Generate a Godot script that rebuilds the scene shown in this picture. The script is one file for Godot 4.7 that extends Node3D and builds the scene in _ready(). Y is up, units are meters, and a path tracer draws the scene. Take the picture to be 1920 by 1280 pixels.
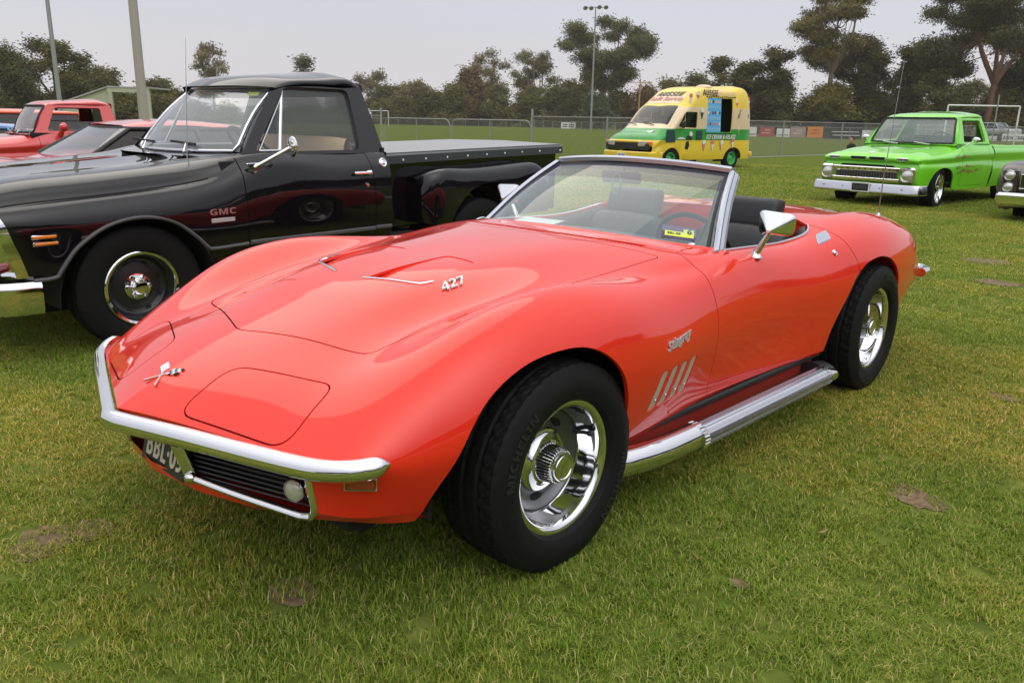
extends Node3D

var M := {}
var names := {}
var rng := RandomNumberGenerator.new()
var part_warp = null

func _ready():
	rng.seed = 7
	# ---- camera, sky, sun, exposure
	var cam := Camera3D.new()
	cam.name = "camera"
	cam.fov = 45.73
	cam.near = 0.05
	cam.far = 900.0
	add_child(cam)
	cam.transform = Transform3D(Basis(Vector3(0.68404938, 0.01811471, 0.72921074), Vector3(0.18070824, 0.96432006, -0.19347183), Vector3(-0.70669723, 0.26411868, 0.65636907)).orthonormalized(), Vector3(-1.754538, 1.322671, 2.239248))
	cam.current = true
	var env := Environment.new()
	env.background_mode = Environment.BG_SKY
	var sky := Sky.new()
	sky.sky_material = make_sky()
	env.sky = sky
	env.tonemap_mode = Environment.TONE_MAPPER_LINEAR
	env.tonemap_exposure = EXPOSURE
	env.sdfgi_enabled = true
	env.ssao_enabled = true
	env.ssil_enabled = true
	env.fog_enabled = true
	env.fog_density = 0.00035
	env.fog_light_color = Color(0.82, 0.80, 0.78)
	var we := WorldEnvironment.new()
	we.name = "world_environment"
	we.environment = env
	add_child(we)
	var sun := DirectionalLight3D.new()
	sun.name = "sun"
	sun.light_energy = SUN_ENERGY
	sun.light_color = Color(1.0, 0.95, 0.87)
	sun.light_angular_distance = 50.0
	sun.shadow_enabled = true
	add_child(sun)
	sun.look_at_from_position(SUN_DIR * 10.0, Vector3.ZERO)
	make_materials()
	build_ground()
	build_corvette()
	build_gmc()
	build_other_cars()
	build_fences()
	build_trees()
	build_near_wood()
	build_grass()
	build_fallen_leaves()

const EXPOSURE := 1.1
const SUN_ENERGY := 0.2
const SUN_DIR := Vector3(0.45, 1.35, -1.0)

# a hazy overcast dome: paler towards the horizon, brighter round the veiled sun
func make_sky() -> Material:
	var w := 768
	var hh := 384
	var im := Image.create(w, hh, false, Image.FORMAT_RGBF)
	var fn := FastNoiseLite.new()
	fn.seed = 3
	fn.frequency = 0.9
	fn.fractal_octaves = 4
	var sd0 := SUN_DIR.normalized()
	var low := Color(0.66, 0.635, 0.645)
	var mid := Color(0.60, 0.62, 0.69)
	var top := Color(1.05, 1.08, 1.14)
	var gr := Color(0.16, 0.18, 0.08)
	for j in hh:
		var el := PI * (0.5 - (j + 0.5) / hh)
		for i in w:
			var az := TAU * ((i + 0.5) / w - 0.5)
			var d := Vector3(sin(az) * cos(el), sin(el), -cos(az) * cos(el))
			var c: Color
			if el < 0.0:
				c = low.lerp(gr, smoothstep(0.0, 0.12, -el))
			else:
				c = low.lerp(mid, smoothstep(0.0, 0.16, el)).lerp(top, smoothstep(0.12, 1.1, el))
				var k := maxf(0.0, d.dot(sd0))
				var glow := 1.25 * pow(k, 9.0) + 0.35 * pow(k, 2.5)
				glow *= smoothstep(0.12, 0.5, el)
				var cl := fn.get_noise_3d(d.x * 1.2, d.y * 3.0, d.z * 1.2)
				c = c * (1.0 + 0.05 * cl) + Color(1.0, 0.96, 0.88) * glow
			im.set_pixel(i, j, c)
	var s := PanoramaSkyMaterial.new()
	s.panorama = ImageTexture.create_from_image(im)
	return s

# ---------------------------------------------------------------- mesh builder
class MB:
	var v := PackedVector3Array()
	var n := PackedVector3Array()
	var uv := PackedVector2Array()
	var col := PackedColorArray()
	var idx := PackedInt32Array()
	var angle := 38.0

	func vert(p: Vector3, t := Vector2.ZERO) -> int:
		v.append(p)
		uv.append(t)
		return v.size() - 1

	func tri(a: int, b: int, c: int) -> void:
		idx.append(a)
		idx.append(b)
		idx.append(c)

	func quad(a: int, b: int, c: int, d: int) -> void:
		tri(a, b, c)
		tri(a, c, d)

	func face(p: Array) -> void:
		var s := v.size()
		for q in p:
			vert(q)
		for i in range(1, p.size() - 1):
			tri(s, s + i, s + i + 1)

	func grid(rows: Array, wrap := false, flip := false) -> void:
		var s := v.size()
		var w: int = rows[0].size()
		for i in rows.size():
			for j in w:
				vert(rows[i][j], Vector2(float(j) / (w - 1), float(i) / maxi(rows.size() - 1, 1)))
		for i in rows.size() - 1:
			for j in (w if wrap else w - 1):
				var k := (j + 1) % w
				var a := s + i * w + j
				var b := s + i * w + k
				var c := s + (i + 1) * w + k
				var d := s + (i + 1) * w + j
				if flip:
					quad(a, d, c, b)
				else:
					quad(a, b, c, d)

	func box(c: Vector3, size: Vector3, bs := Basis(), bev := 0.0) -> void:
		var h := size * 0.5
		bev = minf(bev, minf(h.x, minf(h.y, h.z)) * 0.95)
		for ax in 3:
			for sg in [-1.0, 1.0]:
				var u := (ax + 1) % 3
				var w := (ax + 2) % 3
				var pts := []
				for k in [[-1, -1], [1, -1], [1, 1], [-1, 1]]:
					var p := Vector3.ZERO
					p[ax] = sg * h[ax]
					p[u] = k[0] * (h[u] - bev)
					p[w] = k[1] * (h[w] - bev)
					pts.append(c + bs * p)
				if sg > 0:
					pts.reverse()
				face(pts)
		if bev > 0.0:
			for ax in 3:
				var u := (ax + 1) % 3
				var w := (ax + 2) % 3
				for k in [[-1, -1], [1, -1], [1, 1], [-1, 1]]:
					var pts := []
					for q in [[-1, 0], [1, 0], [1, 1], [-1, 1]]:
						var p := Vector3.ZERO
						p[ax] = q[0] * (h[ax] - bev)
						p[u] = k[0] * (h[u] - (bev if q[1] == 1 else 0.0))
						p[w] = k[1] * (h[w] - (0.0 if q[1] == 1 else bev))
						pts.append(c + bs * p)
					if k[0] * k[1] > 0:
						pts.reverse()
					face(pts)
			for sx in [-1.0, 1.0]:
				for sy in [-1.0, 1.0]:
					for sz in [-1.0, 1.0]:
						var a := Vector3(sx * h.x, sy * (h.y - bev), sz * (h.z - bev))
						var b := Vector3(sx * (h.x - bev), sy * h.y, sz * (h.z - bev))
						var d := Vector3(sx * (h.x - bev), sy * (h.y - bev), sz * h.z)
						if sx * sy * sz > 0:
							face([c + bs * a, c + bs * d, c + bs * b])
						else:
							face([c + bs * a, c + bs * b, c + bs * d])

	func ring(c: Vector3, a: Vector3, b: Vector3, seg: int) -> PackedVector3Array:
		var o := PackedVector3Array()
		for i in seg:
			var t := TAU * i / seg
			o.append(c + a * cos(t) + b * sin(t))
		return o

	# path: points; rad: float or array of floats
	func tube(path: Array, rad, seg := 8, caps := true, squash := 1.0) -> void:
		var rows := []
		var up := Vector3.UP
		for i in path.size():
			var t: Vector3 = (path[mini(i + 1, path.size() - 1)] - path[maxi(i - 1, 0)]).normalized()
			if i == 0 and absf(t.dot(up)) > 0.9:
				up = Vector3.RIGHT
			var sd := t.cross(up).normalized()
			up = sd.cross(t).normalized()
			var r: float = rad if (rad is float or rad is int) else rad[i]
			rows.append(ring(path[i], sd * r, up * r * squash, seg))
		grid(rows, true, true)
		if caps:
			var f: Array = Array(rows[0])
			face(f)
			var l: Array = Array(rows[-1])
			l.reverse()
			face(l)

	# prof: Array of Vector2(out, up) swept along path; outs: horizontal outward vectors
	func sweep(path: Array, outs: Array, prof: Array, scales = null, closed := true, up := Vector3.UP, caps := true) -> void:
		var rows := []
		for i in path.size():
			var r := PackedVector3Array()
			var s: float = 1.0 if scales == null else scales[i]
			for q in prof:
				r.append(path[i] + outs[i] * q.x * s + up * q.y * s)
			rows.append(r)
		grid(rows, closed)
		if closed and caps:
			var f: Array = Array(rows[0])
			f.reverse()
			face(f)
			face(Array(rows[-1]))

	# prof: Array of Vector2(radius, along axis)
	func lathe(prof: Array, o: Vector3, bs: Basis, seg := 48, a0 := 0.0, a1 := TAU) -> void:
		var rows := []
		var full := absf(a1 - a0 - TAU) < 1e-4
		for q in prof:
			var r := PackedVector3Array()
			for i in (seg if full else seg + 1):
				var t := a0 + (a1 - a0) * i / seg
				r.append(o + bs * Vector3(cos(t) * q.x, q.y, sin(t) * q.x))
			rows.append(r)
		grid(rows, full)

	# extruded polygon in the xy plane of t, depth along z
	func prism(poly: PackedVector2Array, t: Transform3D, depth: float, bev := 0.0) -> void:
		var p := poly
		if Geometry2D.is_polygon_clockwise(p):
			p = p.duplicate()
			p.reverse()
		var top := p
		if bev > 0.0:
			var off := Geometry2D.offset_polygon(p, -bev)
			if off.size() == 1 and off[0].size() == p.size():
				top = off[0]
				# line the two outlines up
				var best := 0
				for i in p.size():
					if top[i].distance_to(p[0]) < top[best].distance_to(p[0]):
						best = i
				var q := PackedVector2Array()
				for i in p.size():
					q.append(top[(best + i) % p.size()])
				top = q
			else:
				bev = 0.0
		var z0 := depth - bev
		var ti := Geometry2D.triangulate_polygon(top)
		var s := v.size()
		for q in top:
			vert(t * Vector3(q.x, q.y, depth), q)
		for i in range(0, ti.size(), 3):
			var a := top[ti[i]]
			var b := top[ti[i + 1]]
			var c := top[ti[i + 2]]
			if (b - a).cross(c - a) > 0:
				tri(s + ti[i], s + ti[i + 2], s + ti[i + 1])
			else:
				tri(s + ti[i], s + ti[i + 1], s + ti[i + 2])
		s = v.size()
		for q in p:
			vert(t * Vector3(q.x, q.y, 0.0), q)
		for q in p:
			vert(t * Vector3(q.x, q.y, z0), q)
		var k := p.size()
		for i in k:
			var j := (i + 1) % k
			quad(s + i, s + k + i, s + k + j, s + j)
		if bev > 0.0:
			s = v.size()
			for q in p:
				vert(t * Vector3(q.x, q.y, z0), q)
			for q in top:
				vert(t * Vector3(q.x, q.y, depth), q)
			for i in k:
				var j := (i + 1) % k
				quad(s + i, s + k + i, s + k + j, s + j)

	func ellipsoid(c: Vector3, r: Vector3, seg := 16, rings := 10, bs := Basis()) -> void:
		var rows := []
		for i in rings + 1:
			var a := PI * i / rings
			var row := PackedVector3Array()
			for j in seg:
				var t := TAU * j / seg
				row.append(c + bs * Vector3(r.x * sin(a) * cos(t), r.y * cos(a), r.z * sin(a) * sin(t)))
			rows.append(row)
		grid(rows, true, true)

	func append(o: MB, t := Transform3D()) -> void:
		var s := v.size()
		var flip := t.basis.determinant() < 0.0
		for p in o.v:
			v.append(t * p)
		if o.n.size():
			var nb := t.basis.inverse().transposed()
			for q in o.n:
				n.append((nb * q).normalized())
		uv.append_array(o.uv)
		if o.col.size():
			col.append_array(o.col)
		for i in range(0, o.idx.size(), 3):
			if flip:
				tri(s + o.idx[i], s + o.idx[i + 2], s + o.idx[i + 1])
			else:
				tri(s + o.idx[i], s + o.idx[i + 1], s + o.idx[i + 2])

	func mirrored() -> MB:
		var o := MB.new()
		o.angle = angle
		o.append(self, Transform3D(Basis.from_scale(Vector3(1, 1, -1)), Vector3.ZERO))
		return o

	func both() -> MB:
		append(mirrored())
		return self

	func warp(f: Callable) -> MB:
		for i in v.size():
			v[i] = f.call(v[i])
		return self

	func mesh() -> ArrayMesh:
		var am := ArrayMesh.new()
		if idx.is_empty():
			return am
		var a := []
		a.resize(Mesh.ARRAY_MAX)
		if n.size() == v.size():
			a[Mesh.ARRAY_VERTEX] = v
			a[Mesh.ARRAY_NORMAL] = n
			a[Mesh.ARRAY_TEX_UV] = uv
			if col.size() == v.size():
				a[Mesh.ARRAY_COLOR] = col
			a[Mesh.ARRAY_INDEX] = idx
		else:
			# crease-angle normals
			var nt := idx.size() / 3
			var fn := PackedVector3Array()
			fn.resize(nt)
			var of := PackedInt32Array()
			of.resize(v.size())
			var seen := {}
			for i in v.size():
				var key := v[i].snappedf(0.00002)
				if seen.has(key):
					of[i] = seen[key]
				else:
					seen[key] = i
					of[i] = i
			var at := {}
			for t in nt:
				var p := v[idx[t * 3]]
				var q := (v[idx[t * 3 + 2]] - p).cross(v[idx[t * 3 + 1]] - p)
				fn[t] = q
				for k in 3:
					var w := of[idx[t * 3 + k]]
					if at.has(w):
						at[w].append(t)
					else:
						at[w] = PackedInt32Array([t])
			var lim := cos(deg_to_rad(angle))
			var ov := PackedVector3Array()
			var on := PackedVector3Array()
			var ou := PackedVector2Array()
			var oc := PackedColorArray()
			var oi := PackedInt32Array()
			var hascol := col.size() == v.size()
			var made := {}
			for t in nt:
				var me := fn[t].normalized()
				for k in 3:
					var vi := idx[t * 3 + k]
					var s := Vector3.ZERO
					for o in at[of[vi]]:
						if fn[o].normalized().dot(me) >= lim:
							s += fn[o]
					s = s.normalized() if s.length_squared() > 0.0 else me
					var key := Vector4(vi, s.x, s.y, s.z).snappedf(0.001)
					if made.has(key):
						oi.append(made[key])
					else:
						made[key] = ov.size()
						oi.append(ov.size())
						ov.append(v[vi])
						on.append(s)
						ou.append(uv[vi])
						if hascol:
							oc.append(col[vi])
			a[Mesh.ARRAY_VERTEX] = ov
			a[Mesh.ARRAY_NORMAL] = on
			a[Mesh.ARRAY_TEX_UV] = ou
			if hascol:
				a[Mesh.ARRAY_COLOR] = oc
			a[Mesh.ARRAY_INDEX] = oi
		am.add_surface_from_arrays(Mesh.PRIMITIVE_TRIANGLES, a)
		return am

# natural cubic spline through (x, y)
class Spl:
	var x := PackedFloat32Array()
	var y := PackedFloat32Array()
	var m := PackedFloat32Array()

	func _init(xs, ys) -> void:
		x = PackedFloat32Array(xs)
		y = PackedFloat32Array(ys)
		var k := x.size()
		m.resize(k)
		if k < 3:
			return
		var c := PackedFloat32Array()
		var d := PackedFloat32Array()
		c.resize(k)
		d.resize(k)
		for i in range(1, k - 1):
			var h0 := x[i] - x[i - 1]
			var h1 := x[i + 1] - x[i]
			var b := 2.0 * (h0 + h1) - h0 * c[i - 1]
			c[i] = h1 / b
			d[i] = (6.0 * ((y[i + 1] - y[i]) / h1 - (y[i] - y[i - 1]) / h0) - h0 * d[i - 1]) / b
		for i in range(k - 2, 0, -1):
			m[i] = d[i] - c[i] * m[i + 1]

	func at(t: float) -> float:
		var k := x.size()
		if t <= x[0]:
			return y[0] + (t - x[0]) * ((y[1] - y[0]) / (x[1] - x[0]) - (x[1] - x[0]) * m[1] / 6.0)
		if t >= x[k - 1]:
			var hh := x[k - 1] - x[k - 2]
			return y[k - 1] + (t - x[k - 1]) * ((y[k - 1] - y[k - 2]) / hh + hh * m[k - 2] / 6.0)
		var lo := 0
		while x[lo + 1] < t:
			lo += 1
		var h := x[lo + 1] - x[lo]
		var a := (x[lo + 1] - t) / h
		var b := (t - x[lo]) / h
		return a * y[lo] + b * y[lo + 1] + ((a * a * a - a) * m[lo] + (b * b * b - b) * m[lo + 1]) * h * h / 6.0

# a body surface: rows of knots [s, y, z, dx], joined across by splines in v
class Net:
	var rows := []
	var vs := []
	var creases := []
	var xwarp: Callable

	func row(v: float, knots: Array, crease := false) -> void:
		var s := []
		var y := []
		var z := []
		var dx := []
		for k in knots:
			s.append(k[0])
			y.append(k[1])
			z.append(k[2])
			dx.append(k[3] if k.size() > 3 else 0.0)
		rows.append([Spl.new(s, y), Spl.new(s, z), Spl.new(s, dx)])
		vs.append(v)
		creases.append(crease)

	func section(s: float, vq: PackedFloat32Array) -> PackedVector3Array:
		var px := []
		var py := []
		var pz := []
		for r in rows:
			var y: float = r[0].at(s)
			var z: float = r[1].at(s)
			px.append((xwarp.call(s, y, z) if xwarp.is_valid() else s) + r[2].at(s))
			py.append(y)
			pz.append(z)
		var out := PackedVector3Array()
		out.resize(vq.size())
		var a := 0
		while a < rows.size() - 1:
			var b := a + 1
			while b < rows.size() - 1 and not creases[b]:
				b += 1
			var t := vs.slice(a, b + 1)
			var sx := Spl.new(t, px.slice(a, b + 1))
			var sy := Spl.new(t, py.slice(a, b + 1))
			var sz := Spl.new(t, pz.slice(a, b + 1))
			for i in vq.size():
				if vq[i] >= vs[a] - 1e-6 and (vq[i] < vs[b] or b == rows.size() - 1):
					out[i] = Vector3(sx.at(vq[i]), sy.at(vq[i]), sz.at(vq[i]))
			a = b
		return out

	func mb(ss: PackedFloat32Array, vq: PackedFloat32Array) -> MB:
		var m := MB.new()
		var sec := []
		for s in ss:
			sec.append(section(s, vq))
		m.grid(sec, false, true)
		# normals from the grid; vertices on a crease are doubled by the caller's spacing
		var w := vq.size()
		var h := ss.size()
		m.n.resize(m.v.size())
		for i in h:
			for j in w:
				var du: Vector3 = sec[mini(i + 1, h - 1)][j] - sec[maxi(i - 1, 0)][j]
				var dv: Vector3 = sec[i][mini(j + 1, w - 1)] - sec[i][maxi(j - 1, 0)]
				var q := dv.cross(du)
				m.n[i * w + j] = q.normalized() if q.length_squared() > 1e-16 else Vector3.UP
		return m

static func frange(a: float, b: float, n: int) -> PackedFloat32Array:
	var o := PackedFloat32Array()
	for i in n + 1:
		o.append(a + (b - a) * i / n)
	return o

# distance to a closed outline, negative inside
static func sd(p: Vector2, poly: PackedVector2Array) -> float:
	var d := 1e9
	var s := 1.0
	var j := poly.size() - 1
	for i in poly.size():
		var a := poly[i]
		var b := poly[j]
		var e := b - a
		var w := p - a
		var q := w - e * clampf(w.dot(e) / e.dot(e), 0.0, 1.0)
		d = minf(d, q.length_squared())
		var c1 := p.y >= a.y
		var c2 := p.y < b.y
		var c3 := e.x * w.y > e.y * w.x
		if (c1 and c2 and c3) or (not c1 and not c2 and not c3):
			s = -s
		j = i
	return s * sqrt(d)

# outline with rounded corners
static func rounded(poly: Array, r: float, n := 5) -> PackedVector2Array:
	var o := PackedVector2Array()
	var k := poly.size()
	for i in k:
		var p: Vector2 = poly[i]
		var a: Vector2 = poly[(i + k - 1) % k] - p
		var b: Vector2 = poly[(i + 1) % k] - p
		var rr := minf(r, minf(a.length(), b.length()) * 0.45)
		var s := p + a.normalized() * rr
		var e := p + b.normalized() * rr
		for t in n + 1:
			var u := float(t) / n
			o.append(s.lerp(p, u).lerp(p.lerp(e, u), u))
	return o

static func smooth_line(pts: Array, per := 6, closed := false) -> Array:
	var o := []
	var k := pts.size()
	for i in (k if closed else k - 1):
		var p0 = pts[(i + k - 1) % k] if closed or i > 0 else pts[i] * 2.0 - pts[i + 1]
		var p1 = pts[i]
		var p2 = pts[(i + 1) % k]
		var p3 = pts[(i + 2) % k] if closed or i < k - 2 else pts[i + 1] * 2.0 - pts[i]
		for t in per:
			var u := float(t) / per
			o.append(0.5 * ((2.0 * p1) + (p2 - p0) * u + (2.0 * p0 - 5.0 * p1 + 4.0 * p2 - p3) * u * u + (3.0 * p1 - p0 - 3.0 * p2 + p3) * u * u * u))
	if not closed:
		o.append(pts[-1])
	return o

# keeps the part of m where d <= 0; edges gets the cut's segments as index pairs
static func clip(m: MB, d: PackedFloat32Array, edges = null) -> MB:
	var o := MB.new()
	o.angle = m.angle
	var hasn := m.n.size() == m.v.size()
	var map := PackedInt32Array()
	map.resize(m.v.size())
	map.fill(-1)
	var cut := {}
	var big := m.v.size()
	for t in range(0, m.idx.size(), 3):
		var ins := 0
		for k in 3:
			if d[m.idx[t + k]] <= 0.0:
				ins += 1
		if ins == 0:
			continue
		var ring := PackedInt32Array()
		var e := []
		for k in 3:
			var a := m.idx[t + k]
			var b := m.idx[t + (k + 1) % 3]
			if d[a] <= 0.0:
				if map[a] < 0:
					map[a] = o.v.size()
					o.v.append(m.v[a])
					o.uv.append(m.uv[a])
					if hasn:
						o.n.append(m.n[a])
				ring.append(map[a])
			if (d[a] <= 0.0) != (d[b] <= 0.0):
				var key := mini(a, b) * big + maxi(a, b)
				if not cut.has(key):
					var f := d[a] / (d[a] - d[b])
					cut[key] = o.v.size()
					o.v.append(m.v[a].lerp(m.v[b], f))
					o.uv.append(m.uv[a].lerp(m.uv[b], f))
					if hasn:
						o.n.append(m.n[a].lerp(m.n[b], f).normalized())
				ring.append(cut[key])
				e.append(cut[key])
		for i in range(1, ring.size() - 1):
			o.tri(ring[0], ring[i], ring[i + 1])
		if edges != null and e.size() == 2:
			edges.append(e)
	return o

# a return along cut edges, into the body; dir: fixed direction or null for the inward normal
static func flange(m: MB, edges: Array, depth: float, dir = null) -> MB:
	var o := MB.new()
	for e in edges:
		var a := m.v[e[0]]
		var b := m.v[e[1]]
		var na: Vector3 = dir if dir != null else -m.n[e[0]]
		var nb: Vector3 = dir if dir != null else -m.n[e[1]]
		o.face([a, b, b + nb * depth, a + na * depth])
	o.angle = 50.0
	return o

static func remap_to(p: Vector3, r: Vector3, u: Vector3, o: Vector3) -> Vector3:
	return o + r * p.x + u * p.y + r.cross(u) * p.z

# ---------------------------------------------------------------- nodes
func numbered(called: String) -> String:
	var k: int = names.get(called, 0)
	names[called] = k + 1
	return called if k == 0 else "%s_%03d" % [called, k]

func thing(called: String, label: String, category: String, at := Vector3.ZERO, turn := 0.0, group := "") -> Node3D:
	var o := Node3D.new()
	o.name = numbered(called)
	add_child(o)
	o.position = at
	o.rotation.y = turn
	tag(o, label, category, group)
	return o

func tag(o: Node, label: String, category: String, group := "") -> void:
	o.set_meta("label", label)
	o.set_meta("category", category)
	if group != "":
		o.set_meta("group", group)

func part(called: String, m, mat: Material, parent: Node = self) -> MeshInstance3D:
	var o := MeshInstance3D.new()
	if parent == self:
		o.name = numbered(called)
	else:
		var k: String = "%d/%s" % [parent.get_instance_id(), called]
		o.name = called if not names.has(k) else "%s_%03d" % [called, names[k]]
		names[k] = names.get(k, 0) + 1
	if m is MB and part_warp != null:
		var c := MB.new()
		c.angle = m.angle
		c.append(m)
		m = c.warp(part_warp)
	o.mesh = m.mesh() if m is MB else m
	o.material_override = mat
	parent.add_child(o, true)
	return o

func struct(called: String, m, mat: Material) -> MeshInstance3D:
	var o := part(called, m, mat)
	o.set_meta("kind", "structure")
	return o

# lettering as a mesh: centred, cap height h, depth along z
func letters(txt: String, h: float, depth: float, bold := true, serif := false, spacing := 1.0) -> MB:
	var t := TextMesh.new()
	var f := SystemFont.new()
	f.font_names = PackedStringArray(["Droid Serif" if serif else "Droid Sans"])
	f.font_weight = 700 if bold else 400
	t.font = f
	t.text = txt
	t.font_size = 64
	t.pixel_size = h / 46.0
	t.depth = depth
	t.curve_step = 2.0
	var m := MB.new()
	var a := t.surface_get_arrays(0) if t.get_surface_count() else []
	if a.is_empty():
		return m
	for p in a[Mesh.ARRAY_VERTEX]:
		m.vert(Vector3(p.x * spacing, p.y, p.z + depth * 0.5))
	for i in a[Mesh.ARRAY_INDEX]:
		m.idx.append(i)
	return m

func mat(c: Color, rough := 0.5, metal := 0.0, coat := 0.0) -> StandardMaterial3D:
	var m := StandardMaterial3D.new()
	m.albedo_color = c
	m.roughness = rough
	m.metallic = metal
	m.cull_mode = BaseMaterial3D.CULL_DISABLED
	if coat > 0.0:
		m.clearcoat_enabled = true
		m.clearcoat = coat
		m.clearcoat_roughness = 0.03
	return m

func lin(r: float, g: float, b: float) -> Color:
	return Color(r, g, b).linear_to_srgb()

func noise_tex(freq: float, c0: Color, c1: Color, size := 512, octaves := 4, sd0 := 1, normal := false) -> NoiseTexture2D:
	var nt := NoiseTexture2D.new()
	var fn := FastNoiseLite.new()
	fn.seed = sd0
	fn.frequency = freq
	fn.fractal_octaves = octaves
	nt.noise = fn
	nt.width = size
	nt.height = size
	nt.seamless = true
	nt.as_normal_map = normal
	var g := Gradient.new()
	g.set_color(0, c0)
	g.set_color(1, c1)
	nt.color_ramp = g
	return nt

func glass(c: Color, alpha: float) -> StandardMaterial3D:
	var m := mat(Color(c.r, c.g, c.b, alpha), 0.02)
	m.transparency = BaseMaterial3D.TRANSPARENCY_ALPHA
	return m

# ---------------------------------------------------------------- materials
func make_materials() -> void:
	M.red = mat(lin(0.78, 0.030, 0.012), 0.42, 0.0, 1.0)
	M.red.metallic_specular = 0.15
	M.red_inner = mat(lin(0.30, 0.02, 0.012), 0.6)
	M.black_gap = mat(lin(0.006, 0.006, 0.006), 0.9)
	M.black_trim = mat(lin(0.018, 0.018, 0.02), 0.45)
	M.rubber_strip = mat(lin(0.012, 0.012, 0.013), 0.6)
	M.chrome = mat(Color(0.90, 0.90, 0.91), 0.05, 1.0)
	M.chrome_soft = mat(Color(0.84, 0.84, 0.86), 0.16, 1.0)
	M.steel = mat(Color(0.72, 0.72, 0.74), 0.22, 1.0)
	M.brushed = mat(Color(0.74, 0.755, 0.80), 0.34, 0.75)
	M.dark_metal = mat(lin(0.035, 0.035, 0.037), 0.35, 0.6)
	M.wheel_grey = mat(lin(0.16, 0.16, 0.17), 0.3, 0.8)
	M.under = mat(lin(0.010, 0.010, 0.010), 0.85)
	var tyre := mat(lin(0.0085, 0.0085, 0.009), 0.75)
	tyre.uv1_triplanar = true
	tyre.uv1_scale = Vector3(9, 9, 9)
	tyre.roughness_texture = noise_tex(0.02, Color(0.75, 0.75, 0.75), Color(1, 1, 1), 256, 4, 12)
	tyre.metallic_specular = 0.3
	M.tyre = tyre
	M.tyre_letter = mat(lin(0.014, 0.014, 0.014), 0.55)
	var leather := mat(lin(0.020, 0.020, 0.021), 0.42)
	leather.uv1_triplanar = true
	leather.uv1_scale = Vector3(8, 8, 8)
	leather.heightmap_enabled = false
	leather.normal_enabled = true
	leather.normal_texture = noise_tex(0.08, Color(0, 0, 0), Color(1, 1, 1), 256, 3, 5, true)
	leather.normal_scale = 0.25
	M.leather = leather
	M.dash = mat(lin(0.045, 0.055, 0.062), 0.55)
	M.white = mat(lin(0.75, 0.75, 0.72), 0.5)
	M.cream = mat(lin(0.62, 0.56, 0.42), 0.5)
	M.glass = glass(Color(0.72, 0.80, 0.82), 0.19)
	M.glass_clear = glass(Color(0.8, 0.85, 0.85), 0.04)
	M.glass_dark = glass(Color(0.03, 0.035, 0.04), 0.86)
	M.tint1 = glass(Color(0.16, 0.14, 0.24), 0.74)
	M.tint2 = glass(Color(0.24, 0.24, 0.34), 0.48)
	M.lamp_clear = mat(lin(0.46, 0.43, 0.35), 0.15, 0.0, 1.0)
	M.amber = mat(lin(0.75, 0.20, 0.01), 0.2, 0.0, 1.0)
	M.amber_red = mat(lin(0.45, 0.04, 0.01), 0.2, 0.0, 1.0)
	M.badge = mat(lin(0.55, 0.55, 0.56), 0.25, 0.35)
	M.marker = mat(lin(0.30, 0.050, 0.012), 0.3, 0.0, 0.6)
	M.arch_grey = mat(lin(0.075, 0.072, 0.078), 0.35)
	M.red_chrome = mat(lin(0.45, 0.22, 0.22), 0.2, 0.4)
	M.red_lamp = mat(lin(0.35, 0.01, 0.01), 0.2, 0.0, 1.0)
	M.vent_grey = mat(lin(0.42, 0.44, 0.37), 0.5)
	M.paper = mat(lin(0.62, 0.72, 0.70), 0.8)
	M.purple = mat(lin(0.07, 0.03, 0.13), 0.4)
	M.sticker_yellow = mat(lin(0.66, 0.75, 0.07), 0.4)
	M.green_ring = mat(lin(0.02, 0.35, 0.16), 0.4)
	M.black_paint = mat(lin(0.0045, 0.0035, 0.005), 0.5, 0.0, 1.0)
	M.black_paint.metallic_specular = 0.1
	M.tonneau = mat(lin(0.045, 0.055, 0.060), 0.38)
	M.tonneau_top = mat(lin(0.27, 0.27, 0.28), 0.45)
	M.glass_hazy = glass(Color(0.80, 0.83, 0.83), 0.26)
	M.headlamp = mat(Color(0.82, 0.82, 0.80), 0.22, 0.7, 1.0)
	M.bench = mat(lin(0.68, 0.50, 0.30), 0.55)
	M.interior_dark = mat(lin(0.008, 0.008, 0.009), 0.8)
	M.ford_red = mat(lin(0.56, 0.012, 0.013), 0.42, 0.0, 1.0)
	M.coupe_red = mat(lin(0.62, 0.05, 0.06), 0.42, 0.0, 1.0)
	M.orange_paint = mat(lin(0.75, 0.075, 0.012), 0.42, 0.0, 1.0)
	M.blue_paint = mat(lin(0.05, 0.19, 0.42), 0.42, 0.0, 1.0)
	M.lime = mat(lin(0.18, 0.66, 0.010), 0.42, 0.0, 1.0)
	M.lime_dark = mat(lin(0.05, 0.30, 0.03), 0.42, 0.0, 1.0)
	M.flame = mat(lin(0.05, 0.32, 0.10), 0.35, 0.0, 1.0)
	M.flame_edge = mat(lin(0.45, 0.16, 0.05), 0.35, 0.0, 1.0)
	M.maroon = mat(lin(0.030, 0.014, 0.012), 0.40, 0.0, 1.0)
	M.van_yellow = mat(lin(0.82, 0.58, 0.040), 0.4, 0.0, 0.5)
	M.van_cream = mat(lin(0.74, 0.58, 0.36), 0.4, 0.0, 0.5)
	M.van_green = mat(lin(0.025, 0.30, 0.04), 0.4, 0.0, 0.5)
	M.van_wheel = mat(lin(0.06, 0.42, 0.10), 0.5)
	M.navy = mat(lin(0.02, 0.035, 0.11), 0.5)
	M.teal = mat(lin(0.012, 0.045, 0.06), 0.5)
	M.sky_blue = mat(lin(0.10, 0.40, 0.72), 0.5)
	M.pink = mat(lin(0.62, 0.20, 0.22), 0.6)
	M.tan = mat(lin(0.45, 0.25, 0.09), 0.6)
	M.galv = mat(lin(0.30, 0.30, 0.29), 0.55, 0.3)
	M.mesh_wire = mat(lin(0.22, 0.22, 0.21), 0.6, 0.3)
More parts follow.
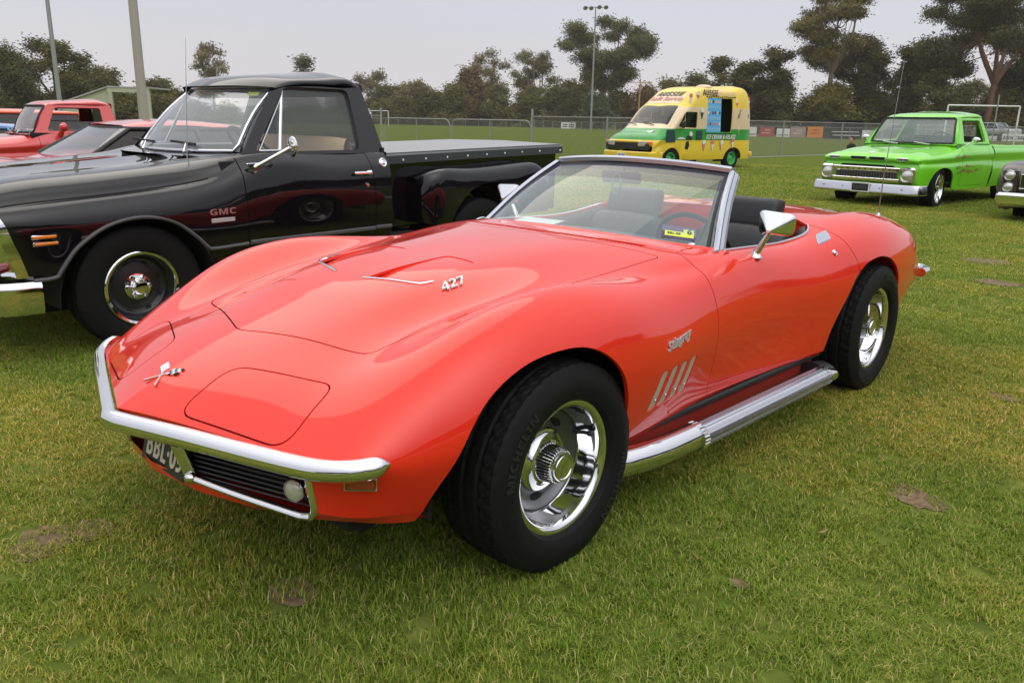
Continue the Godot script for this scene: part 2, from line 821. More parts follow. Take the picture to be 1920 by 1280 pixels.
	M.concrete_pole = mat(lin(0.36, 0.34, 0.29), 0.8)
	M.white_paint = mat(lin(0.72, 0.72, 0.70), 0.5)
	M.shed_wall = mat(lin(0.42, 0.43, 0.31), 0.8)
	M.shed_roof = mat(lin(0.36, 0.36, 0.33), 0.7)
	M.van_glass = glass(Color(0.10, 0.13, 0.15), 0.35)
	M.sky_pale = mat(lin(0.30, 0.55, 0.75), 0.5)
	M.sign_orange = mat(lin(0.75, 0.25, 0.02), 0.6)
	M.sign_red = mat(lin(0.42, 0.05, 0.05), 0.6)
	M.sign_grey = mat(lin(0.38, 0.28, 0.26), 0.6)
	M.dark_shelter = mat(lin(0.016, 0.016, 0.018), 0.8)
	M.skin = mat(lin(0.45, 0.25, 0.17), 0.6)
	M.hair = mat(lin(0.06, 0.03, 0.015), 0.7)
	M.black_cloth = mat(lin(0.012, 0.012, 0.013), 0.8)

# ---------------------------------------------------------------- ground and grass
func ground_y(x: float, z: float) -> float:
	var d := Vector2(maxf(absf(x - 1.3) - 2.3, 0.0), maxf(absf(z) - 0.9, 0.0)).length()
	return -0.035 * smoothstep(0.6, 2.0, d) * smoothstep(0.5, 3.0, -z) * (1.0 - smoothstep(5.0, 10.0, x)) - 0.16 * smoothstep(4.0, 16.0, -z) * (1.0 - smoothstep(6.0, 14.0, x))

func field_shade(x: float, z: float) -> float:
	return _gn.get_noise_2d(x, z)

var _gn := FastNoiseLite.new()
var _gn2 := FastNoiseLite.new()
# bare or scuffed spots: x, z, radius
var bare := []

func build_ground() -> void:
	_gn.seed = 11
	_gn.frequency = 0.35
	_gn.fractal_octaves = 4
	_gn2.seed = 5
	_gn2.frequency = 1.3
	_gn2.fractal_octaves = 3
	bare = [Vector3(-1.06, -0.43, 0.06), Vector3(-0.93, -0.39, 0.05), Vector3(-1.11, -0.38, 0.05), Vector3(-0.67, 0.39, 0.05), Vector3(1.27, 1.49, 0.06), Vector3(1.34, 1.42, 0.035), Vector3(0.28, 1.29, 0.02), Vector3(6.4, 0.56, 0.12), Vector3(7.66, 0.17, 0.15), Vector3(2.83, 1.41, 0.05)]
	var m := MB.new()
	var xs := PackedFloat32Array()
	var zs := PackedFloat32Array()
	for v in [-600.0, -300.0, -120.0, -50.0, -25.0]:
		xs.append(v)
		zs.append(v)
	xs.append_array(frange(-12.0, 16.0, 80))
	zs.append_array(frange(-14.0, 8.0, 64))
	for v in [22.0, 30.0, 50.0, 90.0, 150.0, 300.0, 600.0]:
		xs.append(v)
		zs.append(v)
	var rows := []
	for x in xs:
		var r := PackedVector3Array()
		for z in zs:
			r.append(Vector3(x, ground_y(x, z), z))
		rows.append(r)
	m.grid(rows, false, true)
	m.angle = 80
	var cols := PackedColorArray()
	for p in m.v:
		cols.append(Color.WHITE)
	var g := mat(Color(1, 1, 1), 0.95)
	g.specular_mode = BaseMaterial3D.SPECULAR_DISABLED
	var grad := noise_tex(0.012, lin(0.10, 0.135, 0.026), lin(0.23, 0.235, 0.06), 1024, 6, 4)
	grad.color_ramp.add_point(0.45, lin(0.145, 0.180, 0.038))
	grad.color_ramp.add_point(0.72, lin(0.185, 0.210, 0.047))
	g.albedo_texture = grad
	g.uv1_triplanar = true
	g.uv1_world_triplanar = true
	g.uv1_scale = Vector3(0.35, 0.35, 0.35)
	g.detail_enabled = true
	g.detail_blend_mode = BaseMaterial3D.BLEND_MODE_MUL
	g.detail_albedo = noise_tex(0.02, Color(0.72, 0.76, 0.70), Color(1, 1, 1), 1024, 5, 9)
	g.detail_uv_layer = BaseMaterial3D.DETAIL_UV_1
	M.ground = g
	struct("grass_ground", m, g)
	# scuffed spots where the soil shows
	var soil := mat(Color.WHITE, 0.95)
	soil.albedo_texture = noise_tex(0.03, lin(0.085, 0.055, 0.028), lin(0.26, 0.18, 0.095), 256, 4, 21)
	soil.uv1_triplanar = true
	soil.uv1_world_triplanar = true
	soil.uv1_scale = Vector3(3, 3, 3)
	for q in bare:
		var s := MB.new()
		var ring := []
		for i in 7:
			var r := PackedVector3Array()
			for j in 28:
				var a := TAU * j / 28.0
				var rr: float = q.z * 1.25 * i / 6.0 * (1.0 + 0.35 * _gn2.get_noise_2d(cos(a) * 2.0 + q.x * 7.0, sin(a) * 2.0 + q.y * 5.0))
				var x: float = q.x + cos(a) * rr
				var z: float = q.y + sin(a) * rr * 1.3
				r.append(Vector3(x, ground_y(x, z) + 0.004 + 0.004 * _gn2.get_noise_2d(x * 60.0, z * 60.0) * (1.0 - i / 6.0), z))
			ring.append(r)
		s.grid(ring, true, true)
		s.angle = 60
		struct("bare_soil_ground", s, soil)

func blade_patch(seed0: int, count: int, size: float, hmin: float, hmax: float, wid: float) -> ArrayMesh:
	var r := RandomNumberGenerator.new()
	r.seed = seed0
	var v := PackedVector3Array()
	var n := PackedVector3Array()
	var c := PackedColorArray()
	var idx := PackedInt32Array()
	for k in count:
		var p := Vector3(r.randf_range(-0.5, 0.5) * size, 0, r.randf_range(-0.5, 0.5) * size)
		var a := r.randf() * TAU
		var dir := Vector3(cos(a), 0, sin(a))
		var sd0 := Vector3(-sin(a), 0, cos(a))
		var h := r.randf_range(hmin, hmax)
		var lean := r.randf_range(0.35, 1.5)
		var w := wid * r.randf_range(0.7, 1.3)
		var p1 := p + Vector3.UP * h * 0.62 + dir * h * lean * 0.35
		var p2 := p + Vector3.UP * h * (1.0 - 0.25 * lean * 0.6) + dir * h * lean
		var t := r.randf()
		var col: Color
		if t < 0.13:
			col = Color(0.42, 0.34, 0.15).lerp(Color(0.55, 0.45, 0.22), r.randf())
		elif t < 0.50:
			col = Color(0.22, 0.29, 0.045).lerp(Color(0.33, 0.37, 0.075), r.randf())
		else:
			col = Color(0.13, 0.20, 0.028).lerp(Color(0.22, 0.28, 0.045), r.randf())
		var s := v.size()
		var nn := (p2 - p).cross(sd0).normalized()
		var flip := nn.y < 0.0
		if flip:
			nn = -nn
		for q in [p - sd0 * w, p + sd0 * w, p1 - sd0 * w * 0.8, p1 + sd0 * w * 0.8, p2]:
			v.append(q)
			n.append(nn)
			c.append(col)
		for q in ([0, 1, 3, 0, 3, 2, 2, 3, 4] if _cw(p - sd0 * w, p + sd0 * w, p1 + sd0 * w * 0.8, nn) else [0, 3, 1, 0, 2, 3, 2, 4, 3]):
			idx.append(s + q)
	var ar := []
	ar.resize(Mesh.ARRAY_MAX)
	ar[Mesh.ARRAY_VERTEX] = v
	ar[Mesh.ARRAY_NORMAL] = n
	ar[Mesh.ARRAY_COLOR] = c
	ar[Mesh.ARRAY_INDEX] = idx
	var am := ArrayMesh.new()
	am.add_surface_from_arrays(Mesh.PRIMITIVE_TRIANGLES, ar)
	return am

func build_grass() -> void:
	var g := mat(Color.WHITE, 0.6)
	g.vertex_color_use_as_albedo = true
	g.metallic_specular = 0.25
	g.backlight_enabled = true
	g.backlight = Color(0.62, 0.70, 0.30)
	var cam := Vector2(-1.7545, 2.2392)
	var fw := Vector2(0.7067, -0.6564).normalized()
	var bands := [[0.0, 6.5, 0.15, 600, 0.010, 0.026, 0.0013], [6.5, 16.0, 0.34, 620, 0.010, 0.026, 0.0022], [16.0, 40.0, 0.9, 800, 0.012, 0.03, 0.005]]
	var bi := 0
	for b in bands:
		var variants := []
		for k in 3:
			variants.append([blade_patch(100 + bi * 10 + k, b[3], b[2] * 1.25, b[4], b[5], b[6]), [], []])
		var step: float = b[2]
		var r: float = b[1]
		var k := int(r / step) + 2
		for i in range(-k, k + 1):
			for j in range(-k, k + 1):
				var x := cam.x + i * step + rng.randf_range(-0.3, 0.3) * step
				var z := cam.y + j * step + rng.randf_range(-0.3, 0.3) * step
				var d := Vector2(x, z) - cam
				var l := d.length()
				if l < b[0] - step or l > r or d.dot(fw) < 0.72 * l - 0.8:
					continue
				if x > 25.0 or (x > 22.0 and z < -13.0):
					continue
				var f := _gn.get_noise_2d(x, z)
				var f2 := _gn2.get_noise_2d(x, z)
				var skip := false
				var near_bare := 0.0
				for q in bare:
					var dd := Vector2(x - q.x, z - q.y).length()
					if dd < q.z:
						skip = true
					near_bare = maxf(near_bare, 1.0 - dd / (q.z * 2.2))
				if skip:
					continue
				var dry := clampf(0.42 + f * 1.5 + f2 * 0.7 + near_bare * 0.7, 0.0, 1.0)
				var tint := Color(0.98, 1.06, 0.80).lerp(Color(1.62, 1.20, 1.05), dry) * (1.0 + 0.12 * f2)
				var hs := rng.randf_range(0.85, 1.2) * (1.0 - 0.25 * dry)
				# longer grass left uncut under the nose
				var under := 1.0 - smoothstep(0.25, 0.62, Vector2((x + 0.72) * 1.0, (z - 0.55) * 0.8).length())
				hs *= 1.0 + 0.9 * under * clampf(0.6 + f2, 0, 1)
				var bs := Basis(Vector3.UP, rng.randf() * TAU).scaled(Vector3(1, hs, 1))
				var vi := rng.randi() % 3
				variants[vi][1].append(Transform3D(bs, Vector3(x, ground_y(x, z) - 0.002, z)))
				variants[vi][2].append(tint)
		for q in variants:
			var mm := MultiMesh.new()
			mm.transform_format = MultiMesh.TRANSFORM_3D
			mm.use_colors = true
			mm.mesh = q[0]
			mm.instance_count = q[1].size()
			for i in q[1].size():
				mm.set_instance_transform(i, q[1][i])
				mm.set_instance_color(i, q[2][i])
			var o := MultiMeshInstance3D.new()
			o.name = numbered("grass")
			o.multimesh = mm
			o.material_override = g
			add_child(o)
			tag(o, "short mown turf grass with dry straw-coloured patches around the parked cars", "grass", "turf")
			o.set_meta("kind", "stuff")
		bi += 1

# whether a, b, c turn clockwise seen from the side that n points to
func _cw(a: Vector3, b: Vector3, c: Vector3, n: Vector3) -> bool:
	return (c - a).cross(b - a).dot(n) > 0.0

func build_fallen_leaves() -> void:
	var m := MB.new()
	var r := RandomNumberGenerator.new()
	r.seed = 77
	for k in 60:
		var x := r.randf_range(-2.0, 5.0)
		var z := r.randf_range(0.9, 4.0) if r.randf() < 0.7 else r.randf_range(-1.6, 2.0)
		if absf(z) < 1.0 and x > -1.1:
			continue
		var b := Basis(Vector3.UP, r.randf() * TAU) * Basis(Vector3.RIGHT, r.randf_range(-0.4, 0.4))
		var o := Vector3(x, ground_y(x, z) + 0.024, z)
		var l := r.randf_range(0.012, 0.032)
		var w := l * r.randf_range(0.08, 0.22)
		var a := [Vector3(-l, 0.004, 0), Vector3(-l * 0.3, 0, w), Vector3(l * 0.5, 0.002, w * 0.7), Vector3(l, 0.008, 0), Vector3(l * 0.5, 0.002, -w * 0.7), Vector3(-l * 0.3, 0, -w)]
		var q := []
		for p in a:
			q.append(o + b * p)
		q.reverse()
		m.face(q)
	var o2 := part("fallen_leaves", m, mat(lin(0.30, 0.17, 0.075), 0.7))
	tag(o2, "dry brown gum leaves and twigs scattered over the turf", "leaves")
	o2.set_meta("kind", "stuff")

# ---------------------------------------------------------------- the orange-red convertible
# x runs rearward from the front axle, y up, z to the car's left
var cv_net: Net

func cv_xwarp(s: float, _y: float, z: float) -> float:
	var w := pow(clampf((-0.1 - s) / 0.85, 0.0, 1.0), 1.6)
	var r := smoothstep(3.05, 3.55, s)
	return s + w * 0.33 * z - r * 0.16 * pow(z / 0.7, 2.0)

func make_cv_net() -> Net:
	var n := Net.new()
	n.xwarp = cv_xwarp
	n.row(0.0, [[-0.95, 0.532, 0], [-0.8, 0.606, 0], [-0.576, 0.690, 0], [-0.43, 0.732, 0], [-0.24, 0.79, 0], [-0.05, 0.826, 0], [0.2, 0.850, 0], [0.5, 0.870, 0], [0.83, 0.884, 0], [1.4, 0.90, 0], [2.15, 0.905, 0], [2.6, 0.895, 0], [3.0, 0.86, 0], [3.4, 0.80, 0], [3.6, 0.765, 0]], true)
	n.row(0.26, [[-0.95, 0.529, 0.20], [-0.8, 0.607, 0.205], [-0.576, 0.681, 0.24], [-0.43, 0.720, 0.26], [-0.24, 0.772, 0.285], [-0.05, 0.812, 0.30], [0.2, 0.836, 0.30], [0.5, 0.858, 0.315], [0.83, 0.877, 0.33], [1.4, 0.89, 0.33], [2.15, 0.90, 0.32], [2.6, 0.89, 0.30], [3.0, 0.853, 0.30], [3.4, 0.79, 0.29], [3.6, 0.755, 0.29]])
	n.row(0.40, [[-0.95, 0.520, 0.36], [-0.8, 0.596, 0.365], [-0.576, 0.661, 0.375], [-0.43, 0.697, 0.375], [-0.24, 0.738, 0.39], [-0.05, 0.772, 0.405], [0.2, 0.800, 0.425], [0.5, 0.832, 0.45], [0.83, 0.864, 0.48], [1.4, 0.872, 0.48], [2.15, 0.892, 0.47], [2.6, 0.882, 0.44], [3.0, 0.842, 0.43], [3.4, 0.782, 0.42], [3.6, 0.748, 0.42]])
	n.row(0.52, [[-0.95, 0.512, 0.50], [-0.8, 0.581, 0.495], [-0.62, 0.641, 0.48], [-0.475, 0.679, 0.485], [-0.2, 0.737, 0.50], [0.0, 0.766, 0.525], [0.25, 0.790, 0.56], [0.55, 0.815, 0.595], [0.83, 0.842, 0.615], [1.14, 0.838, 0.63], [1.5, 0.828, 0.63], [1.9, 0.838, 0.63], [2.15, 0.874, 0.605], [2.5, 0.886, 0.56], [3.0, 0.838, 0.54], [3.4, 0.772, 0.52], [3.6, 0.738, 0.51]])
	n.row(0.68, [[-0.95, 0.508, 0.63], [-0.78, 0.585, 0.64], [-0.6, 0.654, 0.65], [-0.43, 0.718, 0.66], [-0.3, 0.765, 0.665], [-0.15, 0.807, 0.672], [0.07, 0.835, 0.68], [0.28, 0.826, 0.685], [0.54, 0.803, 0.69], [0.83, 0.802, 0.695], [1.14, 0.825, 0.69], [1.6, 0.812, 0.69], [1.9, 0.818, 0.70], [2.1, 0.848, 0.69], [2.3, 0.878, 0.675], [2.5, 0.889, 0.66], [2.8, 0.869, 0.65], [3.1, 0.822, 0.635], [3.3, 0.775, 0.62], [3.6, 0.69, 0.60]])
	n.row(0.84, [[-0.95, 0.503, 0.715], [-0.78, 0.548, 0.742], [-0.6, 0.602, 0.765], [-0.43, 0.662, 0.785], [-0.2, 0.735, 0.805], [0.07, 0.768, 0.815], [0.3, 0.765, 0.812], [0.54, 0.750, 0.79], [0.83, 0.752, 0.770], [1.14, 0.765, 0.758], [1.6, 0.758, 0.757], [1.9, 0.762, 0.77], [2.1, 0.785, 0.785], [2.5, 0.815, 0.80], [2.8, 0.80, 0.79], [3.1, 0.755, 0.765], [3.4, 0.69, 0.72], [3.6, 0.63, 0.69]])
	n.row(0.98, [[-0.95, 0.487, 0.735], [-0.78, 0.495, 0.775], [-0.6, 0.52, 0.805], [-0.43, 0.555, 0.836], [-0.2, 0.615, 0.862], [0.07, 0.648, 0.875], [0.3, 0.640, 0.870], [0.54, 0.62, 0.850], [0.83, 0.62, 0.818], [1.14, 0.625, 0.800], [1.6, 0.63, 0.802], [1.9, 0.64, 0.825], [2.2, 0.66, 0.853], [2.5, 0.68, 0.868], [2.8, 0.67, 0.855], [3.1, 0.64, 0.82], [3.4, 0.58, 0.775], [3.6, 0.53, 0.745]])
	n.row(1.16, [[-0.95, 0.440, 0.598, 0.018], [-0.88, 0.435, 0.69, -0.008], [-0.78, 0.428, 0.750, -0.005], [-0.6, 0.43, 0.795, 0], [-0.43, 0.435, 0.826, 0], [-0.2, 0.45, 0.852], [0.1, 0.455, 0.862], [0.54, 0.45, 0.838], [0.83, 0.445, 0.802], [1.14, 0.445, 0.785], [1.6, 0.45, 0.788], [1.9, 0.46, 0.815], [2.2, 0.47, 0.848], [2.5, 0.48, 0.862], [2.8, 0.475, 0.85], [3.1, 0.46, 0.81], [3.4, 0.43, 0.76], [3.6, 0.42, 0.73]])
	n.row(1.31, [[-0.95, 0.348, 0.605, 0.030], [-0.88, 0.342, 0.672, 0.015], [-0.78, 0.335, 0.715, 0.01], [-0.6, 0.322, 0.748, 0.01], [-0.43, 0.312, 0.775], [-0.2, 0.29, 0.80], [0.1, 0.295, 0.812], [0.54, 0.305, 0.800], [0.83, 0.305, 0.776], [1.14, 0.30, 0.766], [1.6, 0.29, 0.772], [1.9, 0.285, 0.79], [2.2, 0.29, 0.815], [2.5, 0.30, 0.83], [2.8, 0.32, 0.82], [3.1, 0.34, 0.775], [3.4, 0.36, 0.72], [3.6, 0.37, 0.69]], true)
	n.row(1.37, [[-0.95, 0.318, 0.585, 0.05], [-0.78, 0.300, 0.68, 0.03], [-0.43, 0.272, 0.735], [0.1, 0.24, 0.76], [0.54, 0.262, 0.765], [1.14, 0.255, 0.728], [1.9, 0.24, 0.745], [2.5, 0.25, 0.78], [3.1, 0.30, 0.72], [3.6, 0.33, 0.64]])
	return n

# the body's upper side over a point of the plan, and its side over (x, y); both from the nearest grid vertex and its slope
var cv_top := {}
var cv_side := {}

func cv_near(store: Dictionary, x: float, w: float, k: int) -> Array:
	var best := 1e9
	var o := [Vector3(x, 0.8, 0.7), Vector3.UP]
	var i := int((x + 1.3) / 0.05)
	for c in range(i - 2, i + 3):
		for q in store.get(c, []):
			var d := Vector2(q[0].x - x, q[0][k] - w).length_squared()
			if d < best:
				best = d
				o = q
	return o

func cv_y(x: float, z: float) -> float:
	z = absf(z)
	var q := cv_near(cv_top, x, z, 2)
	var p: Vector3 = q[0]
	var n: Vector3 = q[1]
	return p.y - clampf((n.x * (x - p.x) + n.z * (z - p.z)) / maxf(n.y, 0.2), -0.02, 0.02)

func cv_z(x: float, y: float) -> Vector3:
	var q := cv_near(cv_side, x, y, 1)
	var p: Vector3 = q[0]
	var n: Vector3 = q[1]
	return Vector3(x, y, p.z - clampf((n.x * (x - p.x) + n.y * (y - p.y)) / maxf(n.z, 0.2), -0.02, 0.02))

func build_corvette() -> void:
	var car := thing("convertible_sports_car", "orange-red open-top sports car with chrome bumper and side pipes, nearest on the grass", "car")
	cv_net = make_cv_net()
	var ss := frange(-0.95, 3.6, 400)
	var vq := PackedFloat32Array()
	vq.append_array(frange(0.0, 1.31, 132))
	vq.append_array(frange(1.3104, 1.37, 6))
	var m := cv_net.mb(ss, vq)
	for i in m.v.size():
		var p := m.v[i]
		var k := int((p.x + 1.3) / 0.05)
		if p.z < 0.74 and m.n[i].y > 0.2:
			if not cv_top.has(k):
				cv_top[k] = []
			cv_top[k].append([p, m.n[i]])
		if m.n[i].z > 0.35 and p.z > 0.6:
			if not cv_side.has(k):
				cv_side[k] = []
			cv_side[k].append([p, m.n[i]])
	var hood := rounded([Vector2(-0.576, 0.0), Vector2(-0.428, 0.462), Vector2(0.25, 0.555), Vector2(0.80, 0.612), Vector2(0.745, 0.35), Vector2(0.715, 0.0), Vector2(0.715, -0.1), Vector2(-0.55, -0.1)], 0.03)
	var lampdoor := rounded([Vector2(-0.868, 0.185), Vector2(-0.690, 0.180), Vector2(-0.565, 0.50), Vector2(-0.762, 0.545)], 0.055)
	var door := rounded([Vector2(0.918, 0.90), Vector2(0.895, 0.78), Vector2(0.905, 0.64), Vector2(0.932, 0.40), Vector2(0.926, 0.292), Vector2(1.975, 0.287), Vector2(2.055, 0.37), Vector2(2.185, 0.52), Vector2(2.175, 0.68), Vector2(2.105, 0.83), Vector2(2.02, 0.90), Vector2(1.96, 0.99)], 0.05)
	var archf := PackedVector2Array(smooth_line([Vector2(-0.50, 0.1), Vector2(-0.485, 0.30), Vector2(-0.455, 0.42), Vector2(-0.385, 0.55), Vector2(-0.30, 0.632), Vector2(-0.18, 0.685), Vector2(-0.05, 0.700), Vector2(0.06, 0.688), Vector2(0.155, 0.640), Vector2(0.225, 0.570), Vector2(0.268, 0.49), Vector2(0.290, 0.42), Vector2(0.282, 0.36), Vector2(0.255, 0.29), Vector2(0.25, 0.1)], 4, true))
	var archr := PackedVector2Array(smooth_line([Vector2(1.97, 0.1), Vector2(1.985, 0.28), Vector2(2.015, 0.43), Vector2(2.105, 0.595), Vector2(2.20, 0.665), Vector2(2.32, 0.698), Vector2(2.46, 0.700), Vector2(2.57, 0.664), Vector2(2.67, 0.590), Vector2(2.735, 0.49), Vector2(2.745, 0.40), Vector2(2.72, 0.30), Vector2(2.70, 0.1)], 4, true))
	var tub := rounded([Vector2(0.86, 0.0), Vector2(0.905, 0.33), Vector2(1.0, 0.55), Vector2(1.13, 0.652), Vector2(1.6, 0.658), Vector2(1.93, 0.663), Vector2(2.06, 0.625), Vector2(2.115, 0.5), Vector2(2.13, 0.0), Vector2(2.13, -0.2), Vector2(0.86, -0.2)], 0.06)
	var grille_band := rounded([Vector2(0.748, 0.0), Vector2(0.775, 0.28), Vector2(0.842, 0.50), Vector2(0.872, 0.50), Vector2(0.81, 0.28), Vector2(0.790, 0.0), Vector2(0.790, -0.1), Vector2(0.748, -0.1)], 0.006, 2)
	var scoop := rounded([Vector2(-0.155, 0.085), Vector2(-0.095, 0.275), Vector2(-0.055, 0.295), Vector2(0.19, 0.255), Vector2(0.19, 0.11)], 0.025)
	var slots := []
	for k in 4:
		var x := 0.432 + 0.0752 * k
		slots.append(rounded([Vector2(x - 0.002, 0.380), Vector2(x + 0.056, 0.385), Vector2(x + 0.097, 0.522), Vector2(x + 0.043, 0.518)], 0.012, 3))

	var d_hood := PackedFloat32Array()
	var d_lamp := PackedFloat32Array()
	var d_door := PackedFloat32Array()
	var d_hole := PackedFloat32Array()
	var nv := m.v.size()
	for a in [d_hood, d_lamp, d_door, d_hole]:
		a.resize(nv)
		a.fill(1.0)
	for i in nv:
		var p := m.v[i]
		var xz := Vector2(p.x, p.z)
		var xy := Vector2(p.x, p.y)
		if p.z < 0.72 and p.x > -0.9 and p.x < 2.3:
			if p.x < 0.9 and p.x > -0.65 and p.z < 0.66:
				d_hood[i] = sd(xz, hood)
			if p.x < -0.5 and p.z > 0.1 and p.z < 0.65:
				d_lamp[i] = sd(xz, lampdoor)
			if p.x > 0.8:
				d_hole[i] = minf(d_hole[i], sd(xz, tub))
			if p.x > 0.65 and p.x < 0.95:
				d_hole[i] = minf(d_hole[i], sd(xz, grille_band))
			if p.x > -0.25 and p.x < 0.3:
				d_hole[i] = minf(d_hole[i], sd(xz, scoop))
		if p.z > 0.60 and p.y > 0.22:
			if p.x > 0.8 and p.x < 2.3:
				d_door[i] = sd(xy, door)
			if p.x < 0.45:
				d_hole[i] = minf(d_hole[i], sd(xy, archf))
			if p.x > 1.8 and p.x < 2.9:
				d_hole[i] = minf(d_hole[i], sd(xy, archr))
			if p.x > 0.35 and p.x < 0.85 and p.y < 0.6:
				for q in slots:
					d_hole[i] = minf(d_hole[i], sd(xy, q))
		elif p.z > 0.6:
			if p.x < 0.45:
				d_hole[i] = minf(d_hole[i], sd(xy, archf))
			if p.x > 1.8 and p.x < 2.9:
				d_hole[i] = minf(d_hole[i], sd(xy, archr))
	var gap := 0.0022
	var neg := func(a: PackedFloat32Array, s: float, off: float) -> PackedFloat32Array:
		var o := PackedFloat32Array()
		o.resize(a.size())
		for i in a.size():
			o[i] = s * a[i] + off
		return o
	# panels: kept where inside their outline and outside the holes
	var inter := func(a: PackedFloat32Array, b: PackedFloat32Array) -> PackedFloat32Array:
		var o := PackedFloat32Array()
		o.resize(a.size())
		for i in a.size():
			o[i] = maxf(a[i], b[i])
		return o
	var out_hole: PackedFloat32Array = neg.call(d_hole, -1.0, 0.0)
	var todo := [["hood", d_hood], ["headlight_door", d_lamp], ["door", d_door]]
	var body_d := out_hole.duplicate()
	for t in todo:
		body_d = inter.call(body_d, neg.call(t[1], -1.0, gap))
	var e := []
	var body := clip(m, body_d, e)
	var fl := flange(body, e, 0.014)
	var bm := MB.new()
	body.both()
	part("body", body, M.red, car)
	part("panel_edge", fl.both(), M.red, car)
	# what lies behind the seams
	var seam := PackedFloat32Array()
	seam.resize(nv)
	for i in nv:
		seam[i] = maxf(minf(absf(d_hood[i]), minf(absf(d_lamp[i]), absf(d_door[i]))) - 0.024, -d_hole[i])
	var behind := clip(m, seam)
	for i in behind.v.size():
		behind.v[i] -= behind.n[i] * 0.011
	part("seam_backing", behind.both(), M.black_gap, car)
	for t in todo:
		e = []
		var pm := clip(m, inter.call(out_hole, neg.call(t[1], 1.0, gap)), e)
		var pf := flange(pm, e, 0.010)
		for sgn in ([0] if t[0] == "hood" else [1, -1]):
			var piece := MB.new()
			piece.append(pm)
			var rim := MB.new()
			rim.angle = 50.0
			rim.append(pf)
			if sgn == 0:
				piece.both()
				rim.both()
			elif sgn < 0:
				piece = piece.mirrored()
				rim = rim.mirrored()
			var o := part(t[0], piece, M.red, car)
			part("edge", rim, M.red, o)
	cv_details(car, scoop, slots)
	cv_front(car)
	cv_cabin(car)
	cv_side_parts(car)
	cv_wheels(car)
	cv_tail(car)
	bm.v.clear()

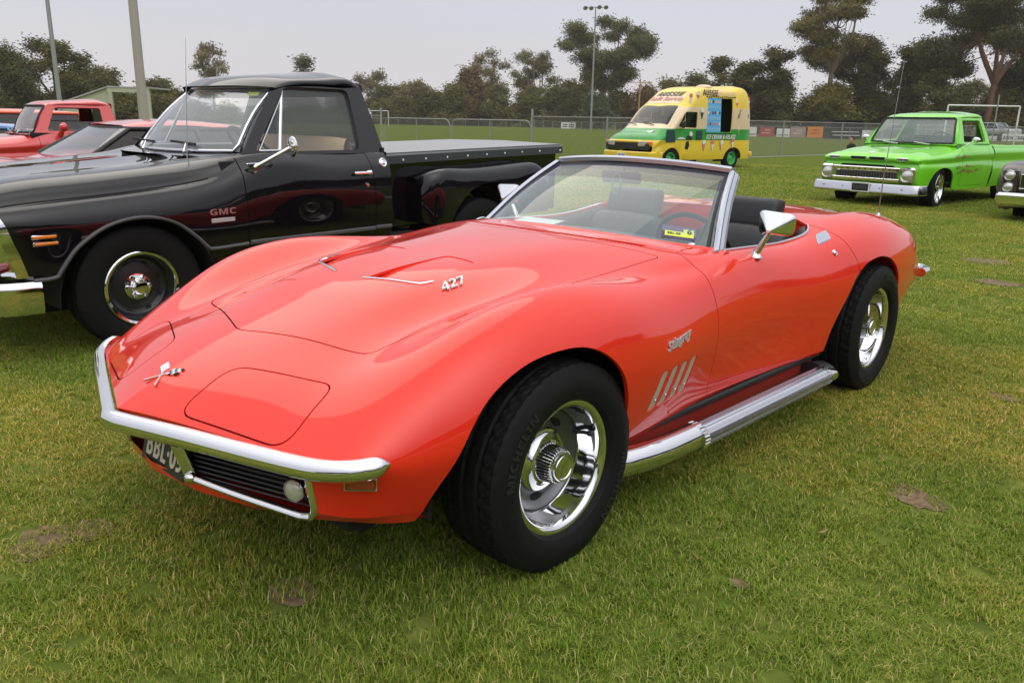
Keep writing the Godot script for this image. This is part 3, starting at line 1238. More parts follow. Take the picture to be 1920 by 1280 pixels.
func cv_details(car: Node3D, _scoop, slots: Array) -> void:
	# hood scoop recesses: a floor under the lip that rises to the hood behind
	var sc := MB.new()
	var rows := []
	for i in 13:
		var t := i / 12.0
		var r := PackedVector3Array()
		for j in 9:
			var w := j / 8.0
			var xl := lerpf(-0.17, -0.085, w)
			var x := lerpf(xl, 0.205, t)
			var z := lerpf(lerpf(0.075, 0.30, w), lerpf(0.10, 0.262, w), t)
			var y := cv_y(x, z) - 0.020 * pow(1.0 - t, 2.4) - 0.0022
			r.append(Vector3(x, y, z))
		rows.append(r)
	sc.grid(rows)
	sc.angle = 70
	part("hood_scoop", sc.both(), M.red, car)
	var trim := MB.new()
	var path := []
	for q in smooth_line([Vector2(-0.157, 0.075), Vector2(-0.128, 0.18), Vector2(-0.098, 0.265), Vector2(-0.075, 0.288), Vector2(-0.045, 0.296)], 5):
		path.append(Vector3(q.x, cv_y(q.x - 0.004, q.y) + 0.002, q.y))
	trim.tube(path, 0.0055, 8, true, 0.6)
	part("scoop_trim", trim.both(), M.chrome, car)
	# cowl grille: slats across the slot in front of the windscreen
	var sl := MB.new()
	var floor_ := MB.new()
	var fr := []
	for k in range(-31, 32):
		var z := 0.0158 * k
		var az := absf(z)
		var x0 := 0.747 + 0.30 * az * az + 0.075 * az
		x0 = 0.746 + 0.36 * az * az
		var x1 := x0 + 0.044 - 0.02 * az
		var y0 := cv_y(x0, az)
		var y1 := cv_y(x1, az)
		var a := Vector3(x0 - 0.004, y0 - 0.002, z)
		var b := Vector3(x1 + 0.004, y1 - 0.002, z)
		var w := Vector3(0, 0, 0.0032)
		sl.face([a - w, b - w, b + w, a + w])
		sl.face([a - w, a + w, a + w + Vector3(0, -0.01, 0), a - w + Vector3(0, -0.01, 0)])
		sl.face([a + w, b + w, b + w + Vector3(0, -0.01, 0), a + w + Vector3(0, -0.01, 0)])
		sl.face([a - w, b - w, b - w + Vector3(0, -0.01, 0), a - w + Vector3(0, -0.01, 0)])
		fr.append(PackedVector3Array([a + Vector3(-0.02, -0.024, 0), b + Vector3(0.02, -0.024, 0)]))
	floor_.grid(fr)
	part("cowl_grille", sl, M.red, car)
	part("grille_well", floor_, M.black_gap, car)
	# fender vents: pale plates set back in each slot, with a bolt
	for s in [1.0, -1.0]:
		for q in slots:
			var v := MB.new()
			var c := Vector2.ZERO
			for p in q:
				c += p / q.size()
			var zz := cv_z(c.x, c.y).z
			v.prism(q, Transform3D(Basis.from_scale(Vector3(1, 1, s)), Vector3(0, 0, s * (zz - 0.025))), 0.0205)
			v.warp(func(p): return p + Vector3(0, 0, s * (cv_z(p.x, p.y).z - zz)))
			var o := part("fender_vent", v, M.vent_grey, car)
			var b := MB.new()
			b.ellipsoid(Vector3(c.x - 0.018, c.y - 0.03, s * (zz - 0.003)), Vector3(0.005, 0.005, 0.005), 10, 6)
			part("bolt", b, M.chrome, o)
	# script on the front fenders
	var st := letters("Stingray", 0.032, 0.004, true, true, 0.92)
	st.warp(func(p): return Vector3(p.x + p.y * 0.35, p.y + p.x * 0.10, p.z))
	for s in [1.0, -1.0]:
		var o := MB.new()
		for i in st.v.size():
			var p := st.v[i]
			var q := cv_z(0.582 + p.x * s, 0.612 + p.y)
			o.vert(Vector3(0.582 + p.x * s, 0.612 + p.y, s * (q.z + 0.001 + p.z)))
		for i in st.idx:
			o.idx.append(i)
		part("fender_script", o, M.badge, car)
	# engine size on the hood's flanks
	var num := letters("427", 0.036, 0.005, true, false, 1.25)
	for s in [1.0, -1.0]:
		var o := MB.new()
		for i in num.v.size():
			var p := num.v[i]
			var x: float = 0.0 + (p.x + p.y * 0.5) * s
			var z := 0.345 - p.y
			o.vert(Vector3(x, cv_y(x, z) + 0.003 + p.z, s * z))
		for i in num.idx:
			o.idx.append(i)
		part("hood_number", o, M.badge, car)
	# crossed flags on the nose
	var fl := MB.new()
	var fd := MB.new()
	var put := func(mb: MB, poly: Array, d: float):
		var t := Transform3D(Basis(Vector3(0, 0, 1), Vector3(0.93, 0.37, 0).normalized(), Vector3(-0.37, 0.93, 0).normalized()), Vector3(-0.822, cv_y(-0.822, 0.0) - 0.002, 0.0))
		mb.prism(PackedVector2Array(poly), t, d, 0.001)
	put.call(fl, [Vector2(-0.036, -0.034), Vector2(-0.033, -0.037), Vector2(0.030, 0.032), Vector2(0.027, 0.035)], 0.006)
	put.call(fl, [Vector2(0.036, -0.034), Vector2(0.033, -0.037), Vector2(-0.030, 0.032), Vector2(-0.027, 0.035)], 0.006)
	for s in [1.0, -1.0]:
		for i in 4:
			for j in 3:
				var a := Vector2(s * (0.012 + 0.0095 * i), 0.010 + 0.0095 * j + 0.004 * i)
				var sz := Vector2(s * 0.009, 0)
				put.call(fl if (i + j) % 2 == 0 or s < 0 else fd, [a, a + sz + Vector2(0, 0.004), a + sz + Vector2(0, 0.013), a + Vector2(0, 0.009)], 0.007)
	part("nose_emblem", fl, M.chrome, car)
	part("emblem_inlay", fd, M.black_trim, car)

func cv_front(car: Node3D) -> void:
	# bumper blade, two halves that meet in a V
	var bl := MB.new()
	var pts := [Vector3(-0.970, 0.502, 0.0), Vector3(-0.891, 0.499, 0.24), Vector3(-0.815, 0.494, 0.47), Vector3(-0.767, 0.491, 0.605), Vector3(-0.736, 0.493, 0.680), Vector3(-0.702, 0.499, 0.735), Vector3(-0.665, 0.505, 0.768), Vector3(-0.620, 0.511, 0.790)]
	var path := smooth_line(pts, 6)
	var outs := []
	var sc := []
	for i in path.size():
		var t: Vector3 = (path[mini(i + 1, path.size() - 1)] - path[maxi(i - 1, 0)])
		t.y = 0
		var o := Vector3(-t.z, 0, t.x).normalized()
		if i == 0:
			o = Vector3(-1.05, 0, 0)
		outs.append(o)
		var k := float(i) / (path.size() - 1)
		sc.append(1.0 - 0.9 * pow(clampf((k - 0.86) / 0.14, 0, 1), 2.5))
	var prof := [Vector2(-0.012, 0.026), Vector2(0.002, 0.028), Vector2(0.014, 0.025), Vector2(0.024, 0.014), Vector2(0.027, 0.0), Vector2(0.025, -0.012), Vector2(0.016, -0.023), Vector2(0.0, -0.028), Vector2(-0.012, -0.027)]
	bl.sweep(path, outs, prof, sc)
	bl.angle = 50
	part("front_bumper", bl.both(), M.chrome, car)
	var nr := MB.new()
	var ns := cv_net.section(-0.95, frange(0.0, 0.84, 30))
	var nrow := [PackedVector3Array(), PackedVector3Array(), PackedVector3Array()]
	for p in ns:
		nrow[0].append(p)
		nrow[1].append(p + Vector3(0.004, -0.012, -0.003))
		nrow[2].append(p + Vector3(0.03, -0.05, -0.01))
	nr.grid(nrow)
	part("nose_return", nr.both(), M.red, car)
	# grille openings: dark well, chrome surround, lower bar and centre divider
	var well := MB.new()
	for s in [1.0]:
		well.face([Vector3(-0.82, 0.48, 0.0), Vector3(-0.63, 0.48, 0.64), Vector3(-0.61, 0.31, 0.64), Vector3(-0.80, 0.31, 0.0)])
	part("grille_back", well.both(), M.black_gap, car)
	var bars := MB.new()
	for k in 8:
		var y := 0.360 + 0.0145 * k
		bars.tube([Vector3(-0.838, y, 0.20), Vector3(-0.705, y - 0.006, 0.600)], 0.003, 5)
	part("grille_bar", bars.both(), M.black_trim, car)
	for s in [1.0, -1.0]:
		var sur := MB.new()
		var lowbar := [Vector3(-0.850, 0.360, 0.215), Vector3(-0.800, 0.344, 0.365), Vector3(-0.736, 0.332, 0.565)]
		var low := smooth_line(lowbar, 6)
		low.append_array([Vector3(-0.724, 0.335, 0.592), Vector3(-0.720, 0.348, 0.602), Vector3(-0.721, 0.37, 0.604), Vector3(-0.730, 0.470, 0.594)])
		for i in low.size():
			low[i].z *= s
		sur.tube(low, 0.0135, 10, true, 0.85)
		part("grille_surround", sur, M.chrome, car)
		var tip := MB.new()
		tip.ellipsoid(Vector3(-0.856, 0.361, 0.212 * s), Vector3(0.019, 0.018, 0.02), 14, 8)
		if s > 0.0:
			part("surround_tip", tip, M.chrome, car)
		var div := MB.new()
		div.box(Vector3(-0.862, 0.412, 0.188 * s), Vector3(0.014, 0.120, 0.044), Basis(Vector3(0, 1, 0), 0.33 * s) * Basis(Vector3(1, 0, 0), -0.32 * s) * Basis(Vector3(0, 0, 1), 0.12), 0.004)
		part("grille_divider", div, M.chrome_soft, car)
		var lamp := MB.new()
		var lb := Basis(Vector3(0, 1, 0).cross(Vector3(-0.94, 0, 0.30 * s)).normalized(), Vector3(-0.94, 0, 0.30 * s).normalized(), Vector3(0, -1, 0))
		lamp.lathe([Vector2(0.001, 0.012), Vector2(0.016, 0.010), Vector2(0.026, 0.003), Vector2(0.029, -0.004), Vector2(0.029, -0.03)], Vector3(-0.745, 0.398, 0.548 * s), lb, 24)
		var lo := part("parking_lamp", lamp, M.lamp_clear, car)
		var lr := MB.new()
		lr.lathe([Vector2(0.029, -0.004), Vector2(0.031, 0.001), Vector2(0.034, -0.004), Vector2(0.034, -0.03)], Vector3(-0.745, 0.398, 0.548 * s), lb, 24)
		part("lamp_ring", lr, M.chrome, lo)
		# amber corner lamps
		var q := cv_z(-0.665, 0.452)
		var nn := (cv_z(-0.62, 0.452) - cv_z(-0.71, 0.452)).normalized()
		var outv := Vector3(-nn.z, 0, nn.x)
		var bs := Basis(nn, Vector3.UP, outv)
		if s < 0:
			bs = Basis(Vector3(nn.x, 0, -nn.z), Vector3.UP, Vector3(outv.x, 0, -outv.z))
		var am := MB.new()
		am.box(Vector3(q.x, q.y, q.z * s) + bs.z * 0.002, Vector3(0.072, 0.026, 0.012), bs, 0.003)
		var ao := part("marker_lamp", am, M.marker, car)
		var fr := MB.new()
		for k in [[0, 0.015, 0.082, 0.004], [0, -0.015, 0.082, 0.004], [0.039, 0, 0.004, 0.034], [-0.039, 0, 0.004, 0.034]]:
			fr.box(Vector3(q.x, q.y, q.z * s) + bs * Vector3(k[0], k[1], 0.003), Vector3(k[2], k[3], 0.012), bs, 0.002)
		part("bezel", fr, M.chrome_soft, ao)
	# number plate between the dividers
	var pl := MB.new()
	var pc := Vector3(-0.850, 0.385, 0.045)
	var pt := Basis(Vector3(0, 0, 1), Vector3(0.26, 0.965, 0).normalized(), Vector3(-0.965, 0.26, 0).normalized())
	pl.box(pc, Vector3(0.265, 0.105, 0.006), pt, 0.002)
	var po := part("number_plate", pl, M.black_trim, car)
	var to := MB.new()
	to.append(letters("BBL·09", 0.066, 0.002), Transform3D(pt.scaled_local(Vector3(0.78, 1, 1)), pc + pt.z * 0.003 + Vector3(0, 0, 0.004)))
	part("plate_text", to, M.cream, po)
	# red lip under the grille, black chin behind it
	var lip := MB.new()
	lip.grid([PackedVector3Array([Vector3(-0.875, 0.350, 0), Vector3(-0.845, 0.347, 0.22), Vector3(-0.79, 0.330, 0.40), Vector3(-0.712, 0.330, 0.60)]), PackedVector3Array([Vector3(-0.868, 0.318, 0), Vector3(-0.838, 0.315, 0.22), Vector3(-0.77, 0.305, 0.40), Vector3(-0.695, 0.318, 0.595)]), PackedVector3Array([Vector3(-0.6, 0.265, 0), Vector3(-0.6, 0.265, 0.22), Vector3(-0.55, 0.265, 0.40), Vector3(-0.43, 0.272, 0.72)])])
	part("chin", lip.both(), M.red, car)
	var spo := MB.new()
	spo.box(Vector3(-0.50, 0.225, 0), Vector3(0.06, 0.09, 1.05), Basis(), 0.01)
	part("chin_spoiler", spo, M.under, car)

func cv_cabin(car: Node3D) -> void:
	# windscreen glass between the cowl line and the header
	var base := func(t: float) -> Vector3: return Vector3(0.925 + 0.165 * t * t + 0.075 * pow(t, 4.0), 0.884 - 0.045 * t * t, 0.632 * t)
	var head := func(t: float) -> Vector3: return Vector3(1.425 + 0.085 * t * t, 1.140 - 0.027 * t * t, 0.487 * t)
	var spans := [[0.0, 0.72, M.glass], [0.72, 0.86, M.tint2], [0.86, 1.0, M.tint1]]
	var gl: Node3D
	for sp in spans:
		var g := MB.new()
		var rows := []
		for i in 9:
			var f: float = lerpf(sp[0], sp[1], i / 8.0)
			var r := PackedVector3Array()
			for j in 41:
				var t := -1.0 + j / 20.0
				var p: Vector3 = base.call(t).lerp(head.call(t), f)
				r.append(p + Vector3(-0.75, 0.62, 0).normalized() * 0.018 * sin(PI * f))
			rows.append(r)
		g.grid(rows)
		g.angle = 80
		var o := part("windscreen" if gl == null else "shade_band", g, sp[2], car if gl == null else gl)
		if gl == null:
			gl = o
	# header rail, pillars and base trim
	var hp := []
	var hi := []
	for j in 41:
		var t := -1.0 + j / 20.0
		hp.append(head.call(t) + Vector3(0.012, 0.010, 0))
		hi.append(head.call(t * 0.985) + Vector3(-0.012, -0.010, 0))
	var hd := MB.new()
	var ou := []
	for p in hp:
		ou.append(Vector3(-0.88, 0.47, 0.0))
	hd.sweep(hp, ou, [Vector2(0.016, -0.012), Vector2(0.018, 0.004), Vector2(0.010, 0.016), Vector2(-0.02, 0.020), Vector2(-0.06, 0.014), Vector2(-0.06, -0.004), Vector2(-0.01, -0.012)])
	part("header_rail", hd, M.brushed, car)
	var seal := MB.new()
	seal.tube(hi, 0.009, 6)
	part("header_seal", seal, M.rubber_strip, car)
	for s in [1.0, -1.0]:
		var pm := MB.new()
		var pp := []
		for i in 13:
			var f := -0.10 + 1.10 * i / 12.0
			var p: Vector3 = base.call(1.0).lerp(head.call(1.0), f) + Vector3(-0.75, 0.62, 0).normalized() * 0.018 * sin(PI * clampf(f, 0, 1)) + Vector3(0.010, 0.0, 0.016)
			p.z *= s
			pp.append(p)
		var nrm := Vector3(-0.30, 0.22, 0.93 * s).normalized()
		var oo := []
		for p in pp:
			oo.append(nrm)
		var fwd := Vector3(-0.62, -0.75, 0.0).normalized().cross(nrm) * (1.0 if s < 0 else -1.0)
		pm.sweep(pp, oo, [Vector2(-0.012, -0.026), Vector2(0.006, -0.026), Vector2(0.010, -0.016), Vector2(0.001, -0.013), Vector2(0.010, -0.009), Vector2(0.012, 0.008), Vector2(0.002, 0.012), Vector2(0.009, 0.016), Vector2(0.004, 0.025), Vector2(-0.012, 0.025)], null, true, fwd)
		pm.angle = 25
		var po := part("windscreen_pillar", pm, M.brushed, car)
		var gv := MB.new()
		for k in [-0.0132, 0.0122]:
			var gp := []
			for p in pp:
				gp.append(p + nrm * 0.0065 + fwd * k)
			gv.tube(gp, 0.0022, 5)
		part("pillar_groove", gv, M.black_gap, po)
		var ps := MB.new()
		var p2 := []
		for i in 9:
			var f := i / 8.0
			var p: Vector3 = base.call(0.955).lerp(head.call(0.955), f) + Vector3(-0.75, 0.62, 0).normalized() * (0.018 * sin(PI * f) - 0.008)
			p.z *= s
			p2.append(p)
		ps.tube(p2, 0.017, 6, true, 0.5)
		part("pillar_seal", ps, M.rubber_strip, car)
	# cowl lip under the glass
	var lipm := MB.new()
	var lp := []
	var lo := []
	for j in 49:
		var t := -1.09 + 2.18 * j / 48.0
		var az := absf(t * 0.632)
		var b: Vector3 = base.call(clampf(t, -1, 1))
		b.z = t * 0.632
		b.y = 0.886 - 0.048 * t * t
		lp.append(b + Vector3(-0.035, -0.012, 0))
		lo.append(Vector3(-1, -0.25 - 0.0 * az, 0).normalized())
	lipm.sweep(lp, lo, [Vector2(-0.045, 0.004), Vector2(-0.02, 0.013), Vector2(0.004, 0.011), Vector2(0.014, 0.001), Vector2(0.012, -0.016), Vector2(-0.045, -0.03)])
	part("cowl_lip", lipm, M.red, car)
	# inner tub: floor, side panels, rear wall
	var fl := MB.new()
	fl.box(Vector3(1.5, 0.27, 0), Vector3(1.5, 0.03, 1.36))
	fl.box(Vector3(2.16, 0.50, 0), Vector3(0.04, 0.46, 1.3))
	fl.box(Vector3(1.0, 0.5, 0), Vector3(0.04, 0.5, 1.3))
	part("cabin_floor", fl, M.interior_dark, car)
	var rear := MB.new()
	var rr := [PackedVector3Array(), PackedVector3Array(), PackedVector3Array()]
	for q in smooth_line([Vector2(2.115, 0.0), Vector2(2.11, 0.35), Vector2(2.095, 0.51), Vector2(2.055, 0.605), Vector2(1.99, 0.64)], 5):
		var y := cv_y(q.x + 0.02, q.y)
		rr[0].append(Vector3(q.x + 0.016, y - 0.001, q.y))
		rr[1].append(Vector3(q.x + 0.008, y - 0.06, q.y))
		rr[2].append(Vector3(q.x + 0.02, y - 0.135, q.y * 0.99))
	rear.grid(rr)
	part("rear_wall", rear.both(), M.red, car)
	var side := MB.new()
	for s in [1.0, -1.0]:
		var rows := [PackedVector3Array(), PackedVector3Array(), PackedVector3Array(), PackedVector3Array()]
		for i in 16:
			var x := lerpf(1.10, 2.05, i / 15.0)
			var z := 0.645 - 0.05 * pow(clampf((x - 1.9) / 0.15, 0, 1), 2)
			var y := cv_y(x, z + 0.02)
			rows[0].append(Vector3(x, y - 0.004, (z + 0.014) * s))
			rows[1].append(Vector3(x, y - 0.014, (z - 0.012) * s))
			rows[2].append(Vector3(x, y - 0.06, (z - 0.045) * s))
			rows[3].append(Vector3(x, 0.3, (z - 0.06) * s))
		side.grid(rows)
	part("door_lining", side, M.leather, car)
	# bright strip along the door tops
	for s in [1.0, -1.0]:
		var st := MB.new()
		var sp := []
		for q in smooth_line([Vector2(1.10, 0.658), Vector2(1.4, 0.662), Vector2(1.75, 0.664), Vector2(1.92, 0.663), Vector2(2.0, 0.648), Vector2(2.06, 0.617)], 6):
			sp.append(Vector3(q.x, cv_y(q.x, q.y) + 0.004, q.y * s))
		st.tube(sp, 0.0055, 6)
		part("door_top_strip", st, M.chrome_soft, car)
	# dash pad, paper, wheel
	var ds := MB.new()
	var drow := []
	for q in [Vector2(0.95, 0.842), Vector2(1.12, 0.855), Vector2(1.22, 0.852), Vector2(1.27, 0.83), Vector2(1.28, 0.78), Vector2(1.22, 0.60)]:
		var r := PackedVector3Array()
		for j in 21:
			var t := -1.0 + j / 10.0
			r.append(Vector3(q.x + 0.12 * t * t * (1.0 if q.x < 1.0 else 0.35), q.y - 0.045 * t * t, 0.60 * t))
		drow.append(r)
	ds.grid(drow)
	part("dashboard", ds, M.dash, car)
	var pa := MB.new()
	pa.grid([PackedVector3Array([Vector3(1.05, 0.846, -0.20), Vector3(1.12, 0.832, -0.50)]), PackedVector3Array([Vector3(1.19, 0.872, -0.17), Vector3(1.24, 0.862, -0.46)])])
	part("paper", pa, M.paper, car)
	var wh := MB.new()
	var wb := Basis(Vector3(0, 0, 1), deg_to_rad(-62.0))
	var wc := Vector3(1.49, 0.765, 0.35)
	var ring := []
	for i in 49:
		var t := TAU * i / 48.0
		ring.append(wc + wb * Vector3(cos(t) * 0.19, 0, sin(t) * 0.19))
	wh.tube(ring, 0.012, 8, false)
	var wo := part("steering_wheel", wh, M.black_trim, car)
	var sp := MB.new()
	for k in 3:
		var t := TAU * k / 3.0 + 0.5
		sp.tube([wc + wb * Vector3(0, -0.03, 0), wc + wb * Vector3(cos(t) * 0.185, 0, sin(t) * 0.185)], 0.008, 6)
	sp.lathe([Vector2(0.0, 0.0), Vector2(0.045, -0.005), Vector2(0.05, -0.04)], wc, wb, 20)
	sp.tube([wc + wb * Vector3(0, -0.03, 0), wc + wb * Vector3(0, -0.28, 0)], 0.025, 10)
	part("spoke", sp, M.steel, wo)
	# seats with pleats and head restraints
	for s in [1.0, -1.0]:
		var z: float = 0.345 * s
		var se := MB.new()
		var ctr := Vector3(1.86, 0.60, z)
		var tilt := Basis(Vector3(0, 0, 1), -0.42)
		var rows := []
		for i in 25:
			var a := PI * 2.0 * i / 24.0
			var r := PackedVector3Array()
			for j in 41:
				var w := -1.0 + j / 20.0
				var edge := pow(maxf(0.0, 1.0 - pow(absf(w), 5.0)), 0.4)
				var pleat := 0.006 * absf(sin(w * PI * 3.0)) if absf(w) < 0.78 else 0.0
				var px := signf(cos(a)) * pow(absf(cos(a)), 0.5) * (0.055 + pleat) * edge
				var py := signf(sin(a)) * pow(absf(sin(a)), 0.45) * 0.27 * (0.90 + 0.10 * edge) - 0.02 * w * w
				r.append(ctr + tilt * Vector3(px, py, w * 0.235))
			rows.append(r)
		se.grid(rows)
		se.angle = 60
		var so := part("seat", se, M.leather, car)
		var cu := MB.new()
		cu.box(Vector3(1.62, 0.40, z), Vector3(0.50, 0.14, 0.46), Basis(Vector3(0, 0, 1), 0.12), 0.05)
		part("cushion", cu, M.leather, so)
		var hb := MB.new()
		var rw := []
		for i in 25:
			var a := TAU * i / 24.0
			var r := PackedVector3Array()
			for j in 25:
				var w := -1.0 + j / 12.0
				var edge := pow(maxf(0.0, 1.0 - pow(absf(w), 6.0)), 0.35)
				var px := signf(cos(a)) * pow(absf(cos(a)), 0.6) * 0.058 * edge
				var py := signf(sin(a)) * pow(absf(sin(a)), 0.5) * 0.083 * (0.92 + 0.08 * edge)
				r.append(Vector3(2.005, 0.893, z) + Basis(Vector3(0, 0, 1), -0.30) * Vector3(px, py, w * 0.165))
			rw.append(r)
		hb.grid(rw)
		hb.angle = 60
		part("head_restraint", hb, M.leather, so)
	var con := MB.new()
	con.box(Vector3(1.6, 0.42, 0), Vector3(0.95, 0.24, 0.16), Basis(), 0.03)
	con.tube([Vector3(1.48, 0.53, 0.0), Vector3(1.50, 0.64, 0.0)], 0.008, 8)
	con.ellipsoid(Vector3(1.50, 0.65, 0), Vector3(0.022, 0.022, 0.022), 12, 8)
	part("centre_console", con, M.leather, car)
	# mirror inside, with a green ring hung on it
	var mi := MB.new()
	mi.box(Vector3(1.385, 1.075, -0.005), Vector3(0.024, 0.055, 0.22), Basis(Vector3(0, 0, 1), 0.15), 0.010)
	mi.tube([Vector3(1.39, 1.09, 0), Vector3(1.415, 1.135, 0)], 0.006, 6)
	var mo := part("inner_mirror", mi, M.black_trim, car)
	var gr := MB.new()
	var rp := []
	for i in 25:
		var t := TAU * i / 24.0
		rp.append(Vector3(1.365, 1.045 + 0.048 * cos(t), -0.015 + 0.024 * sin(t)))
	gr.tube(rp, 0.0055, 8, false)
	gr.tube([Vector3(1.365, 1.093, -0.015), Vector3(1.37, 1.105, -0.012)], 0.0015, 4)
	part("hanging_ring", gr, M.green_ring, mo)
	# label inside the glass
	var ctr2: Vector3 = base.call(0.80).lerp(head.call(0.80), 0.13) + Vector3(-0.75, 0.62, 0).normalized() * 0.004
	var ex: Vector3 = (base.call(0.86) - base.call(0.74)).normalized()
	var ey: Vector3 = (head.call(0.80) - base.call(0.80)).normalized()
	ey = (ey - ex * ex.dot(ey)).normalized()
	var lab := Basis(ex, ey, ex.cross(ey).normalized())
	if lab.z.x > 0:
		lab = Basis(ex, ey, -lab.z)
	var l1 := MB.new()
	var sheet := func(mb: MB, x0: float, y0: float, x1: float, y1: float, h: float):
		mb.face([ctr2 + lab * Vector3(x0, y0, h), ctr2 + lab * Vector3(x1, y0, h), ctr2 + lab * Vector3(x1, y1, h), ctr2 + lab * Vector3(x0, y1, h)])
	sheet.call(l1, -0.068, -0.038, 0.068, 0.038, 0.0)
	var lo1 := part("registration_label", l1, M.purple, car)
	var l2 := MB.new()
	sheet.call(l2, -0.056, -0.026, 0.06, 0.004, 0.002)
	sheet.call(l2, 0.018, 0.004, 0.06, 0.022, 0.002)
	part("label_panel", l2, M.sticker_yellow, lo1)
	var l3 := MB.new()
	l3.append(letters("6", 0.026, 0.0005), Transform3D(lab, ctr2 + lab * Vector3(0.042, 0.006, 0.003)))
	l3.append(letters("BBL·09", 0.012, 0.0005), Transform3D(lab, ctr2 + lab * Vector3(-0.02, -0.010, 0.003)))
	part("label_text", l3, M.black_trim, lo1)

func cv_side_parts(car: Node3D) -> void:
	for s in [1.0, -1.0]:
		# black strip and ribbed side pipe
		var st := MB.new()
		st.box(Vector3(1.16, 0.272, 0.758 * s), Vector3(1.72, 0.030, 0.03), Basis(Vector3(0, 0, 1), -0.010), 0.008)
		part("sill_strip", st, M.rubber_strip, car)
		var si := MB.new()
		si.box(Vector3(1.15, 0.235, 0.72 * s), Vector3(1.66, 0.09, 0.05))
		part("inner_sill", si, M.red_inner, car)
		var co := MB.new()
		var path := [Vector3(0.765, 0.200, 0.818 * s), Vector3(1.89, 0.196, 0.830 * s)]
		var prof := []
		for i in 121:
			var a := -1.9 + 3.6 * i / 120.0
			var rib := 0.0042 * (1.0 if (i % 8) < 4 else -0.9)
			if i < 6 or i > 114:
				rib = 0.0
			prof.append(Vector2(cos(a) * (0.062 + rib), sin(a) * (0.045 + rib)))
		var oo := [Vector3(0, 0, s), Vector3(0, 0, s)]
		co.sweep(path, oo, prof)
		co.angle = 20
		part("side_pipe_cover", co, M.chrome_soft, car)
		var cap := MB.new()
		var cprof := []
		for i in 61:
			var a := -1.9 + 3.6 * i / 60.0
			var rib := 0.007 + (0.003 if i % 4 < 2 else 0.0)
			cprof.append(Vector2(cos(a) * (0.062 + rib), sin(a) * (0.045 + rib)))
		cap.sweep([Vector3(0.752, 0.2005, 0.817 * s), Vector3(0.785, 0.200, 0.818 * s)], oo, cprof)
		cap.angle = 20
		part("cover_clamp", cap, M.chrome, car)
		var fp := MB.new()
		var pts := smooth_line([Vector3(0.10, 0.28, 0.62 * s), Vector3(0.25, 0.235, 0.75 * s), Vector3(0.36, 0.215, 0.795 * s), Vector3(0.55, 0.205, 0.818 * s), Vector3(0.78, 0.202, 0.826 * s)], 6)
		fp.tube(pts, 0.052, 18)
		part("exhaust_pipe", fp, M.chrome, car)
		var tp := MB.new()
		tp.tube([Vector3(1.87, 0.196, 0.829 * s), Vector3(1.93, 0.19, 0.832 * s), Vector3(1.99, 0.18, 0.838 * s)], [0.060, 0.055, 0.044], 18, false, 0.75)
		part("pipe_tip", tp, M.chrome, car)
		var tc := MB.new()
		tc.tube([Vector3(1.86, 0.215, 0.80 * s), Vector3(1.96, 0.205, 0.81 * s), Vector3(2.03, 0.19, 0.82 * s)], [0.06, 0.056, 0.03], 12, true, 0.7)
		part("pipe_end_cap", tc, M.black_trim, car)
		# door handle plate and lock
		var h := MB.new()
		var hq := rounded([Vector2(-0.085, -0.024), Vector2(0.045, -0.030), Vector2(0.085, 0.022), Vector2(-0.02, 0.026)], 0.015)
		var pts3 := []
		var top := MB.new()
		top.prism(hq, Transform3D(Basis(Vector3(1, 0, 0), Vector3(0, 1, 0), Vector3(0, 0, 1)), Vector3.ZERO), 0.006, 0.002)
		for p in top.v:
			var x := 1.995 + p.x
			var zz := 0.720 + 0.0 - p.y * 0.9
			pts3.append(Vector3(x, cv_y(x, minf(zz, 0.735)) + p.z - 0.001 - maxf(zz - 0.735, 0.0) * 0.9, zz * s))
		for p in pts3:
			h.vert(p)
		h.idx = top.idx
		part("door_handle", h, M.brushed, car)
		var lk := MB.new()
		var lq := cv_z(1.995, 0.755)
		lk.lathe([Vector2(0.0, 0.008), Vector2(0.006, 0.008), Vector2(0.008, 0.005), Vector2(0.013, 0.007), Vector2(0.016, 0.004), Vector2(0.016, -0.006)], Vector3(lq.x, lq.y, lq.z * s), Basis(Vector3(1, 0, 0), Vector3(0, 0.35, 0.94 * s), Vector3(0, -0.94, 0.35 * s)), 20)
		part("door_lock", lk, M.chrome_soft, car)
		# mirror on its slanted stalk
		var mx := 1.335 if s > 0.0 else 1.46
		var mb := MB.new()
		mb.lathe([Vector2(0.0, 0.03), Vector2(0.012, 0.028), Vector2(0.018, 0.012), Vector2(0.026, 0.0), Vector2(0.026, -0.006)], Vector3(mx, cv_y(mx, 0.722) - 0.004, 0.724 * s), Basis(Vector3(0, 0, 1), -0.1), 20)
		mb.tube([Vector3(mx, 0.812, 0.724 * s), Vector3(mx, 0.92, 0.782 * s)], [0.015, 0.008], 12)
		var mo := part("door_mirror", mb, M.chrome, car)
		var hd := MB.new()
		# four-sided pyramid back, rim and glass
		var mc := Vector3(mx, 0.942, 0.802 * s)
		var rim := rounded([Vector2(-0.075, -0.048), Vector2(0.070, -0.044), Vector2(0.075, 0.042), Vector2(-0.080, 0.050)], 0.026, 4)
		var rw := [PackedVector3Array(), PackedVector3Array(), PackedVector3Array()]
		for q in rim:
			rw[0].append(mc + Vector3(-0.050, -0.028 + q.y * 0.1, q.x * 0.1 * s - 0.012 * s))
			rw[1].append(mc + Vector3(0.0, q.y, q.x * s))
			rw[2].append(mc + Vector3(0.014, q.y * 0.97, q.x * 0.97 * s))
		hd.grid(rw, true)
		var fc: Array = Array(rw[0])
		hd.face(fc)
		hd.angle = 24
		part("mirror_head", hd, M.chrome, mo)
		var mg := MB.new()
		mg.face(Array(rw[2]))
		part("mirror_glass", mg, M.chrome, mo)
	# aerial on the left rear fender
	var an := MB.new()
	var ab := Vector3(2.86, cv_y(2.86, 0.665), 0.665)
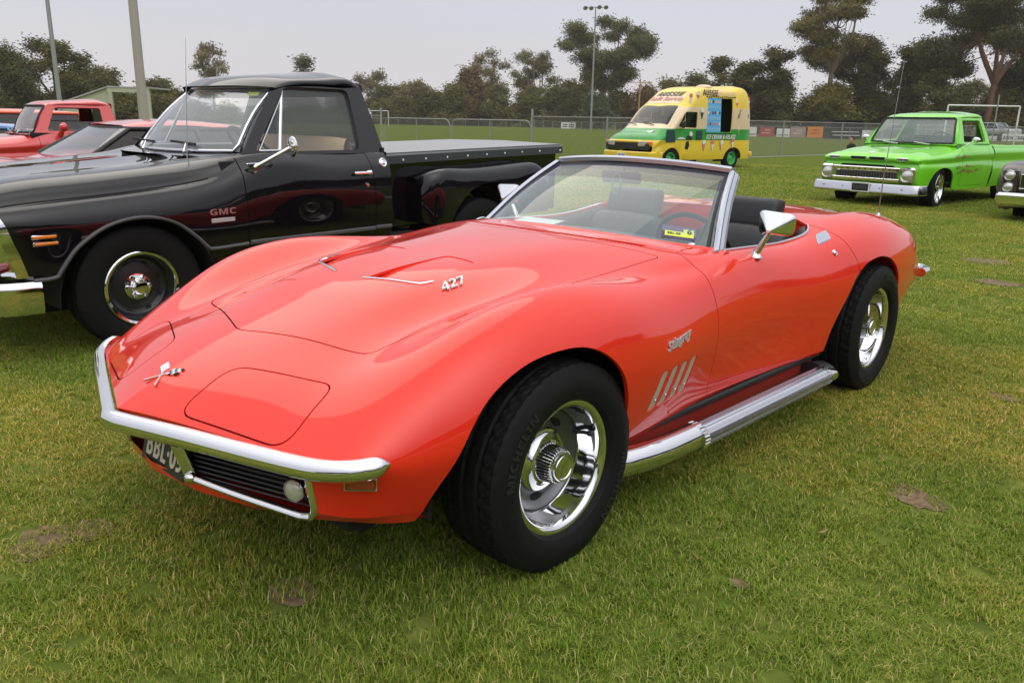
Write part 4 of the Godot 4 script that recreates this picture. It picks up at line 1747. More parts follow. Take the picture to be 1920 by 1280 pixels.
	an.tube([ab, ab + Vector3(0.004, 0.20, 0.0), ab + Vector3(0.02, 0.80, 0.02)], [0.0035, 0.0028, 0.0012], 6)
	an.lathe([Vector2(0.0, 0.014), Vector2(0.006, 0.013), Vector2(0.013, 0.0), Vector2(0.014, -0.006)], ab, Basis(), 12)
	part("aerial", an, M.steel, car)
	# underside and wheel wells
	var un := MB.new()
	un.box(Vector3(1.35, 0.25, 0), Vector3(3.9, 0.03, 1.15))
	for ax in [0.0, 2.42]:
		for s in [1.0, -1.0]:
			var rows := []
			for i in 21:
				var a := PI * i / 20.0
				var r := PackedVector3Array()
				for z in [0.36, 0.60, 0.76]:
					r.append(Vector3(ax - 0.05 + cos(a) * 0.415, 0.29 + sin(a) * (0.40 if z < 0.5 else 0.43), z * s))
				rows.append(r)
			un.grid(rows)
			un.box(Vector3(ax - 0.03, 0.42, 0.37 * s), Vector3(0.78, 0.36, 0.02))
	part("underbody", un, M.under, car)

func tyre_mb(r: float, rim: float, w: float, lugs := 96, groove := 0.006) -> MB:
	# axis along z, outer side towards +z
	var m := MB.new()
	var prof := []
	var h := w * 0.5
	prof.append(Vector2(rim, h * 0.70))
	prof.append(Vector2(rim + 0.006, h * 0.80))
	prof.append(Vector2(rim + 0.010, h * 0.86))
	for i in 9:
		var t := i / 8.0
		prof.append(Vector2(lerpf(rim + 0.014, r - 0.022, t), h * (0.90 + 0.10 * sin(PI * clampf(t * 0.95 + 0.02, 0, 1)) - 0.02 * t)))
	prof.append(Vector2(r - 0.012, h * 0.855))
	prof.append(Vector2(r - 0.005, h * 0.80))
	var k := prof.size()
	for i in 33:
		var t := 1.0 - 2.0 * i / 32.0
		prof.append(Vector2(r - 0.005 * t * t, h * 0.77 * t))
	var k2 := prof.size()
	for i in range(k - 1, -1, -1):
		prof.append(Vector2(prof[i].x, -prof[i].y))
	var rows := []
	for i in prof.size():
		var q: Vector2 = prof[i]
		var row := PackedVector3Array()
		for j in lugs * 2:
			var rr := q.x
			if i >= k and i < k2:
				var g := i - k
				if g in [7, 8, 15, 16, 17, 24, 25]:
					rr -= groove
				elif (g < 7 or g > 25) and (j + (g / 3)) % 4 == 0:
					rr -= groove * 0.7
				elif (j + g) % 8 == 0:
					rr -= groove * 0.5
			elif (i == k - 1 or i == k2 or i == k - 2 or i == k2 + 1) and j % 4 == 0:
				rr -= groove * 0.5
			var a := TAU * j / (lugs * 2.0)
			row.append(Vector3(cos(a) * rr, sin(a) * rr, q.y))
		rows.append(row)
	m.grid(rows, true)
	m.angle = 32
	return m

# letters bent round a tyre's side; axis z
func ring_text(txt: String, h: float, rad: float, z: float, mid: float, depth := 0.0015) -> MB:
	var t := letters(txt, h, depth, true, false, 1.15)
	for i in t.v.size():
		var p := t.v[i]
		var a := mid - p.x / rad
		t.v[i] = Vector3(cos(a) * (rad + p.y), sin(a) * (rad + p.y), z + p.z)
	return t

const ZAX := Basis(Vector3(1, 0, 0), Vector3(0, 0, 1), Vector3(0, -1, 0))  # lathe axis y -> z

func cv_wheels(car: Node3D) -> void:
	var tm := tyre_mb(0.329, 0.205, 0.255).mesh()
	var lt := MB.new()
	for q in [["MICHELIN", 2.1], ["MICHELIN", -1.04], ["XWX", 0.5], ["XWX", -2.6]]:
		if q[0] == "XWX":
			continue
		lt.append(ring_text(q[0], 0.030, 0.270, 0.1265, q[1]))
	var ltm := lt.mesh()
	# trim ring and barrel
	var rim := MB.new()
	rim.lathe([Vector2(0.213, 0.083), Vector2(0.213, 0.093), Vector2(0.210, 0.098), Vector2(0.203, 0.099), Vector2(0.192, 0.094), Vector2(0.186, 0.085), Vector2(0.183, 0.070), Vector2(0.178, 0.045), Vector2(0.166, 0.022), Vector2(0.162, 0.010), Vector2(0.160, -0.005)], Vector3.ZERO, ZAX, 72)
	rim.angle = 45
	var rm := rim.mesh()
	var disc := MB.new()
	disc.lathe([Vector2(0.163, 0.006), Vector2(0.158, 0.013), Vector2(0.152, 0.010), Vector2(0.140, -0.004), Vector2(0.118, -0.012), Vector2(0.10, -0.006), Vector2(0.094, 0.004)], Vector3.ZERO, ZAX, 72)
	disc.angle = 45
	var dm := disc.mesh()
	var slot := MB.new()
	for k in 5:
		var a := TAU * k / 5.0 + 0.35
		var o := Vector3(cos(a), sin(a), 0) * 0.128
		slot.ellipsoid(o + Vector3(0, 0, -0.009), Vector3(0.030, 0.013, 0.006), 18, 8, Basis(Vector3(0, 0, 1), a + PI / 2))
	var sm := slot.mesh()
	var cap := MB.new()
	cap.lathe([Vector2(0.102, 0.0), Vector2(0.098, 0.010), Vector2(0.086, 0.012), Vector2(0.076, 0.020), Vector2(0.070, 0.030), Vector2(0.058, 0.034), Vector2(0.054, 0.030)], Vector3.ZERO, ZAX, 60)
	cap.lathe([Vector2(0.050, 0.078), Vector2(0.048, 0.086), Vector2(0.045, 0.084), Vector2(0.044, 0.094), Vector2(0.041, 0.099), Vector2(0.036, 0.098), Vector2(0.034, 0.095), Vector2(0.020, 0.094), Vector2(0.0, 0.094)], Vector3.ZERO, ZAX, 60)
	cap.angle = 40
	var cm := cap.mesh()
	var fin := MB.new()
	fin.lathe([Vector2(0.055, 0.030), Vector2(0.0475, 0.080)], Vector3.ZERO, ZAX, 60)
	var fm := fin.mesh()
	var fins := MB.new()
	for k in 36:
		var a := TAU * k / 36.0
		var b := Basis(Vector3(0, 0, 1), a)
		fins.box(b * Vector3(0.0535, 0, 0.055), Vector3(0.009, 0.0036, 0.052), b * Basis(Vector3(0, 1, 0), -0.15), 0.001)
	var fsm := fins.mesh()
	var valve := MB.new()
	valve.tube([Vector3(0.150, -0.03, 0.01), Vector3(0.162, -0.032, 0.045), Vector3(0.165, -0.033, 0.06)], 0.006, 8)
	valve.ellipsoid(Vector3(0.165, -0.033, 0.066), Vector3(0.009, 0.009, 0.013), 12, 8)
	var vm := valve.mesh()
	var i := 0
	for ax in [0.0, 2.489]:
		for s in [1.0, -1.0]:
			var w := Node3D.new()
			w.name = "wheel" if i == 0 else "wheel_%03d" % i
			i += 1
			car.add_child(w, true)
			w.position = Vector3(ax, 0.318, (0.737 if ax < 1.0 else 0.745) * s)
			w.rotation = Vector3(0, 0.0 if s > 0 else PI, 0.55 if ax < 1 else 2.2)
			part("tyre", tm, M.tyre, w)
			part("tyre_lettering", ltm, M.tyre_letter, w)
			part("trim_ring", rm, M.chrome, w)
			part("wheel_disc", dm, M.wheel_grey, w)
			part("disc_slot", sm, M.black_gap, w)
			part("hub_cap", cm, M.chrome, w)
			part("cap_core", fm, M.black_trim, w)
			part("cap_fins", fsm, M.chrome, w)
			part("valve_cap", vm, M.black_trim, w)

func cv_tail(car: Node3D) -> void:
	var t := MB.new()
	var sec := cv_net.section(3.6, frange(0.0, 1.37, 40))
	var rows := [PackedVector3Array(), PackedVector3Array()]
	for p in sec:
		rows[0].append(p)
		rows[1].append(Vector3(3.60, lerpf(p.y, 0.56, 0.35), p.z * 0.6))
	t.grid(rows)
	var f: Array = Array(rows[1])
	f.append(Vector3(3.60, 0.45, 0.0))
	t.face(f)
	part("tail_panel", t.both(), M.red, car)
	for s in [1.0, -1.0]:
		for z in [0.26, 0.43]:
			var l := MB.new()
			l.lathe([Vector2(0.0, 0.012), Vector2(0.04, 0.008), Vector2(0.055, 0.0), Vector2(0.055, -0.02)], Vector3(3.605, 0.60, z * s), Basis(Vector3(0, 0, 1), -PI / 2), 24)
			part("tail_lamp", l, M.red_lamp, car)
		var b := MB.new()
		var pts := smooth_line([Vector3(3.38, 0.492, 0.775 * s), Vector3(3.47, 0.49, 0.772 * s), Vector3(3.56, 0.485, 0.750 * s), Vector3(3.625, 0.482, 0.70 * s), Vector3(3.65, 0.48, 0.60 * s), Vector3(3.66, 0.48, 0.42 * s)], 6)
		b.tube(pts, 0.030, 12, true, 0.9)
		part("rear_bumper", b, M.chrome, car)

# ---------------------------------------------------------------- pickups
# local axes: x rearward from the front axle, y up, z to the truck's left

func road_wheel(parent: Node3D, at: Vector3, left: bool, r: float, rim: float, w: float, style: String, steer := 0.0) -> void:
	var key := "%s_%.3f" % [style, r]
	if not M.has(key):
		var rr := MB.new()
		var d := MB.new()
		var h := MB.new()
		var x := MB.new()
		rr.lathe([Vector2(rim + 0.008, w * 0.40), Vector2(rim + 0.008, w * 0.46), Vector2(rim + 0.002, w * 0.48), Vector2(rim - 0.012, w * 0.46), Vector2(rim - 0.020, w * 0.38), Vector2(rim - 0.028, w * 0.22), Vector2(rim - 0.036, w * 0.10), Vector2(rim - 0.04, 0.0)], Vector3.ZERO, ZAX, 56)
		match style:
			"rally":
				d.lathe([Vector2(rim - 0.036, w * 0.10), Vector2(rim - 0.045, w * 0.14), Vector2(rim - 0.07, w * 0.06), Vector2(rim - 0.10, w * 0.08), Vector2(0.08, w * 0.12), Vector2(0.0, w * 0.12)], Vector3.ZERO, ZAX, 48)
				h.lathe([Vector2(0.080, w * 0.12), Vector2(0.078, w * 0.15), Vector2(0.050, w * 0.17), Vector2(0.042, w * 0.20), Vector2(0.042, w * 0.34), Vector2(0.036, w * 0.37), Vector2(0.0, w * 0.38)], Vector3.ZERO, ZAX, 32)
				for k in 6:
					var a := TAU * k / 6.0
					h.lathe([Vector2(0.014, w * 0.14), Vector2(0.013, w * 0.26), Vector2(0.008, w * 0.29), Vector2(0.0, w * 0.295)], Vector3(cos(a), sin(a), 0) * 0.062, ZAX, 10)
				for k in 8:
					var a := TAU * (k + 0.5) / 8.0
					x.ellipsoid(Vector3(cos(a), sin(a), 0) * (rim - 0.062) + Vector3(0, 0, w * 0.085), Vector3(0.022, 0.011, 0.006), 12, 6, Basis(Vector3(0, 0, 1), a + PI / 2))
			"five":
				for k in 5:
					var a := TAU * k / 5.0 + 0.3
					var b := Basis(Vector3(0, 0, 1), a)
					var rows := []
					for q in [[0.045, 0.030, w * 0.36], [0.10, 0.020, w * 0.33], [rim - 0.03, 0.034, w * 0.26], [rim - 0.02, 0.036, w * 0.2]]:
						rows.append(PackedVector3Array([b * Vector3(q[0], -q[1], q[2] - 0.05), b * Vector3(q[0], -q[1], q[2]), b * Vector3(q[0], -q[1] * 0.4, q[2] + 0.008), b * Vector3(q[0], q[1] * 0.4, q[2] + 0.008), b * Vector3(q[0], q[1], q[2]), b * Vector3(q[0], q[1], q[2] - 0.05)]))
					h.grid(rows)
				h.lathe([Vector2(0.055, w * 0.20), Vector2(0.055, w * 0.36), Vector2(0.035, w * 0.42), Vector2(0.0, w * 0.43)], Vector3.ZERO, ZAX, 24)
				d.lathe([Vector2(rim - 0.038, w * 0.0), Vector2(0.0, -0.01)], Vector3.ZERO, ZAX, 24)
			"steel":
				d.lathe([Vector2(rim - 0.036, w * 0.10), Vector2(rim - 0.05, w * 0.20), Vector2(rim - 0.09, w * 0.10), Vector2(0.06, w * 0.22), Vector2(0.04, w * 0.30), Vector2(0.0, w * 0.31)], Vector3.ZERO, ZAX, 40)
				for k in 10:
					var a := TAU * k / 10.0
					x.ellipsoid(Vector3(cos(a), sin(a), 0) * (rim - 0.065) + Vector3(0, 0, w * 0.165), Vector3(0.017, 0.014, 0.008), 10, 6)
		M[key] = [tyre_mb(r, rim, w, 48, 0.006).mesh(), rr.mesh(), d.mesh(), h.mesh(), x.mesh()]
	var wn := Node3D.new()
	var cnt: String = "%d/wheel" % parent.get_instance_id()
	wn.name = "wheel" if not names.has(cnt) else "wheel_%03d" % names[cnt]
	names[cnt] = names.get(cnt, 0) + 1
	parent.add_child(wn, true)
	wn.position = at
	wn.rotation.y = (0.0 if left else PI) + steer
	part("tyre", M[key][0], M.tyre, wn)
	part("rim", M[key][1], M.van_wheel if style == "steel" else M.chrome, wn)
	part("wheel_disc", M[key][2], M.van_wheel if style == "steel" else M.dark_metal, wn)
	if M[key][3].get_surface_count():
		part("hub_cap", M[key][3], M.chrome, wn)
	if M[key][4].get_surface_count():
		part("disc_slot", M[key][4], M.black_gap, wn)

func pickup_net(kind: String) -> Net:
	var n := Net.new()
	if kind == "gmc":
		n.row(0.0, [[-0.74, 0.955, 0], [-0.62, 0.985, 0], [-0.3, 1.015, 0], [0.2, 1.045, 0], [0.55, 1.065, 0], [0.75, 1.07, 0], [1.9, 1.07, 0]])
		n.row(0.45, [[-0.74, 0.950, 0.46], [-0.62, 0.978, 0.46], [-0.3, 1.008, 0.47], [0.2, 1.037, 0.48], [0.55, 1.060, 0.5], [0.75, 1.07, 0.5], [1.9, 1.07, 0.5]])
		n.row(0.72, [[-0.74, 0.935, 0.74], [-0.62, 0.958, 0.745], [-0.3, 0.986, 0.755], [0.2, 1.016, 0.765], [0.5, 1.045, 0.785], [0.70, 1.082, 0.845], [1.2, 1.082, 0.855], [1.9, 1.082, 0.85]])
		n.row(0.79, [[-0.74, 0.905, 0.795], [-0.62, 0.928, 0.80], [-0.3, 0.955, 0.815], [0.2, 0.985, 0.825], [0.5, 1.018, 0.84], [0.70, 1.068, 0.875], [1.2, 1.068, 0.882], [1.9, 1.068, 0.875]])
		n.row(0.87, [[-0.74, 0.865, 0.815], [-0.62, 0.880, 0.825], [-0.3, 0.902, 0.842], [0.2, 0.932, 0.852], [0.5, 0.975, 0.872], [0.70, 1.03, 0.915], [1.2, 1.03, 0.922], [1.9, 1.03, 0.91]])
		n.row(0.95, [[-0.74, 0.845, 0.855], [-0.62, 0.856, 0.875], [-0.3, 0.878, 0.895], [0.2, 0.905, 0.905], [0.5, 0.938, 0.925], [0.70, 0.982, 0.946], [1.2, 0.982, 0.951], [1.9, 0.982, 0.936]])
		n.row(1.05, [[-0.74, 0.80, 0.895, 0.01], [-0.62, 0.805, 0.920], [-0.3, 0.815, 0.945], [0.2, 0.83, 0.955], [0.5, 0.85, 0.958], [0.70, 0.875, 0.968], [1.2, 0.88, 0.972], [1.9, 0.88, 0.955]])
		n.row(1.22, [[-0.74, 0.67, 0.905, 0.05], [-0.62, 0.67, 0.93, 0.03], [-0.3, 0.68, 0.955], [0.2, 0.69, 0.965], [0.70, 0.70, 0.972], [1.9, 0.70, 0.958]])
		n.row(1.38, [[-0.74, 0.53, 0.905, 0.11], [-0.62, 0.53, 0.925, 0.06], [-0.3, 0.54, 0.945], [0.2, 0.545, 0.950], [0.70, 0.545, 0.955], [1.9, 0.545, 0.945]])
		n.row(1.50, [[-0.74, 0.48, 0.895, 0.13], [-0.62, 0.46, 0.91, 0.07], [0.2, 0.42, 0.925], [0.70, 0.40, 0.925], [1.9, 0.40, 0.915]])
	else:
		# a rounded hood over fenders with a horizontal crease
		n.row(0.0, [[-0.80, 0.815, 0], [-0.76, 0.855, 0], [-0.62, 0.905, 0], [-0.3, 0.955, 0], [0.2, 0.995, 0], [0.55, 1.03, 0], [0.75, 1.04, 0], [1.9, 1.05, 0]])
		n.row(0.42, [[-0.80, 0.812, 0.42], [-0.76, 0.850, 0.42], [-0.62, 0.898, 0.42], [-0.3, 0.948, 0.43], [0.2, 0.988, 0.45], [0.55, 1.025, 0.48], [0.75, 1.04, 0.5], [1.9, 1.05, 0.5]])
		n.row(0.72, [[-0.80, 0.805, 0.68, 0.02], [-0.76, 0.838, 0.68, 0.02], [-0.62, 0.880, 0.69], [-0.3, 0.925, 0.70], [0.2, 0.968, 0.72], [0.5, 1.005, 0.76], [0.70, 1.05, 0.82], [1.2, 1.06, 0.845], [1.9, 1.06, 0.84]])
		n.row(0.86, [[-0.80, 0.795, 0.81, 0.05], [-0.76, 0.818, 0.82, 0.05], [-0.62, 0.845, 0.84, 0.01], [-0.3, 0.875, 0.855], [0.2, 0.91, 0.865], [0.5, 0.945, 0.88], [0.70, 0.985, 0.895], [1.2, 1.0, 0.90], [1.9, 1.0, 0.895]])
		n.row(0.96, [[-0.80, 0.775, 0.865, 0.08], [-0.76, 0.785, 0.880, 0.07], [-0.62, 0.795, 0.915, 0.01], [-0.3, 0.805, 0.945], [0.2, 0.82, 0.960], [0.7, 0.85, 0.968], [1.9, 0.87, 0.955]])
		n.row(1.02, [[-0.80, 0.742, 0.85, 0.085], [-0.76, 0.742, 0.868, 0.075], [-0.62, 0.742, 0.90, 0.015], [-0.3, 0.748, 0.925], [0.2, 0.755, 0.935], [0.7, 0.78, 0.945], [1.9, 0.79, 0.935]])
		n.row(1.12, [[-0.80, 0.69, 0.865, 0.07], [-0.76, 0.69, 0.885, 0.06], [-0.62, 0.69, 0.915, 0.01], [-0.3, 0.69, 0.94], [0.2, 0.69, 0.95], [0.7, 0.70, 0.955], [1.9, 0.70, 0.945]])
		n.row(1.30, [[-0.80, 0.50, 0.87, 0.07], [-0.76, 0.50, 0.885, 0.06], [-0.62, 0.50, 0.912, 0.01], [-0.3, 0.50, 0.935], [0.7, 0.50, 0.945], [1.9, 0.50, 0.935]])
		n.row(1.50, [[-0.80, 0.32, 0.86, 0.09], [-0.62, 0.31, 0.89, 0.02], [-0.3, 0.30, 0.905], [0.7, 0.27, 0.915], [1.9, 0.27, 0.905]])
	return n

func pickup(called: String, label: String, kind: String, paint: Material, at: Vector3, yaw: float, bed: String) -> Node3D:
	var t := thing(called, label, "pickup truck", at, yaw)
	var gmc := kind == "gmc"
	var n := pickup_net(kind)
	var x0 := -0.74 if gmc else -0.80
	var ss := frange(x0, 1.9, 132)
	var m := n.mb(ss, frange(0.0, 1.5, 90))
	var arch: PackedVector2Array
	if gmc:
		arch = PackedVector2Array(smooth_line([Vector2(-0.52, 0.25), Vector2(-0.475, 0.49), Vector2(-0.35, 0.64), Vector2(-0.19, 0.735), Vector2(0.0, 0.768), Vector2(0.18, 0.728), Vector2(0.31, 0.63), Vector2(0.40, 0.53), Vector2(0.45, 0.25)], 5, true))
	else:
		arch = PackedVector2Array(smooth_line([Vector2(-0.46, 0.15), Vector2(-0.44, 0.34), Vector2(-0.36, 0.52), Vector2(-0.22, 0.625), Vector2(0.0, 0.66), Vector2(0.22, 0.625), Vector2(0.36, 0.52), Vector2(0.43, 0.34), Vector2(0.45, 0.15)], 5, true))
	var door := rounded([Vector2(0.65, 1.2), Vector2(0.655, 0.95), Vector2(0.665, 0.44 if gmc else 0.33), Vector2(1.72, 0.44 if gmc else 0.33), Vector2(1.735, 0.70), Vector2(1.70, 1.2)], 0.05)
	var nv := m.v.size()
	var d_hole := PackedFloat32Array()
	var d_door := PackedFloat32Array()
	d_hole.resize(nv)
	d_door.resize(nv)
	for i in nv:
		var p := m.v[i]
		d_hole[i] = 1.0
		d_door[i] = 1.0
		var xy := Vector2(p.x, p.y)
		if p.z > 0.78:
			d_hole[i] = sd(xy, arch) if p.x < 0.55 else 1.0
			if p.x > 0.5 and p.z > 0.84:
				d_door[i] = sd(xy, door)
		elif p.x > 0.80:
			d_hole[i] = -1.0
	var bd := PackedFloat32Array()
	var dd := PackedFloat32Array()
	for i in nv:
		bd.append(maxf(-d_hole[i], 0.003 - d_door[i]))
		dd.append(maxf(-d_hole[i], d_door[i] + 0.003))
	var e := []
	var body := clip(m, bd, e)
	var fl := flange(body, e, 0.02)
	part("body", body.both(), paint, t)
	part("panel_edge", fl.both(), paint, t)
	e = []
	var dm := clip(m, dd, e)
	var df := flange(dm, e, 0.015)
	for s in [1, -1]:
		var o := part("door", dm if s > 0 else dm.mirrored(), paint, t)
		part("edge", df if s > 0 else df.mirrored(), M.black_gap, o)
		var h := MB.new()
		if gmc:
			h.box(Vector3(1.60, 0.945, 0.978 * s), Vector3(0.17, 0.022, 0.022), Basis(), 0.007)
			h.box(Vector3(1.665, 0.945, 0.972 * s), Vector3(0.05, 0.034, 0.016), Basis(), 0.006)
			part("handle", h, M.chrome, o)
			var l := MB.new()
			l.lathe([Vector2(0.0, 0.006), Vector2(0.016, 0.004), Vector2(0.018, -0.01)], Vector3(1.645, 0.862, 0.968 * s), ZAX, 16)
			part("lock", l, M.chrome, o)
	# greenhouse: sides with the window opening, pillars and roof
	var by := 1.075 if gmc else 1.055
	var hy := 1.535 if gmc else 1.52
	var gs := MB.new()
	var rows := []
	for i in 65:
		var u := i / 64.0
		var r := PackedVector3Array()
		for j in 41:
			var v := j / 40.0
			var xf := lerpf(0.72, 1.10, v) if gmc else lerpf(0.60, 0.90, v)
			var xr := lerpf(1.93, 1.885, v)
			var z := lerpf(0.862, 0.652, pow(v, 1.15)) - 0.03 * pow(maxf(0.0, (u - 0.86) / 0.14), 2.0) - (0.055 * pow(maxf(0.0, 1.0 - u / 0.10), 2.0) if gmc else 0.0)
			r.append(Vector3(lerpf(xf, xr, u), lerpf(by, hy, v), z))
		rows.append(r)
	gs.grid(rows)
	gs.n.resize(gs.v.size())
	for i in gs.v.size():
		gs.n[i] = Vector3(0, 0.42, 0.9).normalized()
	var win: PackedVector2Array
	if gmc:
		win = rounded([Vector2(0.800, 1.098), Vector2(1.150, 1.512), Vector2(1.72, 1.506), Vector2(1.675, 1.098)], 0.045)
	else:
		win = rounded([Vector2(0.80, 1.085), Vector2(0.985, 1.465), Vector2(1.70, 1.465), Vector2(1.70, 1.085)], 0.05)
	var wd := PackedFloat32Array()
	for p in gs.v:
		wd.append(-sd(Vector2(p.x, p.y), win))
	e = []
	var side := clip(gs, wd, e)
	part("cab_side", side.both(), paint, t)
	part("window_edge", flange(side, e, 0.045, Vector3(0, -0.35, -0.9)).both(), M.black_trim if gmc else paint, t)
	var wneg := PackedFloat32Array()
	for q in wd:
		wneg.append(-q - 0.002)
	var pane := clip(gs, wneg)
	for i in pane.v.size():
		pane.v[i].z -= 0.028
	if kind != "c10":
		if not gmc:
			var low := PackedFloat32Array()
			for p in pane.v:
				low.append(p.y - 1.24)
			pane = clip(pane, low)
		part("side_window", pane, M.glass_clear if gmc else M.glass_dark, t)
		part("side_window", pane.mirrored(), M.glass_clear if gmc else M.glass_dark, t)
	# roof
	var rf := Net.new()
	var fx := 0.90 if gmc else 0.72
	rf.row(0.0, [[0.0, hy - 0.02, 0], [0.06, hy + 0.015, 0], [0.25, hy + 0.06, 0], [0.6, hy + 0.085, 0], [0.9, hy + 0.075, 0], [1.0, hy + 0.02, 0]])
	rf.row(0.4, [[0.0, hy - 0.02, 0.40], [0.06, hy + 0.012, 0.40], [0.25, hy + 0.055, 0.40], [0.6, hy + 0.078, 0.40], [0.9, hy + 0.068, 0.40], [1.0, hy + 0.017, 0.39]])
	rf.row(0.57, [[0.0, hy - 0.025, 0.56], [0.06, hy + 0.002, 0.57], [0.25, hy + 0.038, 0.575], [0.6, hy + 0.055, 0.575], [0.9, hy + 0.046, 0.57], [1.0, hy + 0.008, 0.55]])
	rf.row(0.68, [[0.0, hy - 0.035, 0.655], [0.06, hy - 0.015, 0.665], [0.25, hy + 0.008, 0.67], [0.6, hy + 0.018, 0.67], [0.9, hy + 0.012, 0.66], [1.0, hy - 0.01, 0.63]])
	rf.row(0.71, [[0.0, hy - 0.040, 0.655], [0.06, hy - 0.025, 0.668], [0.25, hy - 0.008, 0.672], [0.6, hy - 0.002, 0.672], [0.9, hy - 0.008, 0.66], [1.0, hy - 0.02, 0.63]])
	rf.xwarp = func(s: float, _y: float, z: float) -> float:
		return lerpf(fx + 0.16 * pow(absf(z) / 0.66, 2.2) * (1.15 if gmc else 1.0), 1.925 - 0.05 * pow(absf(z) / 0.66, 3.0), s)
	var rm := rf.mb(frange(0.0, 1.0, 48), frange(0.0, 0.71, 40))
	part("roof", rm.both(), paint, t)
	# windscreen between cowl and header
	var wb := func(q: float) -> Vector3: return (Vector3(0.60 + 0.16 * pow(absf(q), 2.3), 1.085 + 0.01 * q * q, 0.72 * q) if gmc else Vector3(0.53 + 0.10 * pow(absf(q), 2.3), 1.045 + 0.01 * q * q, 0.775 * q))
	var wh := func(q: float) -> Vector3: return (Vector3(0.985 + 0.145 * pow(absf(q), 2.3), hy - 0.03, 0.595 * q) if gmc else Vector3(0.745 + 0.12 * pow(absf(q), 2.3), hy - 0.035, 0.655 * q))
	var ws := MB.new()
	rows = []
	var frame := []
	for i in 13:
		var f := i / 12.0
		var r := PackedVector3Array()
		for j in 41:
			var q := -1.0 + j / 20.0
			var a: Vector3 = wb.call(q)
			r.append(a.lerp(wh.call(q), f) + Vector3(-0.02 * sin(PI * f), 0.02 * sin(PI * f), 0))
		rows.append(r)
	ws.grid(rows)
	ws.angle = 80
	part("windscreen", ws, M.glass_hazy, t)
	var loop := []
	for j in 21:
		loop.append(wb.call(-0.96 + 1.92 * j / 20.0))
	for j in 7:
		loop.append(rows[int(1 + j * 10 / 6.0)][40] + Vector3(0, 0, -0.01))
	for j in 21:
		loop.append(wh.call(0.96 - 1.92 * j / 20.0))
	for j in 7:
		loop.append(rows[int(11 - j * 10 / 6.0)][0] + Vector3(0, 0, 0.01))
	loop.append(loop[0])
	var fr := MB.new()
	for i in loop.size():
		loop[i] += Vector3(-0.012, 0.006, 0)
	fr.tube(loop, 0.011 if gmc else 0.016, 8, false)
	part("windscreen_trim", fr, M.chrome_soft if gmc else M.rubber_strip, t)
	# pillar fillers between the windscreen and the sides
	var pil := MB.new()
	for s in [1.0, -1.0]:
		var pr := [PackedVector3Array(), PackedVector3Array()]
		for i in 13:
			var f := i / 12.0
			var a: Vector3 = rows[i][40]
			a.z *= s
			var z: float = (lerpf(0.862, 0.652, pow(f, 1.15)) - (0.05 if gmc else 0.0)) * s
			pr[0].append(a)
			pr[1].append(Vector3((lerpf(0.72, 1.10, f) if gmc else lerpf(0.60, 0.90, f)) + 0.01, lerpf(by, hy, f), z))
		pil.grid(pr)
	# cowl
	var cw := [PackedVector3Array(), PackedVector3Array()]
	for j in 25:
		var q := -1.05 + 2.1 * j / 24.0
		var a: Vector3 = wb.call(clampf(q, -1, 1))
		a.z = 0.80 * q
		cw[0].append(a + Vector3(0, -0.004, 0))
		cw[1].append(Vector3(a.x - 0.14, a.y - 0.012 - 0.02 * q * q, a.z))
	part("pillar", pil, paint, t)
	var cwm := MB.new()
	cwm.grid(cw)
	part("cowl", cwm, paint, t)
	# inside: floor, back wall with a window, bench, wheel, dash
	var inn := MB.new()
	inn.box(Vector3(1.2, 0.40, 0), Vector3(1.5, 0.04, 1.72))
	inn.box(Vector3(1.91, 0.80, 0), Vector3(0.03, 0.62, 1.70))
	inn.box(Vector3(0.56, 0.78, 0), Vector3(0.03, 0.50, 1.66))
	inn.box(Vector3(1.895, 1.505, 0), Vector3(0.03, 0.08, 1.24))
	for s in [1.0, -1.0]:
		inn.face([Vector3(1.90, 1.07, 0.60 * s), Vector3(1.90, 1.07, 0.82 * s), Vector3(1.86, 1.52, 0.62 * s), Vector3(1.87, 1.52, 0.55 * s)])
		inn.box(Vector3(1.2, 0.74, 0.86 * s), Vector3(1.3, 0.62, 0.03))
	part("cab_lining", inn, M.interior_dark if gmc else (M.lime_dark if kind == "c10" else M.interior_dark), t)
	var rw2 := MB.new()
	for s in [1.0, -1.0]:
		rw2.face([Vector3(1.915, 0.42, 0.0), Vector3(1.915, 0.42, 0.90 * s), Vector3(1.935, 1.08, 0.86 * s), Vector3(1.925, 1.10, 0.0)])
		rw2.face([Vector3(1.93, 1.08, 0.60 * s), Vector3(1.93, 1.08, 0.84 * s), Vector3(1.885, 1.53, 0.625 * s), Vector3(1.885, 1.53, 0.56 * s)])
		rw2.face([Vector3(1.886, 1.48, 0.0), Vector3(1.886, 1.48, 0.6 * s), Vector3(1.886, 1.56, 0.6 * s), Vector3(1.886, 1.56, 0.0)])
	part("cab_rear", rw2, paint, t)
	var rwn := MB.new()
	rwn.face([Vector3(1.905, 1.11, -0.6), Vector3(1.905, 1.11, 0.6), Vector3(1.90, 1.47, 0.56), Vector3(1.90, 1.47, -0.56)])
	part("rear_window", rwn, M.glass_dark if not kind == "c10" else M.glass, t)
	var da := MB.new()
	da.box(Vector3(0.72, 1.02, 0), Vector3(0.28, 0.10, 1.55), Basis(), 0.03)
	part("dashboard", da, M.interior_dark, t)
	var be := MB.new()
	var br := []
	for i in 13:
		var a := PI * i / 12.0
		var r := PackedVector3Array()
		for j in 97:
			var q := -1.0 + j / 48.0
			var pl := 0.006 * absf(sin(q * 26.0))
			r.append(Vector3(1.72 + 0.05 * (1.0 - sin(a)) - (0.07 + pl) * cos(a) * 1.0 - 0.06, 0.78 + 0.40 * sin(a) - 0.012 * pow(absf(q), 6.0), 0.72 * q))
		br.append(r)
	be.grid(br)
	be.box(Vector3(1.45, 0.70, 0), Vector3(0.50, 0.16, 1.42), Basis(), 0.05)
	part("bench_seat", be, M.bench if gmc else M.leather, t)
	var sw := MB.new()
